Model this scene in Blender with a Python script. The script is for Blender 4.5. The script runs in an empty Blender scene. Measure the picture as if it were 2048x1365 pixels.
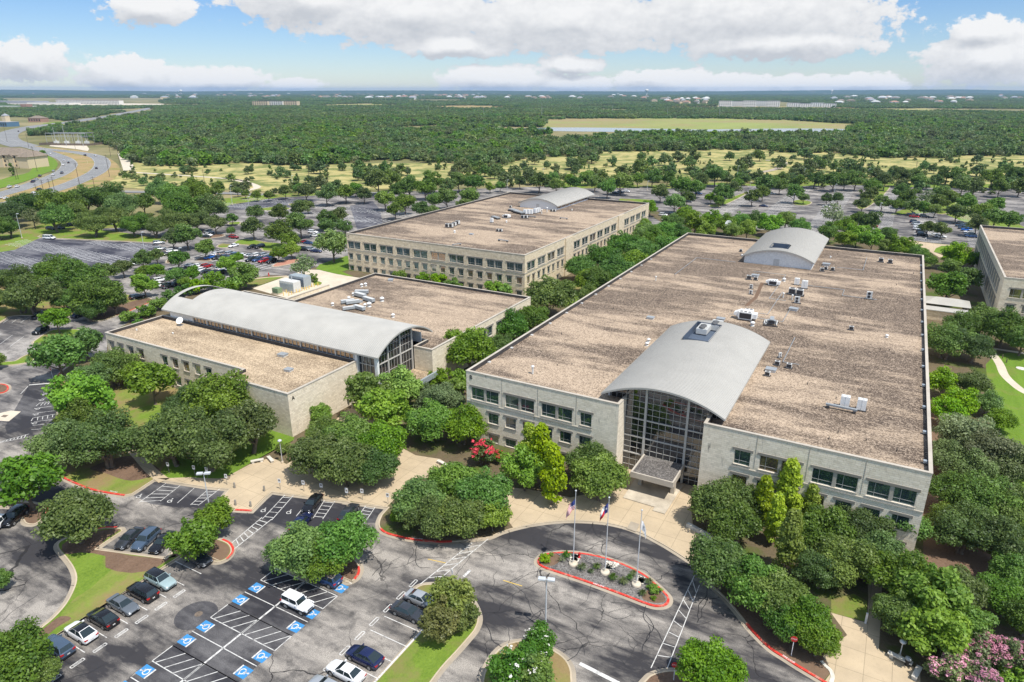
import bpy, bmesh, math, random
import numpy as np
from mathutils import Vector, Matrix, noise as mnoise
R = math.radians
rnd = random.Random(7)
scene = bpy.context.scene
COL = scene.collection
# ------------------------------------------------------------------ survey frame
# The place is laid out in metres, buildings along X and Y.  Points surveyed on the
# photograph are turned into ground (or roof) points once, here.
CAM_H = 63.0; FOC = 1370.0; CX, CY, YH = 1024.0, 682.5, 181.0
PITCH = math.atan((CY - YH) / FOC); YAW = R(29.03)
cp, sp, cw, sw = math.cos(PITCH), math.sin(PITCH), math.cos(YAW), math.sin(YAW)
def ray(x, y):
    u = x - CX; v = CY - y
    fw = FOC * cp + v * sp; up = -FOC * sp + v * cp
    return (u * cw - fw * sw, u * sw + fw * cw, up)
def G(x, y, z=0.0):
    r = ray(x, y); t = (z - CAM_H) / r[2]
    return (r[0] * t, r[1] * t)
def proj(X, Y, Z):
    u = X * cw + Y * sw; fw = -X * sw + Y * cw; up = Z - CAM_H
    c = fw * cp - up * sp; v = fw * sp + up * cp
    return CX + FOC * u / c, CY - FOC * v / c, c
def top_height(base, ytop):
    g = G(*base); d = math.hypot(*g); r = ray(base[0], ytop)
    return CAM_H + r[2] * d / math.hypot(r[0], r[1])
# frames of the enlarged survey sheets (sheet x, y -> photo x, y)
def sheet(x0, y0, kx, ky=None):
    ky = ky or kx
    return lambda *p: (x0 + p[0] * kx, y0 + p[1] * ky)
SA = sheet(0, 850, .37736); SB = sheet(650, 850, .37736); SC = sheet(1300, 850, .3772)
SD = sheet(1040, 960, .20513); SE = sheet(650, 350, .3418); SF = sheet(0, 550, .3418)
SG = sheet(1400, 420, .3516); SJ = sheet(0, 330, .3418); SK = sheet(450, 160, .3906)
SL = sheet(1200, 160, .41406); SN = sheet(0, 560, .2491); SO = sheet(340, 400, .1758)
SP = sheet(0, 190, .15385); SQ = sheet(1700, 380, .16992); S4 = sheet(0, 160, .24414)
SR = sheet(1440, 520, .13187); SS = sheet(870, 400, .15137); ST = sheet(680, 580, .078125)
SU = sheet(500, 540, .10742); SV = sheet(1500, 640, .14652); SW = sheet(1840, 580, .2345)
SX = sheet(1560, 1180, .23828)
def gp(S, pts, z=0.0): return [G(*S(*p), z) for p in pts]
# ------------------------------------------------------------------ object helpers
def tag(o, label=None, cat=None, group=None, kind=None):
    if label: o['label'] = label
    if cat: o['category'] = cat
    if group: o['group'] = group
    if kind: o['kind'] = kind
    return o
def empty(name, loc=(0, 0, 0), rz=0.0, label=None, cat=None, group=None):
    o = bpy.data.objects.new(name, None); COL.objects.link(o)
    o.location = loc; o.rotation_euler = (0, 0, rz); o.empty_display_size = .3
    return tag(o, label, cat, group)
def link(name, me, parent=None, loc=None, rz=None, sc=None):
    o = bpy.data.objects.new(name, me); COL.objects.link(o)
    if parent: o.parent = parent
    if loc: o.location = loc
    if rz is not None: o.rotation_euler = (0, 0, rz)
    if sc is not None: o.scale = sc if hasattr(sc, '__len__') else (sc, sc, sc)
    return o
def copy_tree(o, parent=None):
    c = o.copy(); COL.objects.link(c)
    if parent: c.parent = parent
    for ch in list(o.children): copy_tree(ch, c)
    return c
class MB:
    """collects faces; build() links them as one mesh object"""
    def __init__(s): s.v = []; s.f = []; s.m = []; s.sm = []
    def add(s, vs, fs, m=0, smooth=False):
        b = len(s.v); s.v += [tuple(v) for v in vs]
        for f in fs: s.f.append([b + i for i in f]); s.m.append(m); s.sm.append(smooth)
    def quad(s, a, b, c, d, m=0): s.add([a, b, c, d], [(0, 1, 2, 3)], m)
    def poly(s, pts, z, m=0):
        a = sum(pts[i][0] * pts[(i + 1) % len(pts)][1] - pts[(i + 1) % len(pts)][0] * pts[i][1] for i in range(len(pts)))
        if a < 0: pts = pts[::-1]
        s.add([(p[0], p[1], z) for p in pts], [tuple(range(len(pts)))], m)
    def box(s, x0, x1, y0, y1, z0, z1, m=0, top=None):
        vs = [(x0, y0, z0), (x1, y0, z0), (x1, y1, z0), (x0, y1, z0), (x0, y0, z1), (x1, y0, z1), (x1, y1, z1), (x0, y1, z1)]
        s.add(vs, [(3, 2, 1, 0), (0, 1, 5, 4), (1, 2, 6, 5), (2, 3, 7, 6), (3, 0, 4, 7)], m)
        s.add(vs[4:], [(0, 1, 2, 3)], m if top is None else top)
    def prism(s, pts, z0, z1, m=0, top=None):
        a = sum(pts[i][0] * pts[(i + 1) % len(pts)][1] - pts[(i + 1) % len(pts)][0] * pts[i][1] for i in range(len(pts)))
        if a < 0: pts = pts[::-1]
        n = len(pts)
        s.add([(p[0], p[1], z0) for p in pts] + [(p[0], p[1], z1) for p in pts], [(i, (i + 1) % n, n + (i + 1) % n, n + i) for i in range(n)], m)
        s.poly(pts, z1, m if top is None else top)
    def tube(s, p0, p1, r0, r1=None, n=8, m=0, cap=True, smooth=True):
        r1 = r0 if r1 is None else r1
        p0 = Vector(p0); p1 = Vector(p1); d = (p1 - p0).normalized()
        a = d.orthogonal().normalized(); b = d.cross(a)
        vs = []
        for p, r in ((p0, r0), (p1, r1)):
            for i in range(n):
                t = 2 * math.pi * i / n; vs.append(p + (a * math.cos(t) + b * math.sin(t)) * r)
        s.add(vs, [(i, (i + 1) % n, n + (i + 1) % n, n + i) for i in range(n)], m, smooth)
        if cap: s.add(vs[:n], [tuple(reversed(range(n)))], m); s.add(vs[n:], [tuple(range(n))], m)
    def lathe(s, prof, n=12, m=0, c=(0, 0, 0)):
        vs = []
        for r, z in prof:
            for i in range(n):
                t = 2 * math.pi * i / n; vs.append((c[0] + r * math.cos(t), c[1] + r * math.sin(t), c[2] + z))
        fs = [(k * n + i, k * n + (i + 1) % n, (k + 1) * n + (i + 1) % n, (k + 1) * n + i) for k in range(len(prof) - 1) for i in range(n)]
        s.add(vs, fs, m, True); k = (len(prof) - 1) * n
        s.add(vs[k:], [tuple(range(n))], m)
    def ribbon(s, line, w0, w1, z, m=0, closed=False, z1=None):
        """strip between offsets w0 and w1 (left positive) of a polyline"""
        L = offset(line, w0, closed); Q = offset(line, w1, closed); n = len(line)
        vs = [(p[0], p[1], z) for p in L] + [(p[0], p[1], z if z1 is None else z1) for p in Q]
        fs = []
        for i in range(n if closed else n - 1):
            j = (i + 1) % n
            fs.append((i, j, n + j, n + i) if w1 > w0 else (n + i, n + j, j, i))
        s.add(vs, fs, m)
    def mesh(s, name, mats):
        me = bpy.data.meshes.new(name); me.from_pydata(s.v, [], s.f)
        for m in (mats if isinstance(mats, (list, tuple)) else [mats]): me.materials.append(m)
        me.polygons.foreach_set('material_index', s.m)
        me.polygons.foreach_set('use_smooth', s.sm)
        me.update(); return me
    def build(s, name, mats, parent=None, loc=None, rz=None, kind=None):
        o = link(name, s.mesh(name, mats), parent, loc, rz)
        if kind: o['kind'] = kind
        return o
def offset(line, w, closed=False):
    n = len(line); out = []
    for i in range(n):
        a = Vector(line[i - 1]) if (i > 0 or closed) else None
        b = Vector(line[i]); c = Vector(line[(i + 1) % n]) if (i < n - 1 or closed) else None
        d1 = (b - a).normalized() if a is not None and (b - a).length > 1e-6 else None
        d2 = (c - b).normalized() if c is not None and (c - b).length > 1e-6 else None
        d1 = d1 or d2; d2 = d2 or d1
        n1 = Vector((-d1.y, d1.x)); n2 = Vector((-d2.y, d2.x)); nn = n1 + n2
        if nn.length < .3: nn = n1
        nn.normalize(); k = 1 / max(.5, nn.dot(n1))
        out.append((b.x + nn.x * w * k, b.y + nn.y * w * k))
    return out
def smooth(pts, closed=False, sub=5):
    n = len(pts); out = []
    rng = n if closed else n - 1
    for i in range(rng):
        g = lambda k: Vector(pts[k % n]) if closed else Vector(pts[max(0, min(n - 1, k))])
        p0, p1, p2, p3 = g(i - 1), g(i), g(i + 1), g(i + 2)
        for k in range(sub):
            t = k / sub
            q = .5 * ((2 * p1) + (p2 - p0) * t + (2 * p0 - 5 * p1 + 4 * p2 - p3) * t * t + (3 * p1 - p0 - 3 * p2 + p3) * t ** 3)
            out.append((q.x, q.y))
    if not closed: out.append(tuple(pts[-1]))
    return out
def ccw(p):
    a = sum(p[i][0] * p[(i + 1) % len(p)][1] - p[(i + 1) % len(p)][0] * p[i][1] for i in range(len(p)))
    return p if a > 0 else p[::-1]
def inside(pt, poly):
    x, y = pt; c = False; j = len(poly) - 1
    for i in range(len(poly)):
        xi, yi = poly[i]; xj, yj = poly[j]
        if (yi > y) != (yj > y) and x < (xj - xi) * (y - yi) / (yj - yi) + xi: c = not c
        j = i
    return c
ORD = ['leftmost'] + [x + ' from left' for x in ('second', 'third', 'fourth', 'fifth', 'sixth', 'seventh', 'eighth', 'ninth', 'tenth')]
NUM = ['zero', 'one', 'two', 'three', 'four', 'five', 'six', 'seven', 'eight', 'nine', 'ten']
# ------------------------------------------------------------------ materials
class NT:
    def __init__(s, m):
        m.use_nodes = True; s.t = m.node_tree; s.t.nodes.clear()
    def n(s, ty, props=None, **inp):
        nd = s.t.nodes.new('ShaderNode' + ty)
        for k, v in (props or {}).items(): setattr(nd, k, v)
        for k, v in inp.items():
            key = int(k[1:]) if k[0] == 'i' and k[1:].isdigit() else k.replace('_', ' ')
            sock = nd.inputs[key]
            if isinstance(v, bpy.types.NodeSocket): s.t.links.new(v, sock)
            else: sock.default_value = v
        return nd
    def math(s, op, a, b=0.0, c=0.0, clamp=False): return s.n('Math', {'operation': op, 'use_clamp': clamp}, i0=a, i1=b, i2=c).outputs[0]
    def mix(s, f, a, b, mode='MIX'):
        nd = s.n('Mix', {'data_type': 'RGBA', 'blend_type': mode}); L = s.t.links
        for k, v in ((0, f), (6, a), (7, b)):
            if isinstance(v, bpy.types.NodeSocket): L.new(v, nd.inputs[k])
            else: nd.inputs[k].default_value = v if k == 0 else (*v[:3], 1)
        return nd.outputs[2]
    def ramp(s, f, a, b): return s.n('MapRange', {'clamp': True}, Value=f, From_Min=a, From_Max=b).outputs[0]
    def noise(s, vec, scale, detail=3.0, rough=.55): return s.n('TexNoise', None, Vector=vec, Scale=scale, Detail=detail, Roughness=rough).outputs['Fac']
    def pos(s): return s.n('NewGeometry').outputs['Position']
    def scaled(s, v, k, rz=0.0): return s.n('Mapping', None, Vector=v, Scale=k, Rotation=(0, 0, rz)).outputs[0]
    def out(s, col, rough=.8, metal=0.0, spec=.3, height=None, dist=.05, strength=.6, coat=0.0):
        p = s.n('BsdfPrincipled', None, Roughness=rough, Metallic=metal, Coat_Weight=coat)
        p.inputs['Specular IOR Level'].default_value = spec
        if isinstance(col, bpy.types.NodeSocket): s.t.links.new(col, p.inputs['Base Color'])
        else: p.inputs['Base Color'].default_value = (*col[:3], 1)
        if height is not None:
            b = s.n('Bump', None, Height=height, Distance=dist, Strength=strength); s.t.links.new(b.outputs[0], p.inputs['Normal'])
        o = s.n('OutputMaterial'); s.t.links.new(p.outputs[0], o.inputs[0]); return p
def newmat(name):
    m = bpy.data.materials.new(name); return m, NT(m)
def plain(name, c, rough=.6, metal=0.0, spec=.4, vary=.12, scale=3.0, coat=0.0):
    m, t = newmat(name)
    f = t.noise(t.n('TexCoord').outputs['Object'], scale, 4)
    k = t.ramp(f, .3, .7)
    t.out(t.mix(k, tuple(x * (1 - vary) for x in c), tuple(min(1, x * (1 + vary)) for x in c)), rough, metal, spec, coat=coat); return m
M = {}
def mat_asphalt(name, dark, light, lo=.38, hi=.62, crack=True, s=1.0, bias=0.0):
    m, t = newmat(name); P = t.pos()
    st = t.noise(t.scaled(P, (.05 * s, .42 * s, 1), R(-62)), 1.0, 7, .62)
    big = t.noise(t.scaled(P, (.6, 1.25, 1), R(-62)), .085 * s, 7, .64)
    f = t.math('ADD', t.math('MULTIPLY', st, .32), t.math('MULTIPLY', big, .68))
    f = t.ramp(t.math('ADD', f, bias), lo, hi)
    fine = t.noise(P, 9.0, 3, .7)
    f2 = t.math('MULTIPLY', f, t.ramp(fine, .15, .62))
    c = t.mix(f2, dark, light)
    blot = t.ramp(t.noise(P, .42, 6, .68), .50, .66)
    c = t.mix(t.math('MULTIPLY', blot, .62), c, tuple(x * .8 for x in dark))
    if crack:
        w = t.n('TexNoise', None, Vector=P, Scale=.22, Detail=4.0)
        off = t.n('VectorMath', {'operation': 'MULTIPLY_ADD'}, i0=w.outputs['Color'], i1=(4, 4, 0), i2=P).outputs[0]
        e = t.n('TexVoronoi', {'feature': 'DISTANCE_TO_EDGE'}, Vector=t.scaled(off, (1, 1, 0)), Scale=.115).outputs['Distance']
        on = t.ramp(t.noise(P, .05, 2), .47, .55)
        k = t.math('MULTIPLY', t.math('LESS_THAN', e, .0055), on)
        c = t.mix(t.math('MULTIPLY', k, .85), c, (.018, .017, .018))
    t.out(c, .9, 0, .25, fine, .02, .4); return m
def mat_grass(name, a, b, dry, dlo, dhi, s=1.0):
    m, t = newmat(name); P = t.pos()
    f = t.noise(P, 3.0 * s, 5, .7); d = t.ramp(t.noise(P, .11 * s, 5, .65), dlo, dhi)
    st = t.ramp(t.noise(t.scaled(P, (.9, .12, 1), R(20)), .5 * s, 3), .35, .65)
    c = t.mix(t.ramp(f, .3, .7), a, b); c = t.mix(t.math('MULTIPLY', st, .35), c, tuple(x * 1.35 for x in b))
    c = t.mix(d, c, t.mix(f, dry, tuple(x * .6 for x in dry)))
    t.out(c, .95, 0, .1, f, .12, .8); return m
def mat_stone(name, a, b, stain=.5):
    m, t = newmat(name); P = t.pos(); g = t.n('NewGeometry')
    n = t.n('SeparateXYZ', None, Vector=g.outputs['Normal']); p = t.n('SeparateXYZ', None, Vector=P)
    u = t.math('ADD', t.math('MULTIPLY', p.outputs[0], t.math('ABSOLUTE', n.outputs[1])), t.math('MULTIPLY', p.outputs[1], t.math('ABSOLUTE', n.outputs[0])))
    w = t.n('CombineXYZ', None, X=u, Y=p.outputs[2]).outputs[0]
    br = t.n('TexBrick', {'offset': .43, 'squash': 1.6, 'squash_frequency': 3}, Vector=w, Color1=(0, 0, 0, 1), Color2=(1, 1, 1, 1), Mortar=(.42, .42, .42, 1), Scale=1.0, Mortar_Size=.018, Mortar_Smooth=.3, Bias=0.0, Brick_Width=.78, Row_Height=.33)
    cell = br.outputs['Color']
    nz = t.noise(w, 1.1, 5, .65); n2 = t.noise(w, 6.0, 3)
    f = t.math('ADD', t.math('MULTIPLY', t.n('SeparateColor', None, Color=cell).outputs[0], .7), t.math('MULTIPLY', n2, .3))
    c = t.mix(f, b, a); c = t.mix(t.math('MULTIPLY', t.ramp(nz, .5, .75), .6), c, tuple(x * .72 for x in b))
    c = t.mix(t.math('MULTIPLY', br.outputs['Fac'], .4), c, tuple(x * .5 for x in b))
    sn = t.noise(t.scaled(w, (1.1, .16, 1)), 1.0, 5, .7)
    c = t.mix(t.math('MULTIPLY', t.ramp(sn, .6, .74), stain), c, (.07, .066, .06))
    h = t.math('SUBTRACT', t.math('MULTIPLY', n2, .5), br.outputs['Fac'])
    t.out(c, .88, 0, .25, h, .03, .8); return m
def mat_gravel(name, dark, light, lo=.455, hi=.565):
    m, t = newmat(name); P = t.pos()
    st = t.noise(t.scaled(P, (.045, .21, 1), R(-12)), 1.0, 8, .6); big = t.noise(t.scaled(P, (.7, 1.3, 1), R(-12)), .034, 7, .6)
    f = t.ramp(t.math('ADD', t.math('MULTIPLY', st, .45), t.math('MULTIPLY', big, .55)), lo, hi)
    v = t.n('TexVoronoi', {'feature': 'F1'}, Vector=P, Scale=6.0); g = t.n('SeparateColor', None, Color=v.outputs['Color']).outputs[0]
    n2 = t.noise(P, 2.1, 4, .75)
    g2 = t.math('ADD', t.math('MULTIPLY', g, .65), t.math('MULTIPLY', n2, .35))
    bl = t.noise(P, .22, 6, .7); f = t.math('MULTIPLY_ADD', t.math('SUBTRACT', bl, .5), 1.3, f, True)
    c = t.mix(f, dark, light)
    c = t.mix(t.math('MULTIPLY', t.ramp(g2, .60, .72), .45), c, tuple(min(1, x * 1.25 + .06) for x in light))
    c = t.mix(t.math('MULTIPLY', t.ramp(g2, .44, .30), .55), c, tuple(x * .42 for x in dark))
    t.out(c, .95, 0, .2, g2, .04, .3); return m
def mat_concrete(name, a, b, joint=3.0, rz=0.0, jw=.035, jcol=.55):
    m, t = newmat(name); P = t.pos()
    c = t.mix(t.ramp(t.noise(P, .22, 6, .65), .38, .64), a, b)
    c = t.mix(t.math('MULTIPLY', t.ramp(t.noise(P, 2.2, 5, .7), .5, .75), .3), c, tuple(x * .75 for x in b))
    if joint:
        br = t.n('TexBrick', {'offset': 0.0}, Vector=t.scaled(P, (1, 1, 0), rz), Color1=(0, 0, 0, 1), Color2=(1, 1, 1, 1), Mortar=(0, 0, 0, 1), Scale=1.0, Mortar_Size=jw, Brick_Width=joint, Row_Height=joint * 1.25)
        c = t.mix(t.math('MULTIPLY', t.n('SeparateColor', None, Color=br.outputs['Color']).outputs[0], .14), c, tuple(x * .7 for x in b))
        c = t.mix(t.math('MULTIPLY', br.outputs['Fac'], jcol), c, tuple(x * .35 for x in b))
    t.out(c, .88, 0, .3); return m
def mat_leaf(name, a, b, hue=.05, tr=.3, flower=None):
    m, t = newmat(name)
    g = t.n('NewGeometry'); oi = t.n('ObjectInfo')
    tn = t.n('Attribute', {'attribute_name': 'tint'}).outputs['Fac']
    c = t.mix(t.math('ADD', t.math('MULTIPLY', g.outputs['Random Per Island'], .45), t.math('MULTIPLY', tn, .55)), a, b)
    hs = t.n('HueSaturation', None, Color=c, Hue=t.math('ADD', .5 - hue * .2, t.math('MULTIPLY', oi.outputs['Random'], hue)),
             Value=t.math('ADD', .70, t.math('MULTIPLY', t.math('FRACT', t.math('MULTIPLY', oi.outputs['Random'], 7.31)), .62)), Saturation=t.math('ADD', .86, t.math('MULTIPLY', t.math('FRACT', t.math('MULTIPLY', oi.outputs['Random'], 3.77)), .28)))
    p = t.n('BsdfPrincipled', None, Base_Color=hs.outputs[0], Roughness=.5); p.inputs['Specular IOR Level'].default_value = .35
    q = t.n('BsdfTranslucent', None, Color=t.mix(.5, hs.outputs[0], tuple(min(1, x * 1.8) for x in b)))
    mx = t.n('MixShader', None, i0=tr, i1=p.outputs[0], i2=q.outputs[0]); o = t.n('OutputMaterial'); t.t.links.new(mx.outputs[0], o.inputs[0]); return m
M['asphalt'] = mat_asphalt('weathered asphalt', (.040, .038, .041), (.43, .39, .34), .445, .585)
M['asphalt_dark'] = mat_asphalt('sealed asphalt', (.034, .033, .038), (.24, .23, .225), .46, .66, False)
M['asphalt_lot'] = mat_asphalt('car park asphalt', (.070, .066, .068), (.44, .405, .365), .43, .595, False)
M['asphalt_blue'] = mat_asphalt('dark car park asphalt', (.04, .04, .055), (.25, .245, .255), .43, .62, False)
M['road'] = mat_asphalt('highway asphalt', (.19, .19, .19), (.30, .30, .29), .35, .65, False, .5)
M['lawn'] = mat_grass('mown lawn', (.09, .155, .02), (.17, .245, .035), (.27, .23, .09), .47, .62)
M['lawn_dry'] = mat_grass('dry lawn', (.12, .17, .03), (.20, .24, .05), (.32, .235, .11), .40, .56)
M['lawn_green'] = mat_grass('watered lawn', (.085, .165, .018), (.145, .225, .03), (.24, .24, .07), .55, .75)
M['mulch'] = mat_grass('bark mulch', (.10, .062, .042), (.19, .125, .085), (.24, .16, .105), .5, .66)
M['meadow'] = mat_grass('dry meadow', (.33, .285, .115), (.42, .365, .155), (.20, .235, .075), .44, .58, .45)
M['verge'] = mat_grass('brown verge', (.27, .19, .09), (.34, .25, .12), (.22, .25, .06), .5, .65, .5)
M['field'] = mat_grass('grazed field', (.19, .225, .07), (.26, .285, .09), (.36, .29, .14), .47, .60, .022)
M['ground'] = mat_grass('wooded ground', (.11, .115, .045), (.17, .16, .07), (.34, .29, .15), .46, .58, .05)
M['campus'] = mat_grass('mulch and grass ground', (.09, .075, .045), (.15, .115, .07), (.10, .14, .03), .5, .62)  # brown mulch broken by green grassy patches
M['concrete'] = mat_concrete('tan concrete paving', (.53, .42, .28), (.44, .35, .235), 2.9, R(0))
M['kerb'] = mat_concrete('kerb concrete', (.52, .43, .31), (.43, .36, .26), 0)
M['gutter'] = mat_concrete('gutter concrete', (.40, .34, .26), (.31, .265, .205), 0)
M['path'] = mat_concrete('pale gravel path', (.60, .53, .42), (.52, .45, .35), 0)
m, t = newmat('worn red kerb paint'); P = t.pos(); t.out(t.mix(t.math('MULTIPLY', t.ramp(t.noise(P, 1.1, 6, .75), .50, .64), .7), (.58, .045, .03), (.45, .30, .22)), .8); M['red'] = m
m, t = newmat('worn white road paint'); P = t.pos(); t.out(t.mix(t.math('MULTIPLY', t.ramp(t.noise(P, 1.6, 6, .75), .50, .62), .75), (.62, .61, .58), (.19, .18, .18)), .8); M['white'] = m
M['white_far'] = plain('white stall paint', (.78, .78, .76), .8, vary=.2, scale=.2)
M['yellow'] = plain('yellow road paint', (.62, .42, .09), .7)
m, t = newmat('worn blue road paint'); P = t.pos(); t.out(t.mix(t.math('MULTIPLY', t.ramp(t.noise(P, 2.0, 6, .75), .52, .64), .7), (.04, .23, .50), (.16, .18, .22)), .8); M['blue'] = m
M['stone_b'] = mat_stone('pale grey limestone', (.92, .83, .68), (.72, .64, .50), .8)
M['stone_a'] = mat_stone('cream limestone', (.90, .80, .63), (.68, .58, .43), .35)
M['stone_c'] = mat_stone('buff limestone', (.86, .73, .54), (.62, .50, .34), .45)
M['coping'] = mat_concrete('stone coping', (.50, .45, .38), (.40, .36, .30), 0)
M['lintel'] = mat_concrete('grey lintel stone', (.27, .25, .215), (.22, .20, .17), 0)
M['flashing'] = plain('dark roof flashing', (.055, .05, .048), .8, vary=.3, scale=.8)
M['gravel'] = mat_gravel('ballast gravel', (.118, .088, .066), (.42, .322, .230), .465, .56)
M['gravel_a'] = mat_gravel('tan ballast gravel', (.25, .185, .12), (.53, .41, .275), .42, .56)
M['gravel_d'] = mat_gravel('grey ballast gravel', (.115, .105, .098), (.20, .185, .17))
M['metal_roof'] = plain('standing seam roof', (.40, .388, .355), .55, .0, .35, .08, .25)
M['seam'] = plain('roof seam', (.26, .252, .232), .55, .0)
M['trim'] = plain('pale trim', (.55, .55, .53), .5)
M['stucco'] = plain('pale grey stucco', (.76, .76, .74), .8)
M['frame'] = plain('window frame paint', (.40, .39, .36), .5)
M['mullion'] = plain('curtain wall aluminium', (.48, .46, .42), .5, .0)
m, t = newmat('dark window glass'); r0 = t.n('ObjectInfo').outputs['Random']; t.out(t.mix(t.math('GREATER_THAN', r0, .84), t.mix(t.math('GREATER_THAN', r0, .70), t.mix(t.math('FRACT', t.math('MULTIPLY', r0, 9.7)), (.05, .10, .115), (.14, .20, .215)), (.30, .23, .18)), (.34, .36, .36)), .04, .72, .8); M['glass'] = m
m, t = newmat('mirror curtain wall glass'); t.out((.11, .115, .125), .03, .9, .8); M['glass_m'] = m
m, t = newmat('clerestory glass'); t.out((.34, .29, .24), .05, .9, .8); M['glass_c'] = m
M['black'] = plain('black metal', (.02, .02, .022), .5)
M['grey'] = plain('grey metal', (.33, .35, .36), .5, .2)
M['duct'] = plain('galvanised duct', (.40, .45, .48), .45, .35)
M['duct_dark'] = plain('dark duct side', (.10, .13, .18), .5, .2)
M['unit'] = plain('pale unit casing', (.60, .60, .575), .5)
M['unit_w'] = plain('white unit casing', (.78, .78, .76), .45)
M['grille'] = plain('dark coil grille', (.035, .033, .035), .6)
M['fan'] = plain('fan grille', (.10, .10, .10), .6)
M['bark'] = plain('tree bark', (.16, .125, .095), .95, vary=.35, scale=2.0)
M['pole'] = plain('pale pole paint', (.60, .62, .64), .4, .2)
M['wood_pole'] = plain('dark timber pole', (.075, .055, .045), .9)
M['steel'] = plain('galvanised steel', (.45, .46, .47), .5, .3)
M['yellow_post'] = plain('yellow post paint', (.72, .50, .10), .5)
M['tgreen'] = plain('transformer green', (.20, .27, .15), .5)
M['brick'] = plain('red brick paving', (.42, .20, .14), .85, vary=.2, scale=4)
M['sign_red'] = plain('sign red', (.55, .03, .03), .4)
M['sign_white'] = plain('sign white', (.8, .8, .8), .4)
M['sign_blue'] = plain('flag blue', (.03, .05, .22), .7)
M['flag_red'] = plain('flag red', (.50, .02, .035), .7)
M['flag_white'] = plain('flag white', (.75, .75, .75), .7)
M['rubber'] = plain('tyre rubber', (.018, .018, .018), .8)
M['rim'] = plain('alloy rim', (.35, .36, .37), .35, .6)
m, t = newmat('car glass'); t.out((.05, .07, .075), .03, .6, .9); M['cglass'] = m
M['tail'] = plain('tail lamp red', (.42, .012, .012), .25)
M['lamp'] = plain('headlamp glass', (.62, .64, .66), .15, .2)
def paint(n, c, metal=.35): 
    M['car_' + n] = plain('car paint ' + n, c, .26, metal, .5, .02, 1.0, coat=.6)
paint('black', (.012, .012, .015)); paint('charcoal', (.05, .055, .065)); paint('grey', (.15, .17, .19)); paint('silver', (.42, .44, .46)); paint('white', (.80, .80, .80), 0)
paint('navy', (.014, .022, .085)); paint('blue', (.03, .075, .20)); paint('bright blue', (.02, .16, .62)); paint('red', (.42, .012, .016)); paint('teal', (.32, .42, .43), .1); paint('tan', (.36, .31, .26)); paint('steel', (.08, .12, .18))
M['oak'] = mat_leaf('oak leaves', (0.052, 0.09, 0.018), (0.18, 0.245, 0.048), 0.05)
M['oak_mid'] = mat_leaf('elm leaves', (0.058, 0.112, 0.017), (0.198, 0.29, 0.044), 0.05)
M['bright'] = mat_leaf('bright leaves', (0.1, 0.185, 0.014), (0.255, 0.365, 0.033), 0.04)
M['lime'] = mat_leaf('yellow green leaves', (0.17, 0.255, 0.015), (0.33, 0.41, 0.03), 0.012)
M['olive'] = mat_leaf('grey green leaves', (0.095, 0.125, 0.045), (0.245, 0.285, 0.12))
M['bronze'] = mat_leaf('bronze leaves', (.10, .125, .028), (.25, .26, .06))
M['wood'] = mat_leaf('woodland leaves', (0.056, 0.088, 0.026), (0.19, 0.245, 0.068), 0.07)
M['f_red'] = mat_leaf('red blossom', (.52, .03, .055), (.72, .09, .12), .02)
M['f_pink'] = mat_leaf('pink blossom', (.62, .20, .34), (.75, .36, .48), .02)
M['f_white'] = mat_leaf('white blossom', (.60, .58, .52), (.78, .75, .70), .01)
M['bare'] = plain('bare twigs', (.26, .22, .18), .9)
M['rock'] = plain('white flagstone', (.62, .58, .50), .9, vary=.25, scale=1.5)
M['water'] = None
m, t = newmat('lake water'); P = t.pos(); t.out((.20, .26, .29), .12, 0, .6, t.noise(P, .4, 4), .1, .15); M['water'] = m
M['tile'] = plain('brown roof shingle', (.21, .17, .13), .9, vary=.2, scale=.5)
M['cream'] = plain('cream render', (.62, .50, .33), .9)
M['offwhite'] = plain('off white render', (.66, .64, .58), .9)
M['pinkroof'] = plain('reddish roof', (.38, .22, .16), .9)
M['greyroof'] = plain('grey roof', (.30, .31, .33), .8)
M['bluewall'] = plain('blue wall', (.09, .17, .26), .7)
M['far_glass'] = plain('dark far window', (.04, .045, .05), .3)  # even near-black tone for the distant panes
# ================================================================== GROUND
def sheet_obj(name, pts, z, mat):
    b = MB(); b.poly(pts, z); return b.build(name, M[mat], kind='structure')
b = MB(); r_ = 32000
b.quad((-r_, -r_, -.5), (r_, -r_, -.5), (r_, r_, -.5), (-r_, r_, -.5)); b.build('ground', M['ground'], kind='structure')
pxy = lambda pts, z=0.0: [G(x, y, z) for x, y in pts]
# dry meadow beyond the campus
MEADOW = [(180, 360), (215, 372), (300, 379), (450, 379), (560, 384), (640, 386), (760, 378), (900, 368), (1050, 368), (1180, 366), (1300, 360), (1430, 358), (1560, 368), (1700, 370), (1850, 382), (2300, 392),
          (2300, 300), (1900, 310), (1750, 311), (1600, 300), (1480, 297), (1350, 299), (1200, 302), (1060, 316), (1000, 327), (800, 326), (640, 326), (450, 326), (350, 328), (268, 326), (255, 338), (235, 345)]
sheet_obj('meadow', pxy(MEADOW), -.30, 'meadow')
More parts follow.
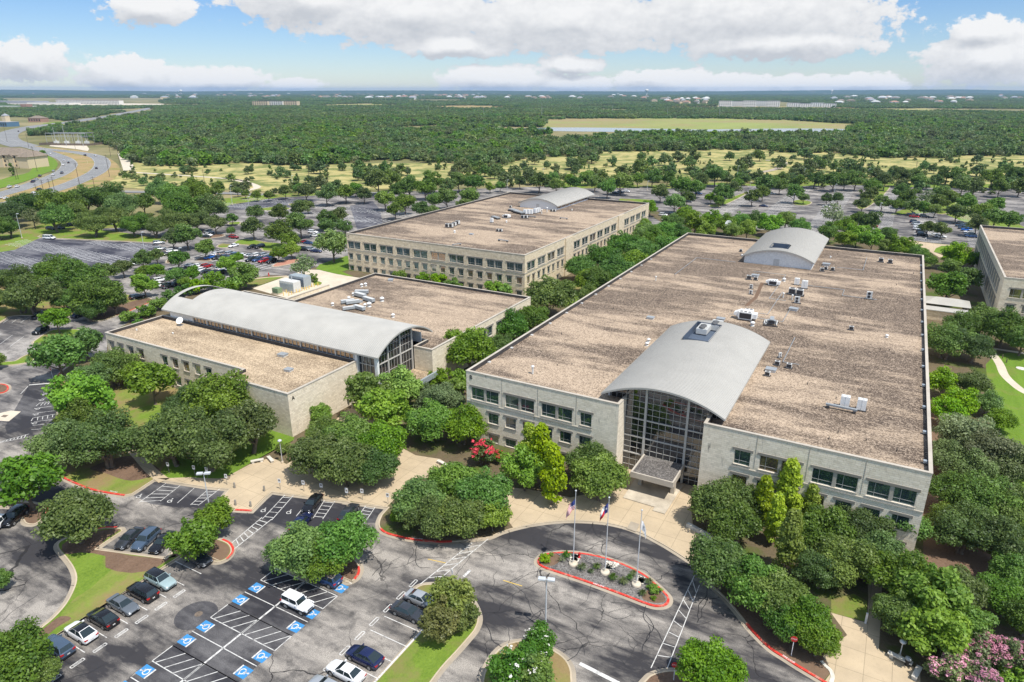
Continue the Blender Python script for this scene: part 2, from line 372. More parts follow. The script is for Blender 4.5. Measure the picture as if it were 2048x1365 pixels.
# campus asphalt, one sheet under the islands
BASE = [(-420, 1560), (-420, 478), (0, 478), (40, 470), (75, 452), (128, 432), (160, 437), (250, 446), (330, 446), (420, 412), (520, 394), (660, 388), (760, 386), (900, 380), (1010, 376), (1130, 372), (1250, 372), (1330, 374), (1430, 366), (1560, 370), (1700, 366), (1860, 372), (2350, 372), (2350, 520), (1920, 500)]
bw = pxy(BASE) + [(25, 300), (25, 20), (10, 15)]
sheet_obj('car_park', bw, 0.0, 'asphalt_lot')
FRONT = [(-215, 60), (-165, 90), (-160.5, 104)] + [(-60, 110), (20, 110), (20, 12), (-150, 5)]
sheet_obj('road', [(-148, 86), (-60, 100), (10, 100), (40, 8), (-60, 2), (-125, 8), (-150, 60)], .004, 'asphalt')
sheet_obj('car_park', gp(SJ, [(-60, 480), (140, 432), (250, 434), (935, 464), (860, 530), (640, 605), (300, 640), (100, 660), (-60, 640)]), .004, 'asphalt_blue')
sheet_obj('car_park', gp(SJ, [(1290, 232), (1560, 196), (1880, 200), (1760, 246), (1480, 262), (1290, 262)]), .004, 'asphalt_blue')
sheet_obj('car_park', pxy([(700, 412), (745, 402), (760, 420), (770, 470), (715, 462)]), .004, 'asphalt_blue')
# freshly sealed stall blocks in the front car park
sheet_obj('car_park', [(-67.3, 5), (-56.0, 5), (-56.0, 53.4), (-67.3, 53.4)], .008, 'asphalt_dark')
sheet_obj('car_park', gp(SA, [(700, 372), (822, 296), (1205, 346), (1150, 430), (960, 440), (800, 420)]), .008, 'asphalt_dark')
sheet_obj('car_park', gp(SA, [(1330, 470), (1445, 366), (1850, 418)]) + gp(SB, [(330, 446), (285, 520), (120, 520), (-180, 560)]), .008, 'asphalt_dark')
sheet_obj('car_park', gp(SN, [(240, 830), (470, 840), (470, 1100), (250, 1185), (60, 1240), (40, 1180)]), .008, 'asphalt_dark')
# ---- kerbs
def kerb(pts, closed=True, h=.14, gut=.5, flip=False):
    if closed: pts = ccw(pts)
    s = -1 if flip else 1
    b = MB()
    b.ribbon(pts, -gut * s, 0, .012, 1, closed)
    b.ribbon(pts, 0, 0.001 * s, .012, 0, closed, h); b.ribbon(pts, 0, .2 * s, h, 0, closed)
    return b.build('kerb', [M['kerb'], M['gutter']], kind='structure')
def red_kerb(pts, flip=False, text=None, w=.32):
    s = -1 if flip else 1
    b = MB(); b.ribbon(pts, -.02 * s, -.012 * s, .02, 0, False, .146); b.ribbon(pts, -.02 * s, w * s, .146, 0)
    return b.build('red_kerb', M['red'], kind='structure')
def island(name, pts, mat, k=True):
    o = sheet_obj(name, pts, .125, mat)
    if k: kerb(pts)
    return o
# ---- campus land north of the front kerb
front_w = gp(SN, [(640, 662), (560, 690), (490, 742), (402, 832), (470, 838), (478, 1000), (470, 1130), (430, 1200), (380, 1290), (335, 1400)])
front_1 = gp(SA, [(208, 190), (228, 218), (280, 255), (330, 283), (400, 315), (470, 343), (570, 365), (660, 378), (700, 370), (740, 345), (780, 318), (820, 292)])
front_2 = gp(SA, [(950, 312), (1090, 333), (1213, 345), (1180, 385), (1150, 430), (1165, 446), (1245, 455), (1335, 460), (1365, 430), (1400, 395), (1440, 360), (1560, 376), (1700, 394), (1848, 412)]) + gp(SB, [(120, 415), (230, 428), (335, 442)])
front_3 = smooth(gp(SB, [(300, 480), (284, 520), (290, 553), (320, 577), (380, 595), (450, 610), (540, 621), (620, 625), (700, 621), (780, 612), (870, 600), (930, 575), (1000, 553), (1090, 533), (1180, 520), (1260, 513), (1340, 512), (1420, 516), (1500, 525), (1580, 543), (1640, 563), (1700, 588), (1760, 620), (1810, 648)]) + gp(SC, [(170, 700), (215, 732), (250, 768), (285, 810), (330, 860), (390, 915), (430, 960), (480, 1020), (520, 1075), (580, 1140), (640, 1195), (710, 1240), (780, 1285), (930, 1375), (1100, 1480)]), sub=3)
front = front_w + front_1 + front_2 + front_3
back = [(20, 25), (90, 40), (140, 120), (150, 240)] + pxy([(2060, 508), (1920, 493), (1810, 480), (1700, 472), (1560, 464), (1440, 452), (1330, 428), (1270, 412)]) + [(-95, 330), (-120, 335), (-165, 335), (-186, 315), (-186, 205)] + pxy([(692, 514), (665, 521), (640, 532), (600, 546), (574, 553), (539, 551), (514, 556), (491, 566), (440, 578), (380, 592), (330, 612), (272, 640), (215, 668)]) + gp(SN, [(860, 604), (690, 628)])
LAND = front + back
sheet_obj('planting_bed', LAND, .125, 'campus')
kerb(front, False)
red_kerb(smooth(front_1[:8], sub=2)); red_kerb(gp(SA, [(1245, 455), (1335, 460)]))
red_kerb(front_3[6:24])
i0 = min(range(len(front_3)), key=lambda i: (front_3[i][0] - G(*SC(512, 1065))[0]) ** 2 + (front_3[i][1] - G(*SC(512, 1065))[1]) ** 2)
red_kerb(front_3[i0:])
red_kerb(gp(SN, [(490, 742), (402, 832)]))
Z1, Z2, Z3 = .129, .133, .137
sheet_obj('lawn', front_1 + gp(SA, [(950, 300), (1180, 285), (1340, 200), (1480, 120), (1560, 60)]) + [(-93, 81.5), (-112, 81.5), (-112, 86.5), (-158, 86.5)] + gp(SN, [(690, 700), (560, 740), (485, 850), (485, 1000), (475, 1130), (440, 1200), (390, 1290)]), Z1, 'lawn_dry')
sheet_obj('lawn', smooth(gp(SA, [(850, 262), (1010, 292), (1180, 284), (1335, 202), (1470, 125), (1560, 70), (1400, 20), (1150, 60), (980, 130)]), True, 4), Z2, 'lawn_green')
sheet_obj('lawn', smooth(gp(SF, [(700, 840), (860, 770), (1000, 780), (960, 860), (840, 900)]), True, 4), Z2, 'lawn')
sheet_obj('planting_bed', smooth(gp(SA, [(660, 170), (760, 190), (850, 250), (700, 300), (560, 260), (480, 230)]), True, 4), Z2, 'mulch')
b = MB(); pth = smooth(gp(SA, [(870, 300), (800, 245), (735, 170), (690, 125), (700, 100), (780, 68)]), sub=4)
b.ribbon(pth, -.9, .9, Z3); b.build('path', M['concrete'], kind='structure')
plaza = gp(SA, [(835, 288), (950, 308), (1090, 329), (1218, 341), (1186, 384), (1158, 428), (1170, 441), (1245, 449), (1333, 454), (1360, 426), (1396, 390), (1438, 356), (1560, 371), (1700, 389), (1848, 407)]) + gp(SB, [(330, 437), (430, 335), (455, 285), (600, 285), (680, 230), (610, 185), (480, 165), (380, 110)]) + [(-84, 99), (-93, 100), (-93, 95)] + gp(SA, [(1660, 110), (1590, 160), (1520, 212), (1440, 178), (1340, 205), (1180, 290), (1000, 282)])
sheet_obj('pavement', plaza, Z3, 'concrete')
arc = [p for p in front_3 if p[0] > G(*SB(985, 552))[0]]
arc = arc[:next(i for i, p in enumerate(arc) if p[0] > G(*SC(240, 760))[0] and p[1] < G(*SC(240, 755))[1])]
arc_in = offset(arc, .22)
pv = arc_in + gp(SC, [(300, 640), (230, 560), (215, 420)]) + [(-20.4, 103), (-34.6, 103), (-34.8, 98.5)] + gp(SB, [(1560, 330), (1300, 390), (1080, 345), (960, 335), (940, 470)])
sheet_obj('pavement', pv, Z3, 'concrete')
# entrance step landing under the canopy
b = MB(); b.prism([(-31, 93.4), (-25.6, 93.3), (-25.6, 92.2), (-23.6, 92.2), (-23.4, 102), (-31.2, 102)], .10, .30); b.build('step', mat_concrete('pale step concrete', (.58, .51, .40), (.36, .31, .24), 0), kind='structure')
sheet_obj('pavement', gp(SD, [(1080, 412), (1165, 440), (1130, 515), (1040, 482)]), Z3 + .004, 'gutter')
sheet_obj('path', gp(SC, [(900, 1400), (965, 1310), (915, 1235), (1000, 1150), (1045, 1120), (958, 1000), (1150, 1055), (1157, 945), (1150, 700), (1225, 700), (1228, 950), (1212, 1195), (1300, 1240), (1432, 1305), (1432, 1400)]), Z2, 'concrete')
sheet_obj('lawn', gp(SC, [(960, 1000), (1150, 1050), (1150, 940), (1080, 900), (960, 930)]), Z1, 'lawn')
sheet_obj('planting_bed', gp(SC, [(440, 960), (520, 1060), (640, 1180), (780, 1275), (920, 1360), (965, 1310), (912, 1230), (1000, 1100), (900, 950), (600, 850)]), Z1, 'mulch')
b = MB(); b.ribbon(smooth(gp(SX, [(345, 605), (385, 650), (425, 690), (440, 740), (425, 790)]), sub=4), -.22, .22, Z3 + .05); b.build('path', M['rock'], kind='structure')
# right lawn and winding path
sheet_obj('lawn', [(20.5, 132), (24, 152)] + gp(SW, [(560, 640), (640, 560), (760, 540), (950, 560), (1300, 640)]) + [(130, 165), (110, 90), (60, 80), (30, 90), (24, 110)], Z1, 'lawn_green')
b = MB(); b.ribbon(smooth(gp(SW, [(560, 500), (625, 560), (680, 640), (720, 730), (800, 810), (900, 880), (1100, 960)]), sub=5), -.95, .95, Z2)
b.ribbon(smooth(gp(SW, [(625, 505), (720, 520), (900, 550), (1100, 600)]), sub=3), -.7, .7, Z2); b.build('path', M['path'], kind='structure')
sheet_obj('planting_bed', [(12, 96), (22, 96), (22, 150), (12, 165)], Z1, 'mulch')
# lawns and courts round the rear buildings
sheet_obj('lawn', gp(SO, [(1660, 790), (1700, 740), (1850, 690), (2010, 640)]) + [(-174.5, 200), (-174.5, 185)] + gp(SO, [(2090, 880), (1900, 850), (1750, 815)]), Z1, 'lawn_green')
sheet_obj('pavement', pxy([(505, 578), (596, 604)]) + [(-138.9, 163)] + pxy([(760, 548), (720, 557), (688, 552), (660, 546), (640, 541), (612, 540)]), Z1, 'path')
sheet_obj('lawn', gp(SU, [(1180, 205), (1290, 225), (1345, 250), (1310, 290), (1180, 300)]), Z2, 'lawn')
sheet_obj('lawn', gp(SO, [(870, 950), (960, 905), (1130, 885), (1290, 880), (1050, 965), (940, 975)]), Z1, 'lawn')
sheet_obj('path', gp(SO, [(860, 945), (990, 892), (1330, 865), (1330, 880), (1130, 888), (960, 908)]), Z2, 'concrete')
sheet_obj('lawn', [(-98, 186), (-72, 186), (-70, 205), (-98, 215)], Z1, 'lawn')
sheet_obj('lawn', gp(SQ, [(985, 735), (1010, 692), (1080, 662), (1225, 672), (1200, 742), (1130, 762)]), Z2, 'lawn_green')
sheet_obj('pavement', gp(SQ, [(640, 585), (800, 615), (1080, 645), (1290, 660), (1080, 662), (1010, 692), (985, 735), (1130, 790), (1050, 800), (940, 730), (780, 650)]), Z1, 'concrete')
sheet_obj('lawn', pxy([(1240, 398), (1300, 400), (1290, 410), (1230, 412)]), Z1, 'lawn')
# ---- front car park islands
isl_w = smooth(gp(SA, [(-260, 470), (-60, 405), (60, 405), (215, 425), (250, 455), (235, 490), (190, 528), (140, 527), (118, 500), (60, 440), (-60, 445)]), True, 3)
island('planting_bed', isl_w, 'mulch'); red_kerb(gp(SA, [(215, 425), (248, 448), (240, 480)]))
isl_l = gp(SA, [(490, 562), (560, 549), (620, 549), (645, 553), (652, 566), (560, 626), (510, 662), (880, 712), (950, 703)]) + [(-81.4, 50.6), (-80.2, 53.6)] + smooth(gp(SA, [(1085, 660), (1112, 722), (1150, 732), (1195, 718), (1225, 690), (1230, 660), (1210, 632), (1170, 613)]), sub=3) + gp(SA, [(1080, 598), (1000, 612), (960, 640), (900, 700), (885, 706)])
isl_l = gp(SA, [(490, 562), (560, 549), (620, 549), (645, 553), (652, 566), (560, 626), (510, 662), (880, 712), (925, 672), (985, 622), (1080, 590)]) + smooth(gp(SA, [(1165, 611), (1210, 630), (1230, 662), (1222, 692), (1195, 718), (1150, 732), (1112, 722)]), sub=3) + [(-75.9, 50.4), (-81.4, 50.3), (-81.4, 23)] + gp(SA, [(100, 1225), (20, 1240), (60, 1190)]) + smooth(gp(SA, [(150, 1135), (210, 1085), (280, 1028), (345, 955), (388, 875), (402, 815), (385, 760), (350, 710), (305, 655), (320, 620), (400, 585)]), sub=3)
island('lawn', isl_l, 'lawn')
sheet_obj('planting_bed', smooth(gp(SA, [(330, 640), (420, 590), (560, 560), (640, 560), (520, 660), (880, 716), (930, 690), (830, 760), (700, 790), (560, 760), (560, 700), (430, 680), (350, 690)]), True, 2), .131, 'mulch')
sheet_obj('planting_bed', smooth(gp(SA, [(900, 708), (960, 650), (1080, 600), (1165, 620), (1205, 640), (1218, 670), (1195, 708), (1150, 724), (1118, 716), (1080, 670), (960, 696)]), True, 2), .131, 'mulch')
sheet_obj('planting_bed', smooth(gp(SA, [(160, 1150), (250, 1070), (320, 1020), (380, 1030), (300, 1080), (220, 1150), (170, 1180)]), True, 3), .131, 'mulch')
sheet_obj('lawn', smooth(gp(SA, [(560, 800), (640, 740), (740, 760), (820, 770), (640, 895), (470, 1010), (350, 1060), (300, 1060), (380, 940), (480, 870)]), True, 3), .128, 'lawn_dry')
red_kerb(smooth(gp(SA, [(1175, 613), (1212, 632), (1230, 662), (1222, 688), (1196, 714)])[::-1], sub=3)[::-1]); red_kerb(gp(SA, [(500, 559), (560, 549), (620, 549)])[::-1], True)
isl_c = gp(SA, [(1472, 748), (1480, 700), (1530, 655), (1640, 630), (1780, 640)]) + smooth(gp(SB, [(100, 690), (155, 715), (185, 755), (182, 790), (160, 822), (120, 838), (85, 825)]), sub=3) + [(-56.2, 56.3), (-61.8, 56.3), (-61.8, 53.5)]
island('planting_bed', isl_c, 'mulch'); red_kerb(smooth(gp(SB, [(182, 752), (186, 775), (178, 800), (160, 822)]), sub=2), True, w=.3)
isl_r = smooth(gp(SB, [(476, 885), (484, 866), (520, 850), (580, 846), (620, 848), (700, 872), (770, 925), (804, 980), (816, 1035), (800, 1085), (770, 1125), (700, 1205), (620, 1292), (540, 1400)]), sub=3) + [(-42.45, 38), (-42.45, 58.0)] + gp(SB, [(560, 935)])
island('lawn', isl_r, 'lawn')
b = MB(); b.ribbon([(-42.45, 38), (-42.45, 58)], -.1, .12, .165); b.build('kerb', M['white'], kind='structure')
sheet_obj('planting_bed', smooth(gp(SB, [(560, 920), (620, 870), (700, 890), (790, 990), (790, 1040), (700, 1110), (600, 1130), (540, 1080), (600, 1000)]), True, 3), .131, 'lawn_dry')
isl_b = smooth(gp(SB, [(900, 1215), (980, 1160), (1090, 1150), (1195, 1190), (1262, 1232), (1298, 1282), (1308, 1340), (1290, 1420), (1100, 1480), (860, 1440), (840, 1330)]), True, 3)
island('lawn', isl_b, 'lawn_dry')
isl_s = smooth(gp(SC, [(-50, 1400), (-20, 1352), (10, 1328), (70, 1310), (140, 1306), (300, 1312), (480, 1370), (540, 1440), (300, 1500), (0, 1480)]), True, 3)
island('planting_bed', isl_s, 'mulch')
isl_f = smooth(gp(SD, [(168, 800), (200, 752), (260, 725), (400, 710), (550, 714), (700, 735), (880, 780), (1050, 845), (1200, 922), (1300, 1000), (1400, 1090), (1450, 1150), (1452, 1195), (1420, 1230), (1350, 1243), (1250, 1225), (1000, 1130), (700, 1020), (400, 920), (250, 870), (190, 838)]), True, 3)
island('gravel_bed', isl_f, 'gravel_d'); red_kerb(ccw(isl_f) + ccw(isl_f)[:1], w=.3)
sheet_obj('planting_bed', smooth(gp(SD, [(205, 800), (260, 745), (370, 735), (390, 790), (330, 840), (250, 845)]), True, 3), .131, 'mulch')
sheet_obj('planting_bed', smooth(gp(SD, [(1190, 1160), (1250, 1080), (1350, 1100), (1420, 1170), (1380, 1205), (1290, 1205)]), True, 3), .131, 'mulch')
bs = MB(); rr = random.Random(3)
for c in ([(500, 740), (590, 745), (560, 800), (500, 800)], [(845, 795), (965, 825), (900, 880), (830, 880)], [(1155, 940), (1235, 975), (1200, 1020), (1140, 1010)]):
    P4 = [Vector(p) for p in gp(SD, c)]
    for i in range(5):
        for j in range(4):
            u, v = (i + rr.uniform(.3, .7)) / 5, (j + rr.uniform(.3, .7)) / 4
            q = P4[0].lerp(P4[1], u).lerp(P4[3].lerp(P4[2], u), v); r0 = rr.uniform(.22, .34)
            bs.prism([(q.x + r0 * rr.uniform(.8, 1.2) * math.cos(k * 1.05), q.y + r0 * rr.uniform(.8, 1.2) * math.sin(k * 1.05)) for k in range(6)], .12, .17)
bs.build('path', M['rock'], kind='structure')
# ---- left side islands
island('lawn', smooth(gp(SN, [(265, 505), (300, 478), (370, 430), (430, 405), (540, 400), (640, 405), (600, 450), (545, 478), (450, 502), (300, 515)]), True, 3), 'lawn')
island('lawn', smooth(gp(SN, [(-90, 700), (30, 662), (120, 655), (180, 620), (250, 594), (275, 620), (260, 655), (150, 680), (30, 692)]), True, 3), 'lawn')
rc = smooth(gp(SN, [(-80, 850), (0, 838), (60, 850), (70, 880), (40, 905), (-20, 915), (-90, 900)]), True, 3); island('planting_bed', rc, 'mulch'); red_kerb(ccw(rc) + ccw(rc)[:1])
lw = smooth(gp(SN, [(-120, 360), (0, 342), (72, 298), (160, 288), (300, 290), (340, 296), (560, 296), (690, 282), (720, 330), (830, 328), (930, 292), (1060, 245), (1222, 178), (1225, 160), (1160, 140), (1000, 118), (800, 60), (600, 20), (300, -20), (0, 20), (-120, 40)]), True, 2)
island('lawn', lw, 'lawn_dry'); sheet_obj('planting_bed', smooth(gp(SN, [(700, 310), (760, 250), (900, 210), (980, 200), (1160, 150), (1215, 172), (1060, 240), (930, 285), (830, 322)]), True, 3), .131, 'mulch')
red_kerb(gp(SN, [(935, 290), (1060, 245), (1222, 178)]))
sheet_obj('pavement', gp(SN, [(-60, 1085), (88, 1050), (168, 1058), (72, 1136), (-60, 1130)]), .012, 'path'); sheet_obj('drain_grate', gp(SN, [(5, 1100), (30, 1085), (70, 1088), (40, 1106)]), .016, 'bark')
island('lawn', smooth(gp(SJ, [(225, 420), (330, 388), (470, 372), (700, 395), (850, 418), (965, 440), (930, 456), (600, 442), (330, 430)]), True, 3), 'lawn')
sheet_obj('lawn', pxy([(-420, 478), (-100, 466), (20, 470), (75, 452), (128, 430), (160, 437), (250, 444), (330, 444), (420, 410), (440, 398), (560, 388), (640, 386), (640, 391), (560, 395), (460, 410), (380, 446), (330, 452), (250, 456), (160, 458), (80, 476), (30, 500), (-100, 520)]), .006, 'lawn')
island('lawn', smooth(gp(SO, [(540, 525), (600, 500), (700, 508), (760, 470), (870, 448), (1100, 485), (1280, 500), (1330, 540), (1240, 580), (1060, 580), (1050, 560), (860, 515), (760, 515), (640, 545), (560, 545)]), True, 2), 'lawn')
island('planting_bed', smooth(gp(SO, [(1170, 752), (1230, 715), (1330, 690), (1440, 672), (1465, 682), (1440, 712), (1310, 745), (1200, 762)]), True, 3), 'brick')
island('planting_bed', smooth(gp(SO, [(300, 690), (350, 665), (430, 660), (470, 690), (400, 700)]), True, 3), 'mulch')
island('planting_bed', smooth(gp(SO, [(0, 660), (120, 640), (140, 655), (60, 700), (-40, 720)]), True, 3), 'mulch')
island('planting_bed', smooth(gp(SO, [(380, 410), (560, 395), (620, 405), (560, 425), (400, 440)]), True, 3), 'mulch')
for c in ([(930, 590), (960, 575), (1000, 580), (1010, 590), (960, 604)], [(1140, 390), (1210, 368), (1230, 378), (1180, 400)], [(950, 600), (700, 660), (690, 672), (760, 690), (960, 612)]):
    pass
for c in ([(1500, 262), (1600, 248), (1690, 252), (1680, 262), (1580, 268)], [(1340, 340), (1400, 335), (1400, 348), (1350, 352)], [(1690, 230), (1760, 222), (1800, 228), (1720, 238)]):
    island('planting_bed', smooth(gp(SJ, c), True, 3), 'lawn')
for c in ([(530, 605), (580, 590), (700, 545), (700, 555), (600, 605), (545, 615)], [(930, 590), (960, 580), (1020, 590), (1000, 606), (940, 604)], [(1240, 610), (1280, 570), (1360, 520), (1400, 515), (1380, 545), (1330, 590), (1270, 625)], [(1620, 640), (1690, 630), (1760, 610), (1700, 640), (1650, 650)]):
    island('planting_bed', smooth(gp(SL, c), True, 3), 'lawn')
sheet_obj('lawn', pxy([(1780, 430), (1850, 400), (1905, 380), (1940, 400), (2020, 440), (2100, 480), (1990, 480), (1930, 445), (1880, 425)]), .006, 'lawn')
sheet_obj('lawn', pxy([(1100, 366), (1250, 368), (1290, 372), (1400, 366), (1540, 366), (1700, 362), (1860, 368), (2350, 368), (2350, 378), (1860, 376), (1700, 370), (1560, 374), (1430, 370), (1330, 378), (1250, 376), (1130, 378)]), .006, 'lawn')
# ---- painted lines
L = MB(); LY = MB()
def seg(a, b, w=.11, mb=None): (mb or L).ribbon([a, b], -w / 2, w / 2, .016)
def box_lines(pts):
    for i in range(len(pts)): seg(pts[i], pts[(i + 1) % len(pts)])
def hatch(x0, x1, y0, y1, n, d=1):
    for i in range(1, n):
        t = i / n; xx = x0 + (x1 - x0) * t
        seg((xx - .45 * d, y0 if d > 0 else y1), (xx + .9 * d, y1 if d > 0 else y0))
xl, xm, xr = -67.4, -61.75, -56.0
y = 53.2; seq = []
while y > 8:
    seq.append(('h', y - 2.72, y)); y -= 2.72
    for _ in range(2): seq.append(('s', y - 2.69, y)); y -= 2.69
seg((xm, 8), (xm, 53.4), .26)
sym_l, sym_r = [], []
for ty, a, c in seq:
    for x0, x1 in ((xl, xm), (xm, xr)):
        if ty == 'h':
            box_lines([(x0, a), (x1, a), (x1, c), (x0, c)])
            for i in range(3):
                t0 = x0 + .5 + i * 1.6
                seg((t0, a), (min(x1, t0 + 1.95), c))
        else:
            seg((x0, a), (x1, a)); (sym_l if x0 == xl else sym_r).append((a + c) / 2)
seg((xm, 56.0), (xr, 56.0)); sym_r.append(54.55)
for yy in np.arange(20.4, 52, 2.7): seg((-81.3, yy + .0), (-75.6, yy + .0))
for yy in np.arange(20.4, 44, 2.7):
    b0 = -74.75; box_lines([(b0 - .2, yy + .55), (b0 + .2, yy + .55), (b0 + .2, yy + 2.1), (b0 - .2, yy + 2.1)]); seg((b0, yy + .8), (b0, yy + 1.85), .07)
for yy in np.arange(39.7, 60, 2.72): seg((-48.2, yy), (-42.6, yy)); box_lines([(-48.9, yy + .6), (-48.5, yy + .6), (-48.5, yy + 2.1), (-48.9, yy + 2.1)])
for a, c in ([(880, 310), (735, 413)], [(955, 322), (850, 405)], [(1030, 335), (940, 415)], [(1100, 345), (1010, 425)], [(1165, 340), (1050, 428)]): seg(*gp(SA, [a, c]))
for t in (.15, .35, .55, .75, .95):
    f = lambda p, q: (p[0] + (q[0] - p[0]) * t, p[1] + (q[1] - p[1]) * t)
    seg(*gp(SA, [f((880, 310), (735, 413)), f((955, 322), (850, 405))])); seg(*gp(SA, [f((1100, 345), (1010, 425)), f((1165, 340), (1050, 428))]))
for a, c in ([(1510, 372), (1390, 500)], [(1555, 375), (1440, 505)], [(1650, 388), (1570, 485)], [(1720, 400), (1660, 495)], [(1775, 405), (1710, 500)]): seg(*gp(SA, [a, c]))
for t in (.1, .3, .5, .7, .9):
    f = lambda p, q: (p[0] + (q[0] - p[0]) * t, p[1] + (q[1] - p[1]) * t)
    seg(*gp(SA, [f((1510, 372), (1390, 500)), f((1555, 375), (1440, 505))])); seg(*gp(SA, [f((1720, 400), (1660, 495)), f((1775, 405), (1710, 500))]))
    seg(*gp(SB, [f((215, 430), (160, 510)), f((265, 438), (210, 520))]))
seg(*gp(SB, [(215, 430), (160, 510)])); seg(*gp(SB, [(265, 438), (210, 520)]))
def ladder(S, a0, a1, c0, c1, n, w=.13):
    A0, A1, C0, C1 = [Vector(p) for p in gp(S, [a0, a1, c0, c1])]
    seg(A0, A1, w); seg(C0, C1, w)
    for i in range(1, n):
        t = i / n; seg(A0.lerp(A1, t), C0.lerp(C1, min(1, t)), w)
ladder(SB, (865, 605), (580, 840), (780, 625), (505, 845), 7)
ladder(SC, (247, 775), (5, 1290), (262, 850), (92, 1290), 9, .10)
ladder(SN, (0, 1300), (235, 1238), (-10, 1310), (225, 1262), 8)
ladder(SA, (1390, 490), (1230, 625), (1440, 500), (1240, 660), 8)
for yy in (860, 888, 925, 968, 1000, 1040, 1110, 1140, 1175): seg(*gp(SN, [(355 - (yy - 860) * .33, yy + 30), (470, yy + 8)]))
for a in ([(350, 905), (370, 880), (450, 868)], [(288, 1015), (320, 988), (460, 968)], [(250, 1135), (265, 1110), (465, 1075)]):
    for p, q in zip(a, a[1:]): seg(*gp(SN, [p, q]))
    for t in (.2, .4, .6, .8): seg(*gp(SN, [(a[1][0] + (a[2][0] - a[1][0]) * t, a[1][1] + (a[2][1] - a[1][1]) * t), (a[0][0] + 10 + (a[2][0] - a[1][0]) * t, a[0][1] + (a[2][1] - a[1][1]) * t)]))
seg(*gp(SN, [(233, 845), (395, 832)], 0), .45); seg(*gp(SN, [(225, 855), (165, 918)]), .12)
for i in range(4): seg(*gp(SN, [(50 + 90 * i - 130, 420 + i * 12), (-60 + 90 * i - 130, 500 + i * 12)])); seg(*gp(SN, [(230 - i * 70, 300 + i), (165 - i * 70, 345 + i)])); seg(*gp(SN, [(700 + i * 75, 600 - i * 30), (860, 585 - i * 24)]))
seg(*gp(SB, [(1350, 1265), (1560, 1372)]), .5); seg(*gp(SB, [(770, 770), (735, 805)]), .4)
# left lot stalls: rows along X, stalls along Y
L2 = L; L = MB()
for y0 in (112, 117.5, 131, 136.5, 150, 155.5, 169, 174.5):
    for xx in np.arange(-360, -240, 2.75):
        q = proj(xx, y0 + 2.6, 0)[:2]
        if inside(q, [SJ(*p) for p in [(-60, 480), (140, 440), (250, 440), (915, 468), (840, 530), (640, 595), (100, 650), (-60, 640)]]): seg((xx, y0), (xx, y0 + 5.2), .27)
for (x0, x1, y0) in ((-244, -202, 172.5), (-244, -202, 178), (-246, -202, 183.5), (-236, -205, 156), (-236, -205, 161.5), (-350, -225, 268), (-350, -225, 273.5), (-350, -225, 290), (-350, -225, 295.5), (-230, -190, 225), (-230, -190, 230.5)):
    for xx in np.arange(x0, x1, 2.75): seg((xx, y0), (xx, y0 + 5.2), .27)
for x0 in (-88, -82.5, -62, -56.5, -36, -30.5, -10, -4.5, 10, 15.5, 31, 36.5):
    for yy in np.arange(340, 515, 2.75): seg((x0, yy), (x0 + 5.2, yy), .27)
L.build('painted_lines', M['white_far'], kind='structure'); L = L2
L.build('painted_lines', M['white'], kind='structure')
for p, q in ((SB(545, 712), SB(640, 733)), (SB(945, 825), SB(1045, 855)), (SA(40, 180), SA(58, 210))): seg(G(*p), G(*q), .14, LY)
LY.build('painted_lines', M['yellow'], kind='structure')
# sealed cracks: dark tar lines wandering over the turning circle and the drives
TC = MB(); rr = random.Random(21)
def crack(p, ang, n, st=.9, w=.11, br=.10):
    line = [p]; a = ang
    for i in range(n):
        a += rr.uniform(-.62, .62); a = ang + (a - ang) * .86
        p = (p[0] + st * math.cos(a), p[1] + st * math.sin(a)); line.append(p)
        if rr.random() < br and n > 4: crack(p, ang + rr.choice((-1, 1)) * rr.uniform(.7, 1.5), int(n * .5), st, w * .9, br * .6)
    TC.ribbon(line, -w / 2, w / 2, .014)
for S, pts in ((SB, [(700, 700), (900, 720), (1000, 640), (1100, 590), (1200, 560), (1390, 560), (1500, 600), (1600, 650), (1050, 800), (850, 900), (900, 1000), (1000, 980), (1200, 960), (1350, 960), (1500, 1000), (1600, 1100), (1700, 960), (1450, 1150), (1250, 1100), (850, 1060), (400, 700), (300, 680), (350, 760), (250, 800), (700, 830), (560, 760), (1000, 900), (1100, 940), (1380, 980), (1560, 1240), (1680, 1200), (1150, 1000)]), (SC, [(20, 700), (60, 760), (100, 1000), (250, 1050)]), (SA, [(600, 430), (700, 500), (130, 880), (200, 900), (260, 820), (700, 450), (420, 1290), (600, 1250), (1350, 560)])):
    for p in pts:
        crack(G(*S(*p)), rr.uniform(0, 6.28), rr.randint(8, 18), rr.uniform(.45, .7), rr.uniform(.05, .10), .07)
TC.build('tar_lines', M['black'], kind='structure')
# accessible parking symbols (blue square, white wheelchair figure)
def ada(x, y, rz, s=1.0, pad=True):
    b = MB(); c, d = math.cos(rz), math.sin(rz)
    T = lambda p: (x + (p[0] * c - p[1] * d) * s, y + (p[0] * d + p[1] * c) * s)
    if pad: b.poly([T(p) for p in ((-.75, -.75), (.75, -.75), (.75, .75), (-.75, .75))], .020, 0); b.poly([T(p) for p in ((-.75, -1.0), (.75, -1.0), (.75, -.78), (-.75, -.78))], .020, 1)
    ln = lambda pts, w: b.ribbon([T(p) for p in pts], -w * s / 2, w * s / 2, .024, 1)
    ln([(-.02 + .38 * math.cos(t), -.22 + .38 * math.sin(t)) for t in np.linspace(2.0, 6.0, 12)], .13)
    ln([(-.1, .42), (-.05, .02), (.25, .0), (.42, -.38), (.55, -.36)], .14); ln([(-.08, .22), (.22, .2)], .11)
    b.poly([T((-.12 + .13 * math.cos(k), .56 + .13 * math.sin(k))) for k in np.linspace(0, 6.28, 9)[:-1]], .024, 1)
    return b.build('accessible_parking_symbol', [M['blue'], M['white']], kind='structure')
for y in sym_l: ada(-66.75, y, R(90))
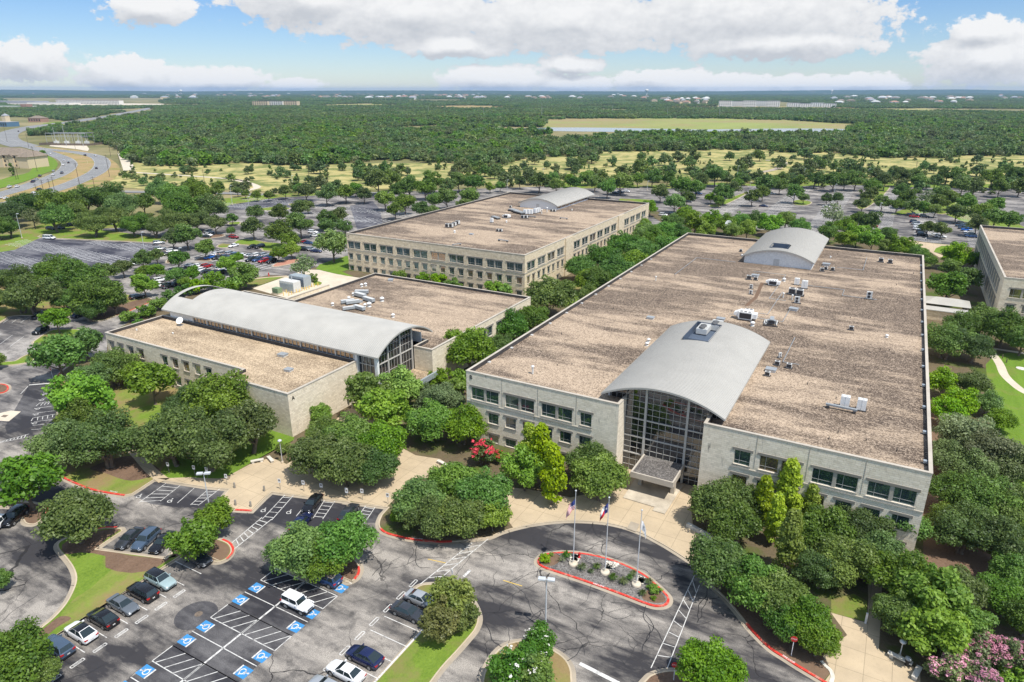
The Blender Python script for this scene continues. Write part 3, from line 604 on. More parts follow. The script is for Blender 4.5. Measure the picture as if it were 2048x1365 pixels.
for y in sym_r: ada(-56.6, y, R(-90))
for p in ((740, 378), (905, 402), (1400, 452), (1535, 462)): ada(*G(*SA(*p)), R(10), .9, False)
for p in ((410, 848), (352, 922), (330, 965), (298, 1035), (285, 1080), (272, 1152), (750, 565)): ada(*G(*SN(*p)), R(100), .9, False)
# manhole and patch
b = MB(); c = G(*SA(1053, 1003)); b.poly([(c[0] + .5 * math.cos(k), c[1] + .5 * math.sin(k)) for k in np.linspace(0, 6.28, 17)[:-1]], .014); b.build('manhole_cover', M['bark'], kind='structure')
sheet_obj('road', [(G(*SA(1040, 1010))[0] + 2.6 * math.cos(k), G(*SA(1040, 1010))[1] + 2.6 * math.sin(k)) for k in np.linspace(0, 6.28, 25)[:-1]], .010, 'asphalt_dark')
# lettering on the red kerbs
def text(body, size, loc, rot, mat, name='lettering', parent=None, ext=.004, kind=None, lab=None):
    cu = bpy.data.curves.new(name, 'FONT'); cu.body = body; cu.size = size; cu.extrude = ext; cu.align_x = 'CENTER'; cu.align_y = 'CENTER'
    t = bpy.data.objects.new(name, cu); COL.objects.link(t); bpy.context.view_layer.update()
    me = bpy.data.meshes.new_from_object(t.evaluated_get(bpy.context.evaluated_depsgraph_get())); me.materials.clear(); me.materials.append(mat)
    bpy.data.objects.remove(t); o = link(name, me, parent); o.location = loc; o.rotation_euler = rot
    if kind: o['kind'] = kind
    return o
def kerb_text(S, p, q, body='FIRE LANE'):
    a, c = G(*S(*p)), G(*S(*q)); an = math.atan2(c[1] - a[1], c[0] - a[0])
    text(body, .34, ((a[0] + c[0]) / 2, (a[1] + c[1]) / 2, .152), (0, 0, an), M['sign_white'], 'kerb_lettering', kind='structure')
kerb_text(SB, (452, 603), (530, 612)); kerb_text(SD, (705, 1015), (830, 1053)); kerb_text(SC, (700, 1225), (770, 1270)); kerb_text(SA, (585, 355), (620, 362))
# ---- distant ground: highway, fields, lake, tracks
def band(name, pts, w, mat, z, sub=6, S=None):
    b = MB(); ln = smooth(gp(S, pts) if S else pxy(pts), sub=sub); b.ribbon(ln, -w / 2, w / 2, z); b.build(name, M[mat], kind='structure'); return ln
verge = gp(SP, [(330, 640), (600, 680), (900, 700), (1150, 740), (1350, 800), (1480, 860), (1560, 960), (1480, 1090), (1230, 1190), (900, 1300), (600, 1400), (-700, 1560), (-900, 1400), (-200, 1340), (250, 1220), (560, 1120), (750, 1040), (880, 930), (800, 840), (640, 760), (450, 700)])
sheet_obj('verge', smooth(verge, True, 3), -.28, 'verge')
sheet_obj('lawn', smooth(gp(SP, [(440, 760), (560, 770), (690, 820), (750, 890), (710, 970), (600, 1010), (480, 1060), (300, 1130), (0, 1210), (-300, 1290), (-300, 1150), (0, 1100), (130, 1060), (380, 1000), (430, 880)]), True, 3), -.26, 'lawn_green')
ROAD_OUT = [(-700, 1570), (-200, 1480), (150, 1400), (500, 1290), (850, 1180), (1100, 1080), (1255, 1000), (1320, 930), (1325, 860), (1250, 800), (1050, 755), (800, 725), (560, 700), (330, 665), (170, 620), (80, 570)]
ROAD_IN = [(-700, 1450), (-300, 1370), (0, 1290), (250, 1220), (500, 1130), (720, 1050), (860, 970), (900, 890), (830, 825), (650, 755), (480, 700), (330, 665)]
road_out = band('road', ROAD_OUT, 13.5, 'road', -.20, 6, SP); road_in = band('road', ROAD_IN, 13.0, 'road', -.205, 6, SP)
ROAD_FAR = [(330, 668), (150, 615), (75, 560), (110, 500), (250, 450), (480, 405), (800, 368), (1150, 318), (1450, 270), (1690, 225), (1850, 195), (1960, 170)]
road_far = band('road', ROAD_FAR, 30, 'road', -.22, 6, SP)
b = MB()
for ln, offs in ((road_out, (-6.2, -2.1, 2.1, 6.2)), (road_in, (-6, -2, 2, 6))):
    for o_ in offs:
        q = offset(ln, o_)
        if abs(o_) > 5: b.ribbon(q, -.08, .08, -.17)
        else:
            for i in range(0, len(q) - 1, 2): b.ribbon([q[i], ((q[i][0] + q[i + 1][0]) / 2, (q[i][1] + q[i + 1][1]) / 2)], -.08, .08, -.17)
b.build('painted_lines', M['white'], kind='structure')
band('path', [(820, 815), (960, 850), (1050, 935), (1135, 890), (1125, 850), (1050, 800)], .1, 'path', -.15, 4, SP)
cross = band('road', [(150, 388), (215, 383), (300, 384), (450, 386), (560, 390), (760, 386), (900, 382), (1050, 377), (1180, 376), (1260, 384), (1290, 398)], 8.5, 'road', -.10, 5)
b = MB(); b.ribbon(cross, -.12, .12, -.06); b.build('painted_lines', M['yellow'], kind='structure')
band('road', [(1190, 430), (1228, 412), (1262, 402), (1285, 388), (1290, 375)], 7, 'asphalt_lot', .10, 5)
band('track', [(1000, 600), (1020, 640), (1045, 700), (1060, 740)], 9, 'path', -.20, 4, S4); band('track', [(0, 500), (60, 512), (130, 530), (165, 548), (125, 562), (60, 575)], 5, 'path', -.2, 4, SK)
band('track', [(1075, 755), (1400, 775), (1700, 795), (1980, 820), (2040, 850)], 4, 'path', -.2, 4, S4)
band('track', [(680, 470), (780, 445), (850, 430), (890, 405), (870, 390), (800, 388)], 6, 'gutter', -.2, 4, SL)
LAKE = [(1000, 259), (1105, 262), (1250, 264), (1400, 266), (1550, 267), (1690, 265), (1700, 258), (1560, 257), (1400, 259), (1250, 256), (1100, 255)]
FIELD = [(1095, 239), (1200, 237), (1400, 237), (1560, 240), (1660, 246), (1780, 252), (1700, 259), (1560, 258), (1400, 260), (1250, 257), (1100, 258), (1090, 248)]
sheet_obj('field', smooth(pxy(FIELD), True, 2), -.4, 'field'); sheet_obj('lake', smooth(pxy(LAKE), True, 2), -.36, 'water')
STRIPS = [([(630, 210), (720, 208), (810, 210), (800, 213), (640, 214)], 'meadow'), ([(840, 213), (940, 211), (1060, 216), (980, 219), (860, 216)], 'verge'), ([(1320, 214), (1500, 213), (1720, 216), (1710, 219), (1500, 218), (1330, 218)], 'verge'), ([(1760, 219), (1850, 217), (1900, 225), (1800, 224)], 'meadow'), ([(0, 205), (180, 206), (330, 208), (320, 212), (100, 211), (0, 210)], 'path')]
for q, m_ in STRIPS: sheet_obj('field', pxy(q), -.38, m_)
sheet_obj('lawn', smooth(gp(SP, [(540, 380), (680, 350), (800, 345), (830, 355), (700, 375), (600, 392)]), True, 3), -.25, 'lawn')
sheet_obj('pavement', gp(SP, [(640, 665), (1000, 705), (1140, 730), (1160, 700), (1110, 640), (800, 640), (660, 645)]), -.27, 'path')
# ================================================================== BUILDINGS
def facade(mb, o, d, width, z0, z1, holes=(), depth=.28, m=0):
    """wall sheet from o along d with window openings and reveals (outward = (dy,-dx))"""
    ox, oy = o; dx, dy = d; nx, ny = dy, -dx
    us = sorted({0.0, width, *[round(h[0], 3) for h in holes], *[round(h[1], 3) for h in holes]})
    zs = sorted({z0, z1, *[h[2] for h in holes], *[h[3] for h in holes]})
    P = lambda u, z, k=0.0: (ox + dx * u - nx * k, oy + dy * u - ny * k, z)
    for i in range(len(us) - 1):
        um = (us[i] + us[i + 1]) / 2
        for j in range(len(zs) - 1):
            zm = (zs[j] + zs[j + 1]) / 2
            if any(h[0] < um < h[1] and h[2] < zm < h[3] for h in holes): continue
            mb.quad(P(us[i], zs[j]), P(us[i + 1], zs[j]), P(us[i + 1], zs[j + 1]), P(us[i], zs[j + 1]), m)
    for a, b, c, e in holes:
        mb.quad(P(a, c), P(b, c), P(b, c, depth), P(a, c, depth), m); mb.quad(P(a, e, depth), P(b, e, depth), P(b, e), P(a, e), m)
        mb.quad(P(a, c, depth), P(a, e, depth), P(a, e), P(a, c), m); mb.quad(P(b, c), P(b, e), P(b, e, depth), P(b, c, depth), m)
WIN = {}
def window_proto(w, h, n, lint, pier):
    key = (round(w, 2), round(h, 2), n, lint)
    if key in WIN: return WIN[key]
    b = MB(); g = MB(); y0, y1 = .14, .20
    spans = [(-w / 2, w / 2)] if n == 1 else [(-w / 2, -pier / 2), (pier / 2, w / 2)]
    for a, c in spans:
        t = .07
        b.box(a, a + t, y0, y1, 0, h); b.box(c - t, c, y0, y1, 0, h); b.box(a + t, c - t, y0, y1, 0, t); b.box(a + t, c - t, y0, y1, h - t, h)
        xm = a + (c - a) * .33; b.box(xm - .03, xm + .03, y0, y1, t, h - t); zt = h * .27
        b.box(a + t, xm - .03, y0 + .003, y1, zt - .03, zt + .03); b.box(xm + .03, c - t, y0 + .003, y1, zt - .03, zt + .03)
        g.quad((a + .02, y1 - .02, .02), (c - .02, y1 - .02, .02), (c - .02, y1 - .02, h - .02), (a + .02, y1 - .02, h - .02))
    r = MB()
    r.box(-w / 2 - .35, w / 2 + .35, -.10, .10, h + .003, h + .42)
    q = MB(); q.box(-w / 2 - .15, w / 2 + .15, -.12, .12, -.16, -.003)
    if n == 2: q.box(-pier / 2, pier / 2, .02, .30, 0, h)
    WIN[key] = (b.mesh('window', M['frame']), g.mesh('pane', M['glass']), r.mesh('lintel', M['lintel']), q.mesh('sill', M['lintel'] if n == 1 else M['trim_stone']))
    return WIN[key]
M['trim_stone'] = mat_concrete('window trim stone', (.46, .42, .35), (.36, .33, .28), 0)
def add_windows(bld, o, d, rows):
    """rows: list of (u0,u1,z0,z1,n) ; one part per opening group"""
    ang = math.atan2(d[1], d[0])
    for (u0, u1, z0, z1, n) in rows:
        w = u1 - u0; me = window_proto(w, z1 - z0, n, True, .45)
        uc = (u0 + u1) / 2
        f = link('window', me[0], bld, (o[0] + d[0] * uc, o[1] + d[1] * uc, z0), ang)
        link('pane', me[1], f); link('lintel', me[2], f); link('sill', me[3], f)
def parapet(bld, outline, z0, z1, stone, deck='gravel', deck_z=None, dk=.45):
    """coping and inner flashing round a roof, and the ballast deck (outline ccw)"""
    outline = ccw(outline); deck_z = z0 if deck_z is None else deck_z
    b = MB(); b.ribbon(outline, -.07, dk, z1, 0, True)
    b.ribbon(outline, -.07, -.069, z1 - .16, 0, True, z1)
    b.ribbon(outline, -.069, -.0, z1 - .16, 0, True)
    b.build('coping', M['coping'], bld)
    b = MB(); inn = offset(outline, dk, True); n = len(inn)
    for i in range(n):
        p, q = inn[i], inn[(i + 1) % n]; b.quad((q[0], q[1], deck_z), (p[0], p[1], deck_z), (p[0], p[1], z1), (q[0], q[1], z1))
    b.build('flashing', M['flashing'], bld)
    b = MB(); b.poly(offset(outline, dk - .01, True), deck_z); b.build('roof_deck', M[deck], bld)
def arcz(u, hw, zt, za):
    rise = za - zt; rad = (hw * hw + rise * rise) / (2 * rise); return za - rad + math.sqrt(max(0, rad * rad - u * u))
def vault(bld, c, hw, a0, a1, zt, za, axis, skip=None, name='vault_roof', pitch=.50, th=.28):
    """ribbed metal barrel vault; c = centre line, a0..a1 along the axis ('y' or 'x')"""
    b = MB(); N = 28
    T = (lambda u, a, z: (c + u, a, z)) if axis == 'y' else (lambda u, a, z: (a, c + u, z))
    us = [-hw + 2 * hw * i / N for i in range(N + 1)]
    na = int((a1 - a0) / pitch)
    flip = axis != 'y'
    def q(A, B_, C_, D, m=0): b.quad(*((D, C_, B_, A) if flip else (A, B_, C_, D)), m)
    st = [0, .17, .26, .34, .42]; hz = [0, 0, .055, .055, 0]
    for k in range(na):
        for s in range(3):
            aa, ab = a0 + k * pitch + [0, .32, .40][s], a0 + k * pitch + [.32, .40, .50][s]
            z0, z1 = [(0, 0), (0, .06), (.06, 0)][s]
            for i in range(N):
                if skip and skip[0] < (us[i] + us[i + 1]) / 2 < skip[1] and skip[2] < aa < skip[3]: continue
                q(T(us[i], aa, arcz(us[i], hw, zt, za) + z0), T(us[i + 1], aa, arcz(us[i + 1], hw, zt, za) + z0), T(us[i + 1], ab, arcz(us[i + 1], hw, zt, za) + z1), T(us[i], ab, arcz(us[i], hw, zt, za) + z1), 0 if s == 0 else (0 if s == 2 else 1))
    a1 = a0 + na * pitch
    for i in range(N):
        if not (skip and skip[0] < (us[i] + us[i + 1]) / 2 < skip[1]):
            q(T(us[i + 1], a0, arcz(us[i + 1], hw, zt, za) - th), T(us[i], a0, arcz(us[i], hw, zt, za) - th), T(us[i], a1, arcz(us[i], hw, zt, za) - th), T(us[i + 1], a1, arcz(us[i + 1], hw, zt, za) - th), 2)
        for a, fl in ((a0 - .003, 0), (a1 + .003, 1)):
            p = [T(us[i], a, arcz(us[i], hw, zt, za) - th), T(us[i + 1], a, arcz(us[i + 1], hw, zt, za) - th), T(us[i + 1], a, arcz(us[i + 1], hw, zt, za) + .06), T(us[i], a, arcz(us[i], hw, zt, za) + .06)]
            q(*(p if not fl else p[::-1]), 2)
    for u, fl in ((-hw, 0), (hw, 1)):
        p = [T(u, a0, zt - th), T(u, a1, zt - th), T(u, a1, zt + .07), T(u, a0, zt + .07)]; q(*(p if fl else p[::-1]), 2)
    return b.build(name, [M['metal_roof'], M['seam'], M['metal_roof']], bld)
def gable(bld, c, hw, a, zb, zt, za, axis, mat, face=-1, name='gable_wall', th=.3):
    b = MB(); N = 24; top = [(-hw + 2 * hw * i / N) for i in range(N + 1)]
    T = (lambda u, z, k=0: (c + u, a + k, z)) if axis == 'y' else (lambda u, z, k=0: (a + k, c + u, z))
    pts = [T(-hw, zb), T(hw, zb)] + [T(u, arcz(u, hw + .6, zt, za) - .25) for u in reversed(top)]
    b.add(pts, [tuple(range(len(pts)))], 0); b.add([((p[0], p[1] - face * th, p[2]) if axis == 'y' else (p[0] - face * th, p[1], p[2])) for p in pts], [tuple(reversed(range(len(pts))))], 0)
    n = len(pts); back = [((p[0], p[1] - face * th, p[2]) if axis == 'y' else (p[0] - face * th, p[1], p[2])) for p in pts]
    b.add(pts + back, [(i, (i + 1) % n, n + (i + 1) % n, n + i) for i in range(n)], 0)
    return b.build(name, M[mat], bld)
HB, DECK = 13.95, 13.1
# ------------------------------------------------------------------ building with the glass atrium
B0 = (-64.8, 99.1); BX1 = 10.6; BY1 = 249.7
bB = empty('office_building', ((B0[0] + BX1) / 2, 175, 0), 0, 'pale stone office block with arched metal vault over tall glass entrance and letter B', 'building')
def under(o, root):
    o.parent = root; o.matrix_parent_inverse = Matrix.Translation(-Vector(root.location)); return o
class Root:
    """parts are built in world metres and hung under the building's Empty"""
    pass
_link = link
def link(name, me, parent=None, loc=None, rz=None, sc=None):
    o = _link(name, me, None, loc, rz, sc)
    if parent:
        o.parent = parent
        if parent.get('category') == 'building' and parent.type == 'EMPTY': o.matrix_parent_inverse = Matrix.Translation(-Vector(parent.location))
    return o
topB = [(-63.7, -57.85, 2), (-56.4, -50.5, 2), (-49.0, -43.05, 2), (-41.5, -39.4, 1)]
topBr = [(-15.4, -13.0, 1), (-11.6, -5.75, 2), (-4.1, 2.0, 2), (3.3, 9.4, 2)]
midB = [-60.1, -56.4, -52.8, -49.0, -45.3, -41.6]; midBr = [-15.3, -11.6, -7.9, -4.1, -.4, 3.3, 7.0]
XL, XR = -34.6, -20.5
rowsL = [(a - B0[0], c - B0[0], 8.4, 10.85, n) for a, c, n in topB] + [(a - B0[0], a + 2.2 - B0[0], z, z2, 1) for a in midB for z, z2 in ((4.2, 6.35), (.3, 1.9))]
rowsR = [(a - XR, c - XR, 8.2, 10.65, n) for a, c, n in topBr] + [(a - XR, a + 2.2 - XR, z, z2, 1) for a in midBr for z, z2 in ((4.2, 6.35), (.3, 1.9))]
b = MB()
facade(b, B0, (1, 0), XL - B0[0], 0, HB - .16, [r[:4] for r in rowsL]); facade(b, (XR, B0[1]), (1, 0), BX1 - XR, 0, HB - .16, [r[:4] for r in rowsR])
facade(b, (XL, B0[1]), (0, 1), 3.9, 0, HB - .16); facade(b, (XR, B0[1] + 3.9), (0, -1), 3.9, 0, HB - .16)
facade(b, (BX1, B0[1]), (0, 1), BY1 - B0[1], 0, HB - .16); facade(b, (BX1, BY1), (-1, 0), BX1 - B0[0], 0, HB - .16)
colsB = [(2 + 7.45 * k, 2 + 7.45 * k + 5.6, 8.4, 10.85, 2) for k in range(19)]
facade(b, (B0[0], BY1), (0, -1), BY1 - B0[1], 0, HB - .16, [r[:4] for r in colsB])
b.build('wall', M['stone_b'], bB)
add_windows(bB, B0, (1, 0), rowsL); add_windows(bB, (XR, B0[1]), (1, 0), rowsR); add_windows(bB, (B0[0], BY1), (0, -1), colsB)
outB = [B0, (XL, B0[1]), (XL, 102.9), (XR, 102.9), (XR, B0[1]), (BX1, B0[1]), (BX1, BY1), (B0[0], BY1)]
parapet(bB, outB, DECK, HB, 'stone_b')
b = MB()
for x0, x1, z in ((B0[0], XL - 4.6, 8.15), (XR + 4.6, BX1, 7.95)): b.box(x0 + .2, x1, B0[1] - .12, B0[1] + .01, z - .35, z - .17)
for x in (-57.1, -49.75, -42.3, -12.3, -4.9, 2.6): b.box(x - .05, x + .05, B0[1] - .03, B0[1], 8.2, HB - .3)
b.build('string_course', M['trim_stone'], bB)
vB = vault(bB, -28.15, 10.45, 100.9, 141.6, 14.35, 17.1, 'y', skip=(-4.3, 1.1, 127.5, 139.0))
# plant well sunk into the vault
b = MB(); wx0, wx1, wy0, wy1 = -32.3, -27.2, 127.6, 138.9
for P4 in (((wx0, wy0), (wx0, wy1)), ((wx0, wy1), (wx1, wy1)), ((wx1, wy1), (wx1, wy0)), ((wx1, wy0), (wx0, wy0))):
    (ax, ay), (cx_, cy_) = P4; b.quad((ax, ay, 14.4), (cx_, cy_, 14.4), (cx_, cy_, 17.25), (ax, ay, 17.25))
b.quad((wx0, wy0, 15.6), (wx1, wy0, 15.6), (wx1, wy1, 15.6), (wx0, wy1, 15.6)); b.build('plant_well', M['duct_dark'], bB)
gable(bB, -28.15, 9.8, 141.0, DECK, 14.35, 17.0, 'y', 'stucco', 1)
b = MB()
for x in (-38.0, -18.3): b.box(x - .15, x + .15, 103.3, 141.2, DECK, 14.1)
b.build('vault_side_wall', M['stucco'], bB)
# curtain wall
def curtain(bld, xs, ybase, z0, zline, majors, rows, c, hw, zt, za, pane_mat, axis='y', name='curtain_wall', minor=.05, flip=1):
    T = (lambda u, k, z: (u, ybase + k * flip, z)) if axis == 'y' else (lambda u, k, z: (ybase - k * flip, u, z))
    topz = lambda u: arcz(u - c, hw, zt, za) - .3
    g = MB(); n = len(xs)
    low = lambda u: z0(u) if callable(z0) else z0
    for i in range(n - 1):
        a, e = xs[i], xs[i + 1]
        p = [T(a, .02, low((a + e) / 2)), T(e, .02, low((a + e) / 2)), T(e, .02, topz(e)), T(a, .02, topz(a))]
        g.quad(*p)
    b = MB()
    def bar(p, q, w, dep):
        (u0, v0), (u1, v1) = p, q
        lo = T(u0, -dep, v0); hi = T(u1, .0, v1)
        b.box(min(lo[0], hi[0]), max(lo[0], hi[0]), min(lo[1], hi[1]), max(lo[1], hi[1]), v0, v1)
    for x in xs:
        w = .19 if any(abs(x - mj) < .01 for mj in majors) else minor / 2
        bar((x - w, low(x)), (x + w, topz(x)), w, .26 if w > .1 else .09)
    for z, w in rows:
        sp = [x for x in xs if topz(x) > z and low(x) < z + .01]
        if len(sp) > 1: bar((sp[0], z - w), (sp[-1], z + w), w, .2 if w > .08 else .085)
    f = b.build(name, M['mullion'], bld); p = g.mesh('glazing', M[pane_mat]); o = link('glazing', p, f); return f
xs = list(np.linspace(-34.55, -31.0, 4)) + list(np.linspace(-31.0, -23.9, 7))[1:] + list(np.linspace(-23.9, -20.55, 4))[1:]
rowsC = [(z, .10 if z in (3.6, 6.9, 10.3) else .03) for z in (1.2, 2.4, 3.6, 4.7, 5.8, 6.9, 8.0, 9.1, 10.3, 11.4, 12.5, 13.6, 14.6, 15.6)]
curtain(bB, xs, 102.6, .2, None, (-31.0, -23.9), rowsC, -28.15, 10.45, 14.35, 17.1, 'glass_m')
xs2 = list(np.linspace(-37.6, -34.6, 4)); curtain(bB, xs2, 103.4, DECK, None, (), [(14.1, .03)], -28.15, 10.45, 14.35, 17.1, 'glass_m')
xs3 = list(np.linspace(-20.5, -18.6, 3)); curtain(bB, xs3, 103.4, DECK, None, (), [(14.0, .03)], -28.15, 10.45, 14.35, 17.1, 'glass_m')
# entrance canopy
b = MB(); x0, x1, y0, y1 = -30.8, -23.6, 95.7, 102.4
b.box(x0, x1, y0, y1, 3.0, 3.55); b.box(x0, x1, y0, y0 + .25, 3.55, 4.0); b.box(x0, x0 + .25, y0 + .25, y1, 3.55, 4.0); b.box(x1 - .25, x1, y0 + .25, y1, 3.55, 4.0)
cv = b.build('canopy', M['coping'], bB)
b = MB(); b.quad((x0 + .25, y0 + .25, 3.8), (x1 - .25, y0 + .25, 3.8), (x1 - .25, y1, 3.8), (x0 + .25, y1, 3.8)); link('canopy_gravel', b.mesh('canopy_gravel', M['gravel_d']), cv)
for x in (-29.9, -24.3):
    b = MB(); b.box(x - .3, x + .3, 98.3, 99.3, .1, 3.0); link('column', b.mesh('column', M['coping']), bB)
text('B', 1.15, (-63.75, B0[1] - .03, 12.75), (R(90), 0, 0), M['black'], 'letter_b', None, .03)
o = bpy.data.objects['letter_b']; o.parent = bB; o.matrix_parent_inverse = Matrix.Translation(-Vector(bB.location))
# rear vault
vB2 = vault(bB, -28.2, 10.4, 215.0, 256.0, 15.2, 18.0, 'y', skip=(-3.3, 1.9, 218.8, 225.5), name='vault_roof')
gable(bB, -28.2, 9.6, 215.8, DECK, 15.2, 17.95, 'y', 'stucco', -1)
b = MB(); b.box(-29.3, -27.6, 215.74, 215.82, DECK, DECK + 2.1); b.build('door', M['trim'], bB)
b = MB()
for x in (-37.8, -18.6): b.box(x - .15, x + .15, 216.1, 249.5, DECK, 14.95)
b.box(-37.6, -18.8, 255, 255.4, DECK, 15.0); b.build('vault_side_wall', M['stucco'], bB)
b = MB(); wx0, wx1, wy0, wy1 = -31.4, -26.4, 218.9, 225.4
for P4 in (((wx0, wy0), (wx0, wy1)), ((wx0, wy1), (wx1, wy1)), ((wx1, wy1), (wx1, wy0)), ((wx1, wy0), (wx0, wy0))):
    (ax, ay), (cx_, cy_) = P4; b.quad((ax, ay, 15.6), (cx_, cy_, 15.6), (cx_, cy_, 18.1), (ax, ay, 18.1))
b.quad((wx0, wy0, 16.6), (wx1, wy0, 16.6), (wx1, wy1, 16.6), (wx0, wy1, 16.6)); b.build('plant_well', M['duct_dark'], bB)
for i in range(14):
    b = MB(); y = 103 + i * 10.2; b.box(BX1 - 1.0, BX1 - .48, y, y + .55, DECK + .2, DECK + .55); link('roof_drain', b.mesh('roof_drain', M['duct']), bB)
for i in range(12):
    b = MB(); y = 106 + i * 9; b.box(B0[0] + .48, B0[0] + .95, y, y + .7, DECK + .02, DECK + .2); link('roof_drain', b.mesh('roof_drain', M['trim']), bB)
# ------------------------------------------------------------------ building with the long vault
HA, DKA = 9.26, 8.55
bA = empty('office_building', (-125, 120, 0), 0, 'low stone office block with long grey barrel vault roof and letter A', 'building')
WA = [-157.4, -153.85, -150.2, -146.45, -138.0, -134.45, -130.75, -127.05, -123.4]
rA = [(x + 158.4, x + 158.4 + 1.85, z0, z1, 1) for x in WA for z0, z1 in ((5.0, 7.25), (.8, 2.8))]
b = MB()
facade(b, (-158.4, 86.9), (1, 0), 46.9, 0, HA - .16, [r[:4] for r in rA]); facade(b, (-111.5, 86.9), (0, -1), 4.4, 0, HA - .16)
facade(b, (-111.5, 82.5), (1, 0), 17.3, 0, HA - .16); facade(b, (-94.2, 82.5), (0, 1), 19.7, 0, HA - .16)
facade(b, (-158.4, 128), (0, -1), 41.1, 0, HA - .16)
facade(b, (-89, 115), (1, 0), 5, 0, HA - .16); rAE = [(6 + 7.4 * k, 6 + 7.4 * k + 5.4, 4.6, 7.2, 2) for k in range(5)]
facade(b, (-84, 115), (0, 1), 47, 0, HA - .16, [r[:4] for r in rAE])
facade(b, (-84, 162), (-1, 0), 55, 0, HA - .16); facade(b, (-139, 162), (0, -1), 34, 0, HA - .16); facade(b, (-139, 128), (-1, 0), 19.4, 0, HA - .16)
b.build('wall', M['stone_a'], bA)
add_windows(bA, (-158.4, 86.9), (1, 0), rA); add_windows(bA, (-84, 115), (0, 1), rAE)
outA = [(-158.4, 86.9), (-111.5, 86.9), (-111.5, 82.5), (-94.2, 82.5), (-94.2, 102.2), (-158.4, 102.2)]
parapet(bA, outA, DKA, HA, 'stone_a', 'gravel_a')
outA2 = [(-158.4, 119.5), (-89, 119.5), (-89, 115), (-84, 115), (-84, 162), (-139, 162), (-139, 128), (-158.4, 128)]
parapet(bA, outA2, DKA, HA, 'stone_a', 'gravel')
vault(bA, 110.9, 9.7, -157.2, -87.2, 11.2, 14.7, 'x', skip=(-5.2, 4.6, -155.9, -150.2))
b = MB()
for y in (102.35, 119.2):
    b.box(-155.5, -139.0 if y < 110 else -90, y - .12, y + .12, DKA, 11.0)
b.box(-155.7, -155.45, 102.4, 119.2, DKA, 11.0)
b.build('clerestory_wall', M['stucco'], bA)
b = MB(); b.box(-148.5, -94.2, 102.0, 102.25, DKA, 9.35); b.build('upstand', M['duct_dark'], bA)
cl = MB(); g = MB()
for i in range(11):
    x0 = -146.5 + i * 5.15; cl.box(x0 - .16, x0 + .16, 101.95, 102.3, 9.35, 11.0)
    for k in range(1, 4): cl.box(x0 + k * 1.29 - .035, x0 + k * 1.29 + .035, 102.06, 102.2, 9.35, 11.0)
cl.box(-146.5, -94.6, 102.05, 102.22, 10.72, 10.98)
g.quad((-146.5, 102.2, 9.35), (-94.4, 102.2, 9.35), (-94.4, 102.2, 11.0), (-146.5, 102.2, 11.0))
f = cl.build('clerestory', M['trim'], bA); link('glazing', g.mesh('glazing', M['glass_c']), f)
xs = [102.3 + 1.05 * i for i in range(13)] ; curtain(bA, xs, -89.6, .2, None, (102.3, 106.5, 110.7, 114.9), [(3.4, .09), (6.2, .03), (8.6, .10), (10.4, .03), (12.0, .03)], 110.9, 9.7, 11.2, 14.7, 'glass_m', 'x')
xs = list(np.linspace(-94.1, -89.7, 5)); b = MB(); g = MB()
for x in xs: b.box(x - .06, x + .06, 102.25, 102.45, .2, 11.0)
for z in (3.4, 6.2, 8.7): b.box(-94.1, -89.7, 102.22, 102.4, z - .08, z + .08)
g.quad((-94.1, 102.42, .2), (-89.7, 102.42, .2), (-89.7, 102.42, 11.0), (-94.1, 102.42, 11.0)); f = b.build('curtain_wall', M['mullion'], bA); link('glazing', g.mesh('glazing', M['glass_m']), f)
for x, y in ((-88.7, 101.9), (-94.2, 102.05)):
    b = MB(); b.box(x - .35, x + .35, y - .3, y + .3, .1, 11.0); link('column', b.mesh('column', M['stucco']), bA)
b = MB(); b.box(-89.3, -82.6, 103.2, 114.9, 3.3, 3.7, 0, 1); b.box(-83.0, -82.6, 103.2, 114.9, 3.7, 4.5); b.box(-89.3, -83.0, 103.2, 103.6, 3.7, 4.5)
b.build('entrance_canopy', [M['duct'], M['gravel_a']], bA)
o = text('A', 1.15, (-94.2 + .035, 83.7, 7.9), (R(90), 0, R(90)), M['black'], 'letter_a', None, .03); o.parent = bA; o.matrix_parent_inverse = Matrix.Translation(-Vector(bA.location))
o = text('A', 1.15, (-94.2 + .2, 84.0, 7.9), (R(90), 0, R(90)), M['black'], 'letter_a', None, .03); bpy.data.objects.remove(o)
# ------------------------------------------------------------------ rear left building
CX0, CX1, CY0, CY1 = -174.2, -100.0, 188.6, 311.5
bC = empty('office_building', (-137, 250, 0), 0, 'buff stone three storey office block with many windows and letter C', 'building')
b = MB()
rC = [(.5 + 7.45 * k - 0, .5 + 7.45 * k + 5.75, 8.35, 10.85, 2) for k in range(10)] + [(.5 + 3.725 * k, .5 + 3.725 * k + 1.85, z0, z1, 1) for k in range(20) for z0, z1 in ((4.15, 6.35), (.1, 1.8))]
ys = [190.3 + 7.45 * k for k in range(4)] + [226.8 + 7.45 * k for k in range(6)] + [279.4 + 7.45 * k for k in range(4)]
rCX = [(y - CY0, y - CY0 + 5.4, 8.3, 10.9, 2) for y in ys] + [(y - CY0 + d, y - CY0 + d + 1.8, 4.0, 6.4, 1) for y in ys for d in (0, 3.6)] + [(y - CY0, y - CY0 + 1.8, .1, 1.8, 1) for y in ys[:4]]
facade(b, (CX0, CY0), (1, 0), CX1 - CX0, 0, HB - .16, [r[:4] for r in rC]); facade(b, (CX1, CY0), (0, 1), CY1 - CY0, 0, HB - .16, [r[:4] for r in rCX])
facade(b, (CX1, CY1), (-1, 0), CX1 - CX0, 0, HB - .16); facade(b, (CX0, CY1), (0, -1), CY1 - CY0, 0, HB - .16)
for y in (218.8, 271.2): b.box(CX1 - .1, CX1 + .5, y, y + 6.2, 0, HB - .2)
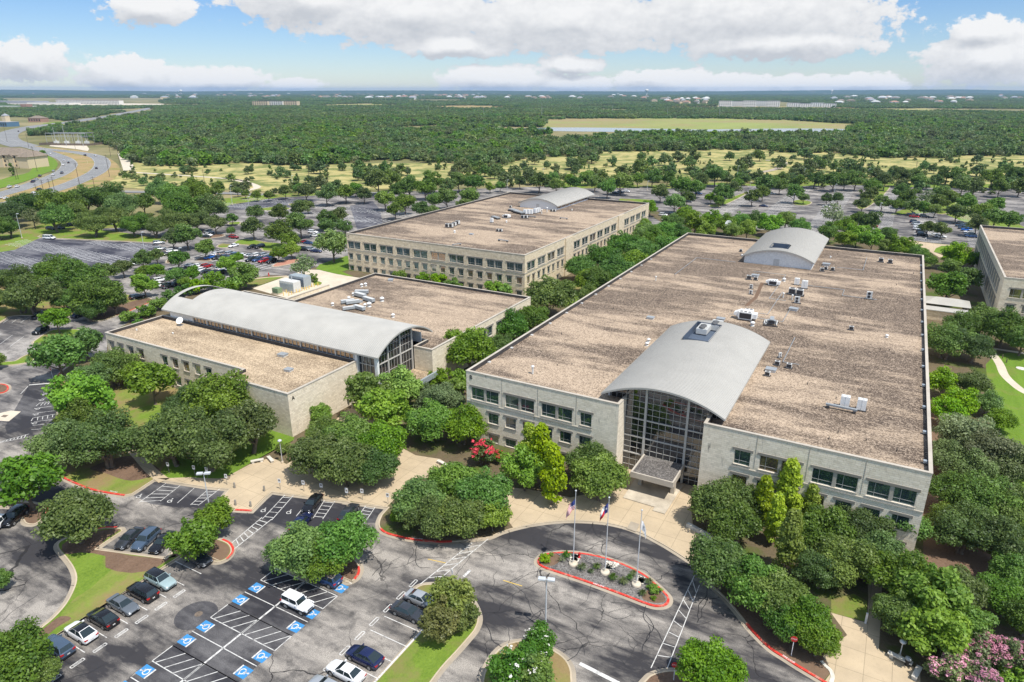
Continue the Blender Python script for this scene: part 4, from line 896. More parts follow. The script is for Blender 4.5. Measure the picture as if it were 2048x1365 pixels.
b.build('wall', M['stone_c'], bC); add_windows(bC, (CX0, CY0), (1, 0), rC); add_windows(bC, (CX1, CY0), (0, 1), rCX)
b = MB(); b.box(CX0, CX1 + .1, CY0 - .12, CY0 + .01, 7.7, 7.95); b.box(CX1 - .01, CX1 + .12, CY0, CY1, 7.7, 7.95); b.build('string_course', M['trim_stone'], bC)
parapet(bC, [(CX0, CY0), (CX1, CY0), (CX1, CY1), (CX0, CY1)], DECK, HB, 'stone_c')
vault(bC, -139.8, 10.0, 275.2, 318.0, 15.0, 17.7, 'y'); gable(bC, -139.8, 9.2, 276.0, DECK, 15.0, 17.65, 'y', 'stucco', -1)
b = MB(); b.box(-140.7, -139.2, 275.94, 276.02, DECK, DECK + 2.1); b.build('door', M['trim'], bC)
b = MB(); b.box(-130.9, -130.6, 276.3, 311, DECK, 13.6); b.box(-149.0, -148.7, 276.3, 311, DECK, 14.8); b.build('vault_side_wall', M['stucco'], bC)
b = MB(); g = MB()
for i in range(9): b.box(-130.85, -130.55, 277 + i * 4.2 - .2, 277 + i * 4.2 + .2, 13.6, 14.8)
g.quad((-130.7, 276.3, 13.6), (-130.7, 311, 13.6), (-130.7, 311, 14.8), (-130.7, 276.3, 14.8)); f = b.build('clerestory', M['trim'], bC); link('glazing', g.mesh('glazing', M['glass_c']), f)
o = text('C', 1.15, (CX0 + 1.0, CY0 - .03, 12.7), (R(90), 0, 0), M['black'], 'letter_c', None, .03); o.parent = bC; o.matrix_parent_inverse = Matrix.Translation(-Vector(bC.location))
# ------------------------------------------------------------------ building at the right edge
DX0, DX1, DY0, DY1 = 30.2, 110, 229.5, 320
bD = empty('office_building', (70, 275, 0), 0, 'pale office block with brown gravel roof cut off by the right edge', 'building')
b = MB()
rD = [(2 + 7.45 * k, 2 + 7.45 * k + 5.8, 8.35, 10.85, 2) for k in range(10)] + [(2 + 3.725 * k, 2 + 3.725 * k + 1.9, 4.15, 6.35, 1) for k in range(14)]
rDX = [(3 + 5.4 * k, 3 + 5.4 * k + 4.7, 7.6, 11.3, 2) for k in range(15)] + [(3 + 5.4 * k, 3 + 5.4 * k + 4.7, 2.6, 6.0, 2) for k in range(15)]
facade(b, (DX0, DY0), (1, 0), DX1 - DX0, 0, HB - .16, [r[:4] for r in rD]); facade(b, (DX0, DY1), (0, -1), DY1 - DY0, 0, HB - .16, [r[:4] for r in rDX])
facade(b, (DX1, DY1), (-1, 0), DX1 - DX0, 0, HB - .16); facade(b, (DX1, DY0), (0, 1), DY1 - DY0, 0, HB - .16)
b.build('wall', M['stone_a'], bD); add_windows(bD, (DX0, DY0), (1, 0), rD); add_windows(bD, (DX0, DY1), (0, -1), rDX)
parapet(bD, [(DX0, DY0), (DX1, DY0), (DX1, DY1), (DX0, DY1)], DECK, HB, 'stone_a')
# ------------------------------------------------------------------ covered walk, screen wall, yard plant
pv = empty('pavilion', (24, 205, 0), 0, 'small open pavilion with pale hipped metal roof beside long stone wall', 'pavilion')
c1 = G(1893, 603, 3.2)
b = MB(); w, d = 6.2, 4.2
b.add([(-w, -d, 3.0), (w, -d, 3.0), (w, d, 3.0), (-w, d, 3.0), (-w * .45, 0, 4.3), (w * .45, 0, 4.3)], [(0, 1, 5, 4), (2, 3, 4, 5), (1, 2, 5), (3, 0, 4), (3, 2, 1, 0)]); pv.location = (c1[0], c1[1], 0)
_link('roof', b.mesh('roof', M['metal_roof']), pv)
for x in (-1, 1):
    for y in (-1, 1):
        b = MB(); b.box(x * (w - .8) - .2, x * (w - .8) + .2, y * (d - .6) - .2, y * (d - .6) + .2, .1, 3.0); _link('post', b.mesh('post', M['coping']), pv)
a0, a1 = G(1858, 640), G(1945, 640)
b = MB(); b.box(11.5, 26.5, a0[1], a0[1] + .5, 0, 2.9); sw_ = b.build('stone_wall', [M['stone_c']]); tag(sw_, 'long buff stone garden wall with slab roof behind right block', 'wall')
b = MB(); b.box(11.4, 26.7, a0[1] - .3, a0[1] + 4.2, 2.91, 3.15); o = b.build('roof_slab', M['metal_roof'], sw_)
b = MB(); b.box(-160.2, -159.8, 128, 163, 0, 2.3); b.box(-160.3, -159.7, 128, 163, 2.3, 2.45, 1); tag(b.build('screen_wall', [M['stone_a'], M['coping']]), 'low pale wall with brown coping along the service yard', 'wall')
def yard_unit(px, L_, W_, H_, body, front, label, z=0.13, kind='generator'):
    c = G(*px); e = empty(kind, (c[0], c[1], z), 0, label, 'generator' if kind == 'generator' else 'transformer')
    b = MB(); b.box(-W_ / 2, W_ / 2, -L_ / 2, L_ / 2, .35, H_); b.box(-W_ / 2 + .1, W_ / 2 - .1, -L_ / 2 + .1, L_ / 2 - .1, H_, H_ + .12); _link('cabinet', b.mesh('cabinet', M[body]), e)
    b = MB()
    for i in range(7): b.box(-W_ / 2 + .2, W_ / 2 - .2, -L_ / 2 - .05, -L_ / 2 + .02, .7 + i * (H_ - 1.2) / 7, .7 + (i + .6) * (H_ - 1.2) / 7)
    _link('louvre', b.mesh('louvre', M[front]), e)
    b = MB(); b.box(-W_ / 2 - .2, W_ / 2 + .2, -L_ / 2 - .2, L_ / 2 + .2, 0, .34); _link('base', b.mesh('base', M['kerb']), e)
    if kind == 'generator':
        b = MB(); b.tube((0, L_ * .3, H_), (0, L_ * .3, H_ + 1.3), .13, n=8); _link('exhaust_pipe', b.mesh('exhaust_pipe', M['steel']), e)
yard_unit(SU(760, 400), 3.2, 6.4, 3.5, 'unit', 'duct', 'beige generator cabinet nearest the building in the service yard')
yard_unit(SU(945, 315), 3.4, 6.8, 3.8, 'duct', 'duct_dark', 'blue grey generator cabinet at the back of the service yard')
yard_unit(SU(515, 450), 2.0, 2.6, 1.9, 'tgreen', 'tgreen', 'green electrical transformer box in the service yard', kind='transformer')
BP = [(630, 490), (680, 440), (728, 490), (780, 470), (825, 440), (870, 435), (922, 425), (972, 400), (1020, 390), (1060, 385), (1105, 365), (1155, 330), (1200, 330), (1268, 310)]
me = None
for i, p in enumerate(BP):
    g_ = G(*SU(*p)); b = MB(); b.lathe([(.11, 0), (.11, 1.15), (.06, 1.24)], 10)
    me = me or b.mesh('bollard', M['yellow_post'])
    tag(link('bollard', me, None, (g_[0], g_[1], .13)), 'yellow steel guard post lined up beside the generators', 'bollard', 'yellow guard posts in the service yard')
# ================================================================== ROOFTOP EQUIPMENT
link = _link
def onroof(S, p, dz): 
    g_ = G(*S(*p), dz); return (g_[0], g_[1], dz)
BD, AD = DECK + .01, DKA + .01
UM = {}
def rooftop(kind, loc, label, rz=0.0, sc=1.0, group=None):
    """kinds: package unit, condenser (fan coil), twin cabinet, vent, hatch, pipe, duct run"""
    e = empty(KN[kind], loc, rz, label, KC[kind], group); e.scale = (sc, sc, sc)
    if kind not in UM:
        parts = []
        def P(nm, b, m): parts.append((b.mesh(nm, m), nm))
        if kind == 'package':
            b = MB(); b.box(-1.5, 1.5, -1.3, 1.3, .3, 2.0); b.add([(-1.5, -.9, 2.0), (-2.6, -.9, 1.5), (-2.6, .9, 1.5), (-1.5, .9, 2.0), (-1.5, -.9, .5), (-2.6, -.9, 1.1), (-2.6, .9, 1.1), (-1.5, .9, .5)], [(0, 3, 2, 1), (4, 5, 6, 7), (0, 1, 5, 4), (3, 7, 6, 2), (1, 2, 6, 5)]); b.box(1.5, 2.5, -.9, .9, .6, 1.7); b.box(-.7, 1.2, 1.3, 2.8, .3, 1.8); P('cabinet', b, M['unit_w'])
            b = MB(); b.box(-1.2, 1.4, -1.34, -1.29, .5, 1.75); P('coil_grille', b, M['grille'])
            b = MB()
            for x in (-.9, 0, .9): b.lathe([(.36, 0), (.36, .08), (.3, .1)], 14, 0, (x, -.7, 2.0))
            for x in (-.2, .7): b.lathe([(.36, 0), (.36, .08), (.3, .1)], 14, 0, (x, 2.1, 1.8))
            P('fan', b, M['fan'])
            b = MB(); b.box(-1.6, 1.6, -1.5, 2.9, 0, .29); P('base', b, M['flashing'])
        elif kind == 'condenser':
            b = MB(); b.box(-.55, .55, -.45, .45, .18, 1.15); P('cabinet', b, M['unit'])
            b = MB(); b.box(-.48, .48, -.475, -.44, .25, 1.05); P('coil_grille', b, M['grille'])
            b = MB(); b.lathe([(.4, 0), (.4, .05), (.34, .06)], 14, 0, (0, 0, 1.15)); P('fan', b, M['fan'])
            b = MB(); b.box(-.75, .75, -.55, -.3, 0, .17); b.box(-.75, .75, .3, .55, 0, .17); P('base', b, M['flashing'])
        elif kind == 'mini':
            b = MB(); b.box(-.5, .5, -.2, .2, .15, 1.45); P('cabinet', b, M['unit'])
            b = MB()
            for z in (.48, 1.1): b.tube((-.05, -.205, z), (-.05, -.23, z), .26, n=14)
            P('fan', b, M['grille']); b = MB(); b.box(-.8, .8, -.3, .3, 0, .14); P('base', b, M['flashing'])
        elif kind == 'twin':
            b = MB(); b.box(-.66, .66, -.45, .45, .2, 1.95); P('cabinet', b, M['unit_w'])
            b = MB()
            for x in (-.33, .33): b.lathe([(.3, 0), (.3, .1), (.25, .11)], 14, 0, (x, 0, 1.95))
            P('fan', b, M['unit']); b = MB(); b.box(-.02, .02, -.465, -.45, .3, 1.9); P('coil_grille', b, M['duct'])
            b = MB(); b.box(-.8, .8, -.55, .55, 0, .19); P('base', b, M['flashing'])
        elif kind == 'vent':
            b = MB(); b.lathe([(.42, 0), (.3, .12), (.26, .5)], 14); P('curb', b, M['unit']); b = MB(); b.lathe([(.2, .45), (.46, .5), (.44, .68), (.2, .84)], 14); P('cap', b, M['unit_w'])
        elif kind == 'hatch':
            b = MB(); b.box(-.75, .75, -.6, .6, 0, .35); P('curb', b, M['unit']); b = MB(); b.box(-.85, .85, -.7, .7, .36, .5); P('lid', b, M['grey'])
        elif kind == 'pipe':
            b = MB(); b.tube((0, 0, 0), (0, 0, .75), .09, n=8); P('stack', b, M['unit']); b = MB(); b.lathe([(.16, .75), (.18, .82), (.06, .9)], 10); P('cap', b, M['unit_w'])
        elif kind == 'dish':
            b = MB(); b.lathe([(.02, -.22), (.5, -.14), (.85, .02), (.9, .05)], 18); me = b.mesh('dish', M['unit_w']); me.transform(Matrix.Translation((0, -.3, 1.3)) @ Matrix.Rotation(R(50), 4, 'X')); parts.append((me, 'dish'))
            b = MB(); b.tube((0, 0, 0), (0, 0, 1.25), .07); b.box(-.5, .5, -.5, .5, 0, .08); P('mount', b, M['steel'])
        elif kind == 'skid':
            b = MB(); b.box(-.7, .7, -.4, .4, .35, 1.0); b.box(-.35, .35, -.4, 1.8, .4, 1.15); P('cabinet', b, M['grey'])
            b = MB(); b.box(-.55, .55, -.43, -.39, .4, .95); P('coil_grille', b, M['grille'])
            b = MB(); b.tube((-.9, -.8, .3), (-.9, 1.9, .3), .1); b.tube((-1.2, -.4, .3), (-1.2, 1.6, .3), .1); b.tube((.9, -.6, .3), (.9, 2.0, .3), .1); b.tube((-1.2, 1.6, .3), (.3, 1.6, .8), .1); P('pipework', b, M['unit'])
            b = MB(); b.box(-1.4, 1.2, -1.0, -.8, 0, .2); b.box(-1.4, 1.2, 1.7, 1.9, 0, .2); P('base', b, M['flashing'])
        elif kind == 'duct':
            b = MB(); b.box(-.55, .55, -2.0, 2.0, .4, 1.25, 0, 1); P('casing', b, [M['duct'], M['trim']]); b = MB(); b.box(-.5, .5, -1.9, -1.6, 0, .39); b.box(-.5, .5, 1.6, 1.9, 0, .39); P('base', b, M['flashing'])
        elif kind == 'bench':
            b = MB(); b.box(-1.6, 1.6, -.16, .16, .3, .5); P('cable_tray', b, M['grey']); b = MB(); b.box(-1.5, -1.2, -.3, .3, 0, .29); b.box(1.2, 1.5, -.3, .3, 0, .29); P('base', b, M['flashing'])
        elif kind == 'rack':
            b = MB()
            for x in (-.5, -.2, .1, .4): b.tube((x, -2.2, .55), (x, 2.2, .55), .11); 
            for y in (-1.6, -.6, .4, 1.4): b.tube((-.7, y, .7), (.7, y, .7), .12)
            P('pipework', b, M['grey']); b = MB()
            for y in (-2, 0, 2): b.box(-.8, .8, y - .08, y + .08, 0, .42)
            P('support', b, M['flashing'])
        elif kind == 'chiller':
            b = MB(); b.box(-2.0, 2.0, -1.1, 1.1, .2, 1.3)
            for i in range(9): b.box(-1.9 + i * .43, -1.65 + i * .43, -1.0, 1.0, 1.301, 1.42)
            P('cabinet', b, M['unit']); b = MB()
            for x in (-1.4, -.2): b.lathe([(.62, 0), (.62, .3), (.52, .32)], 16, 0, (x, 0, 1.42))
            P('fan', b, M['fan'])
        UM[kind] = parts
    for me, nm in UM[kind]: link(nm, me, e)
    return e
KN = dict(package='rooftop_air_handler', condenser='condenser_unit', mini='split_condenser', twin='twin_fan_condenser', vent='roof_vent', hatch='roof_hatch', pipe='vent_pipe', dish='satellite_dish', skid='pump_skid', duct='roof_duct', bench='cable_support', rack='pipe_rack', chiller='chiller')
KC = dict(package='air conditioner', condenser='air conditioner', mini='air conditioner', twin='air conditioner', vent='vent', hatch='roof hatch', pipe='vent pipe', dish='satellite dish', skid='pump', duct='duct', bench='cable tray', rack='pipes', chiller='chiller')
W_ = [ # (kind, sheet, point, deck, rz, scale, label)
 ('package', SR, (385, 900), BD, 0, 1.0, 'large white rooftop air handler with three fans behind the front vault'),
 ('hatch', SR, (10, 915), BD, 0, 1.1, 'pale square roof hatch just behind the front vault'),
 ('vent', SR, (490, 1000), BD, 0, 1.2, 'squat white vent between the white air handler and the pump skid'),
 ('skid', SR, (775, 990), BD, R(6), 1.25, 'grey pump skid with pipes right of the white air handler'),
 ('package', SR, (800, 385), BD, 0, .72, 'long pale air handler with round end left of the dark condenser bank'),
 ('vent', SR, (970, 325), BD, 0, 1.1, 'small vent right of the long pale air handler'),
 ('twin', SR, (1160, 380), BD, 0, .95, 'blue grey cabinet at the back left of the condenser bank'),
 ('twin', SR, (1275, 435), BD, 0, 1.1, 'tall pale twin cabinet at the back right of the condenser bank'),
 ('condenser', SR, (1090, 525), BD, 0, 1.5, 'left dark grilled condenser of the bank on the big gravel roof'),
 ('condenser', SR, (1205, 545), BD, 0, 1.5, 'right dark grilled condenser of the bank on the big gravel roof'),
 ('mini', SR, (1165, 660), BD, 0, 1.2, 'two fan split condenser below the dark condenser bank'),
 ('hatch', SR, (1115, 765), BD, R(-8), 1.2, 'long grey curb box below the two fan split condenser'),
 ('condenser', SR, (435, 300), BD, R(10), 1.1, 'condenser left of the pale hood near the rear vault'),
 ('hatch', SR, (535, 255), BD, 0, 1.2, 'wide pale hood between two condensers near the rear vault'),
 ('condenser', SR, (540, 310), BD, 0, .85, 'small condenser in front of the pale hood near rear vault'),
 ('mini', SR, (470, 440), BD, 0, .8, 'upper one of two small split condensers left of the walkway'),
 ('mini', SR, (465, 525), BD, 0, .8, 'lower one of two small split condensers left of the walkway'),
 ('pipe', SR, (955, 580), BD, 0, 1.6, 'white goose neck pipe left of the dark condenser bank'),
 ('pipe', SR, (1090, 610), BD, 0, 1.6, 'white pipe in front of the dark condenser bank'),
 ('hatch', SR, (1610, 85), BD, 0, 1.3, 'pale flat hood right of the rear vault gable'),
 ('condenser', SR, (1545, 175), BD, R(15), .9, 'cluttered condenser in front of the hood right of rear vault'),
 ('condenser', SR, (1605, 150), BD, R(-10), .8, 'dark condenser close beside the hood right of rear vault'),
 ('condenser', SR, (1705, 165), BD, 0, .85, 'lone small condenser furthest right of the rear vault cluster'),
 ('condenser', SG, (1028, 298), BD, 0, 1.15, 'left one of two condensers at the far right roof corner'),
 ('condenser', SG, (1080, 305), BD, 0, 1.1, 'right one of two condensers at the far right roof corner'),
 ('mini', SG, (960, 508), BD, 0, 1.35, 'single tall split condenser in the right middle of the gravel roof'),
 ('condenser', SV, (1380, 140), BD, 0, .8, 'single small condenser with pipe on the right gravel roof'),
 ('vent', SV, (1865, 240), BD, 0, .8, 'low round vent near the right parapet'),
 ('twin', SV, (1285, 1190), BD, 0, 1.05, 'left tall white twin fan condenser on the front right roof'),
 ('twin', SV, (1510, 1235), BD, 0, 1.05, 'right tall white twin fan condenser on the front right roof'),
 ('bench', SV, (1240, 1235), BD, R(-2), 1.5, 'long cable support in front of the twin white condensers'),
 ('hatch', SV, (285, 700), BD, 0, 1.15, 'blue grey metal box beside the front vault right edge'),
 ('condenser', SV, (235, 765), BD, 0, .8, 'small condenser in front of the blue grey box by the vault'),
 ('condenser', SV, (370, 620), BD, 0, .8, 'small condenser behind the blue grey box by the vault'),
 ('condenser', SV, (530, 660), BD, 0, .85, 'small condenser right of the blue grey box by the vault'),
 ('mini', SV, (405, 515), BD, R(60), .7, 'white split condenser furthest back beside the vault right edge'),
 ('condenser', SG, (232, 240), BD, 0, .8, 'small condenser left of the rear vault'), ('vent', SG, (238, 262), BD, 0, .7, 'little vent left of the rear vault'), ('vent', SG, (742, 272), BD, 0, .6, 'little vent right of the rear vault roof'),
 ('hatch', SB, (1725, -562), BD, 0, 1.0, 'small pale hatch left of the front vault'),
 ('vent', SB, (1715, -440), BD, 0, .9, 'upper mushroom vent of the stack left of front vault'), ('vent', SB, (1706, -420), BD, 0, .9, 'lower mushroom vent of the stack left of front vault'),
 ('pipe', SE, (1215, 1165), BD, 0, 1.9, 'bent white vent pipe on the front left gravel roof'), ('pipe', SE, (1935, 620), BD, 0, 1.5, 'thin vent pipe near the left parapet of the big roof'),
 ('chiller', SB, (2005, -490), 15.62, R(90), 1.0, 'left slatted chiller in the well of the front vault'), ('chiller', SB, (2070, -510), 15.62, R(90), 1.0, 'right slatted chiller in the well of the front vault'),
 ('chiller', SG, (488, 215), 16.62, 0, .8, 'slatted chiller in the well of the rear vault'),
 ('hatch', SF, (1655, 475), AD, R(5), 1.15, 'left pale roof hatch on the tan front roof'), ('hatch', SF, (1690, 562), AD, R(5), 1.0, 'right pale roof hatch on the tan front roof'), ('dish', SF, (1060, 295), AD, R(20), 1.0, 'white satellite dish on the tan roof below the long vault'),
 ('vent', SF, (800, 325), AD, 0, .45, 'tiny vent stub on the tan front roof'), ('vent', SF, (1012, 345), AD, 0, .45, 'tiny right hand vent stub on the tan front roof'),
 ('duct', ST, (560, 110), AD, R(-62), .95, 'rear slanting pale duct of the kitchen exhaust cluster'), ('duct', ST, (520, 200), AD, R(80), 1.05, 'long dark duct in the middle of the kitchen exhaust cluster'), ('duct', ST, (740, 310), AD, R(80), 1.0, 'right hand dark duct of the kitchen exhaust cluster'), ('duct', ST, (200, 350), AD, R(-35), .9, 'left slanting pale duct beside the exhaust fans'), ('duct', ST, (330, 370), AD, R(-35), .9, 'inner slanting pale duct beside the exhaust fans'), ('duct', ST, (230, 520), AD, R(-35), .8, 'front left duct of the kitchen exhaust cluster'), ('duct', ST, (500, 520), AD, R(80), .95, 'front dark duct of the kitchen exhaust cluster'), ('hatch', ST, (490, 330), AD, 0, 1.0, 'pale fan box in the middle of the duct cluster'),
 ('vent', ST, (230, 250), AD, 0, 1.1, 'white exhaust fan left of the ducts'), ('vent', ST, (350, 150), AD, 0, 1.1, 'white exhaust fan at the back of the ducts'), ('vent', ST, (640, 430), AD, 0, 1.0, 'smaller exhaust fan right of the ducts'), ('vent', ST, (750, 430), AD, 0, 1.5, 'large turbine vent right of the ducts'), ('vent', ST, (1080, 290), AD, 0, 1.4, 'lone white vent right of the duct cluster'), ('vent', ST, (1360, 700), AD, 0, 1.1, 'conical vent on white patch near the long vault'), ('vent', SE, (45, 765), AD, 0, 1.0, 'far left white vent behind the long vault'), ('hatch', SE, (385, 620), AD, R(-60), 1.1, 'white long hatch at the rear of the low roof'), ('vent', SE, (215, 655), AD, 0, 1.1, 'left white fan of the pair at the rear'), ('vent', SE, (238, 650), AD, 0, 1.1, 'right white fan of the pair at the rear'),
 ('condenser', SS, (165, 365), BD, 0, 1.3, 'left condenser in the row of four on rear building'), ('condenser', SS, (215, 365), BD, 0, 1.3, 'second condenser in the row of four on rear building'), ('condenser', SS, (255, 345), BD, 0, 1.3, 'third condenser in the row of four on rear building'), ('condenser', SS, (300, 325), BD, 0, 1.3, 'rearmost condenser in the row of four on rear building'),
 ('vent', SS, (260, 435), BD, 0, 1.0, 'white vent on pale patch of the rear building roof'), ('hatch', SS, (480, 462), BD, 0, .9, 'pale hatch near the middle of rear building roof'), ('condenser', SS, (830, 420), BD, 0, .9, 'left one of two dark condensers on rear building'), ('condenser', SS, (872, 422), BD, 0, .9, 'right one of two dark condensers on rear building'), ('bench', SS, (285, 600), BD, R(55), 1.0, 'white edged cable support near the front edge of rear building'), ('bench', SS, (900, 552), BD, R(-5), 1.3, 'dark cable support near the middle front of rear building'), ('bench', SS, (1700, 255), BD, 0, 1.1, 'dark cable support at the right of rear building roof'), ('vent', SS, (945, 300), BD, 0, .9, 'round vent in front of the pink casing on rear building'),
 ('package', SS, (945, 240), BD, 0, .7, 'pinkish grey air handler box on rear building'), ('rack', SS, (800, 250), BD, R(60), 1.2, 'front pipe rack on rear building'), ('twin', SS, (750, 300), BD, 0, .9, 'white cabinet at the end of the front pipe rack'), ('rack', SS, (1040, 160), BD, R(60), 1.5, 'rear pipe rack below the small vault'), ('rack', SS, (1110, 185), BD, R(60), 1.5, 'second pipe rack below the small vault'),
 ('condenser', SS, (1160, 245), BD, 0, 1.1, 'left teal grey condenser below the white cabinets'), ('condenser', SS, (1205, 245), BD, 0, 1.1, 'right teal grey condenser below the white cabinets'), ('bench', SS, (1280, 230), BD, 0, 1.1, 'grey trough right of the teal condensers'),
] + [('twin', SS, p, BD, 0, 1.0, 'white cabinet number row: ' + ORD[i] + ' of six white cabinets below the small vault') for i, p in enumerate([(1190, 190), (1235, 190), (1270, 190), (1320, 180), (1345, 172), (1370, 165)])] + [
 ('condenser', SS, (1540, 155), BD, 0, .9, 'left dark condenser by the small vault corner'), ('condenser', SS, (1580, 158), BD, 0, .9, 'right dark condenser by the small vault corner'), ('vent', SS, (1810, 140), BD, 0, .7, 'lone vent right of the small vault'), ('condenser', SS, (1000, 105), BD, 0, .8, 'dark condenser left of the small vault'), ('pipe', SS, (1410, 185), BD, 0, 2.2, 'thin dark pipe right of the white cabinets'), ('pipe', SS, (1480, 165), BD, 0, 2.4, 'tall thin pipe beside the small vault gable')]
for k, S, p, dz, rz, s_, lb in W_:
    rooftop(k, onroof(S, p, dz), lb.replace('white cabinet number row: ', ''), rz, s_)
# walk pads laid on the gravel
def pads(S, pts, z, w=.5):
    b = MB(); b.ribbon([G(*S(*p), z) for p in pts], -w, w, z + .03); return b
wp = pads(SR, [(640, 350), (545, 570), (400, 700)], DECK, .45); o = wp.build('walk_pad', M['mulch'], bB); o.matrix_parent_inverse = Matrix.Translation(-Vector(bB.location))
b = MB()
for ln in ([(-33, 205), (-24, 205), (-24, 178), (-20, 178)], [(-20, 196), (-8, 196), (-8, 190), (0, 190)], [(-30, 160), (-18, 160), (-18, 172)], [(-14, 150), (-14, 134), (-11, 134)], [(-22, 186), (-22, 164), (-28, 164)], [(-40, 214), (-52, 214), (-52, 190)], [(-5, 240), (-5, 222), (-12, 222)]):
    for (ax, ay), (ex, ey) in zip(ln, ln[1:]): b.tube((ax, ay, DECK + .22), (ex, ey, DECK + .22), .07, n=6)
o = b.build('pipe_run', M['grey'], bB); o.matrix_parent_inverse = Matrix.Translation(-Vector(bB.location)); o['kind'] = 'stuff'
b = MB(); rr = random.Random(5)
for i in range(46):
    x, y = rr.uniform(-62, 8), rr.uniform(102, 246)
    if -40 < x < -17 and (y < 143 or y > 213): continue
    b.tube((x, y, DECK), (x, y, DECK + rr.uniform(.25, .5)), .07, n=6)
o = b.build('vent_stub', M['flashing'], bB); o.matrix_parent_inverse = Matrix.Translation(-Vector(bB.location)); o['kind'] = 'stuff'
# ================================================================== VEHICLES
CARM = {}
SPEC = { # length half, width half, stations (x,w,zb,zt), cabin base (xr,xf,hw,z), cabin top (xr,xf,hw,z)
 'sedan': (2.4, .92, [(-2.4, .74, .42, .80), (-2.28, .84, .30, .98), (-1.6, .91, .22, 1.00), (-.4, .92, .20, .96), (.9, .92, .20, .94), (1.7, .90, .22, .84), (2.2, .83, .26, .74), (2.4, .68, .38, .60)], (-1.85, 1.05, .82, .95), (-1.05, .25, .60, 1.44)),
 'hatchback': (2.35, .96, [(-2.35, .78, .42, .92), (-2.2, .88, .30, 1.06), (-1.5, .95, .24, 1.06), (-.3, .96, .22, 1.02), (.9, .96, .22, .99), (1.6, .93, .24, .92), (2.15, .85, .28, .80), (2.36, .70, .40, .66)], (-2.15, 1.25, .86, 1.0), (-1.0, .2, .66, 1.58)),
 'suv': (2.4, .96, [(-2.4, .82, .48, 1.0), (-2.3, .90, .36, 1.10), (-1.6, .95, .30, 1.12), (-.3, .96, .28, 1.08), (.95, .96, .28, 1.06), (1.7, .94, .30, 1.02), (2.2, .87, .34, .92), (2.4, .74, .45, .78)], (-2.3, 1.0, .87, 1.07), (-1.95, .35, .68, 1.70)),
 'jeep': (2.2, .93, [(-2.2, .86, .55, 1.12), (-2.1, .88, .50, 1.14), (-.5, .90, .48, 1.14), (.85, .88, .48, 1.14), (1.3, .80, .52, 1.12), (2.0, .76, .55, 1.06), (2.15, .74, .58, 1.0)], (-2.12, .80, .80, 1.13), (-2.05, .45, .72, 1.82)),
 'van': (2.75, 1.0, [(-2.75, .92, .45, 1.15), (-2.65, .97, .36, 1.2), (-.5, 1.0, .32, 1.2), (1.5, .99, .32, 1.16), (2.3, .95, .34, 1.08), (2.75, .82, .45, .85)], (-2.68, 1.9, .94, 1.14), (-2.55, 1.0, .80, 2.05)),
 'pickup': (2.8, .98, [(-2.8, .92, .55, 1.02), (-2.7, .95, .45, 1.10), (-1.0, .97, .40, 1.10), (.9, .97, .38, 1.12), (1.9, .95, .4, 1.10), (2.6, .88, .44, 1.0), (2.8, .76, .5, .85)], (-.75, 1.35, .86, 1.10), (-.55, .65, .70, 1.80))}
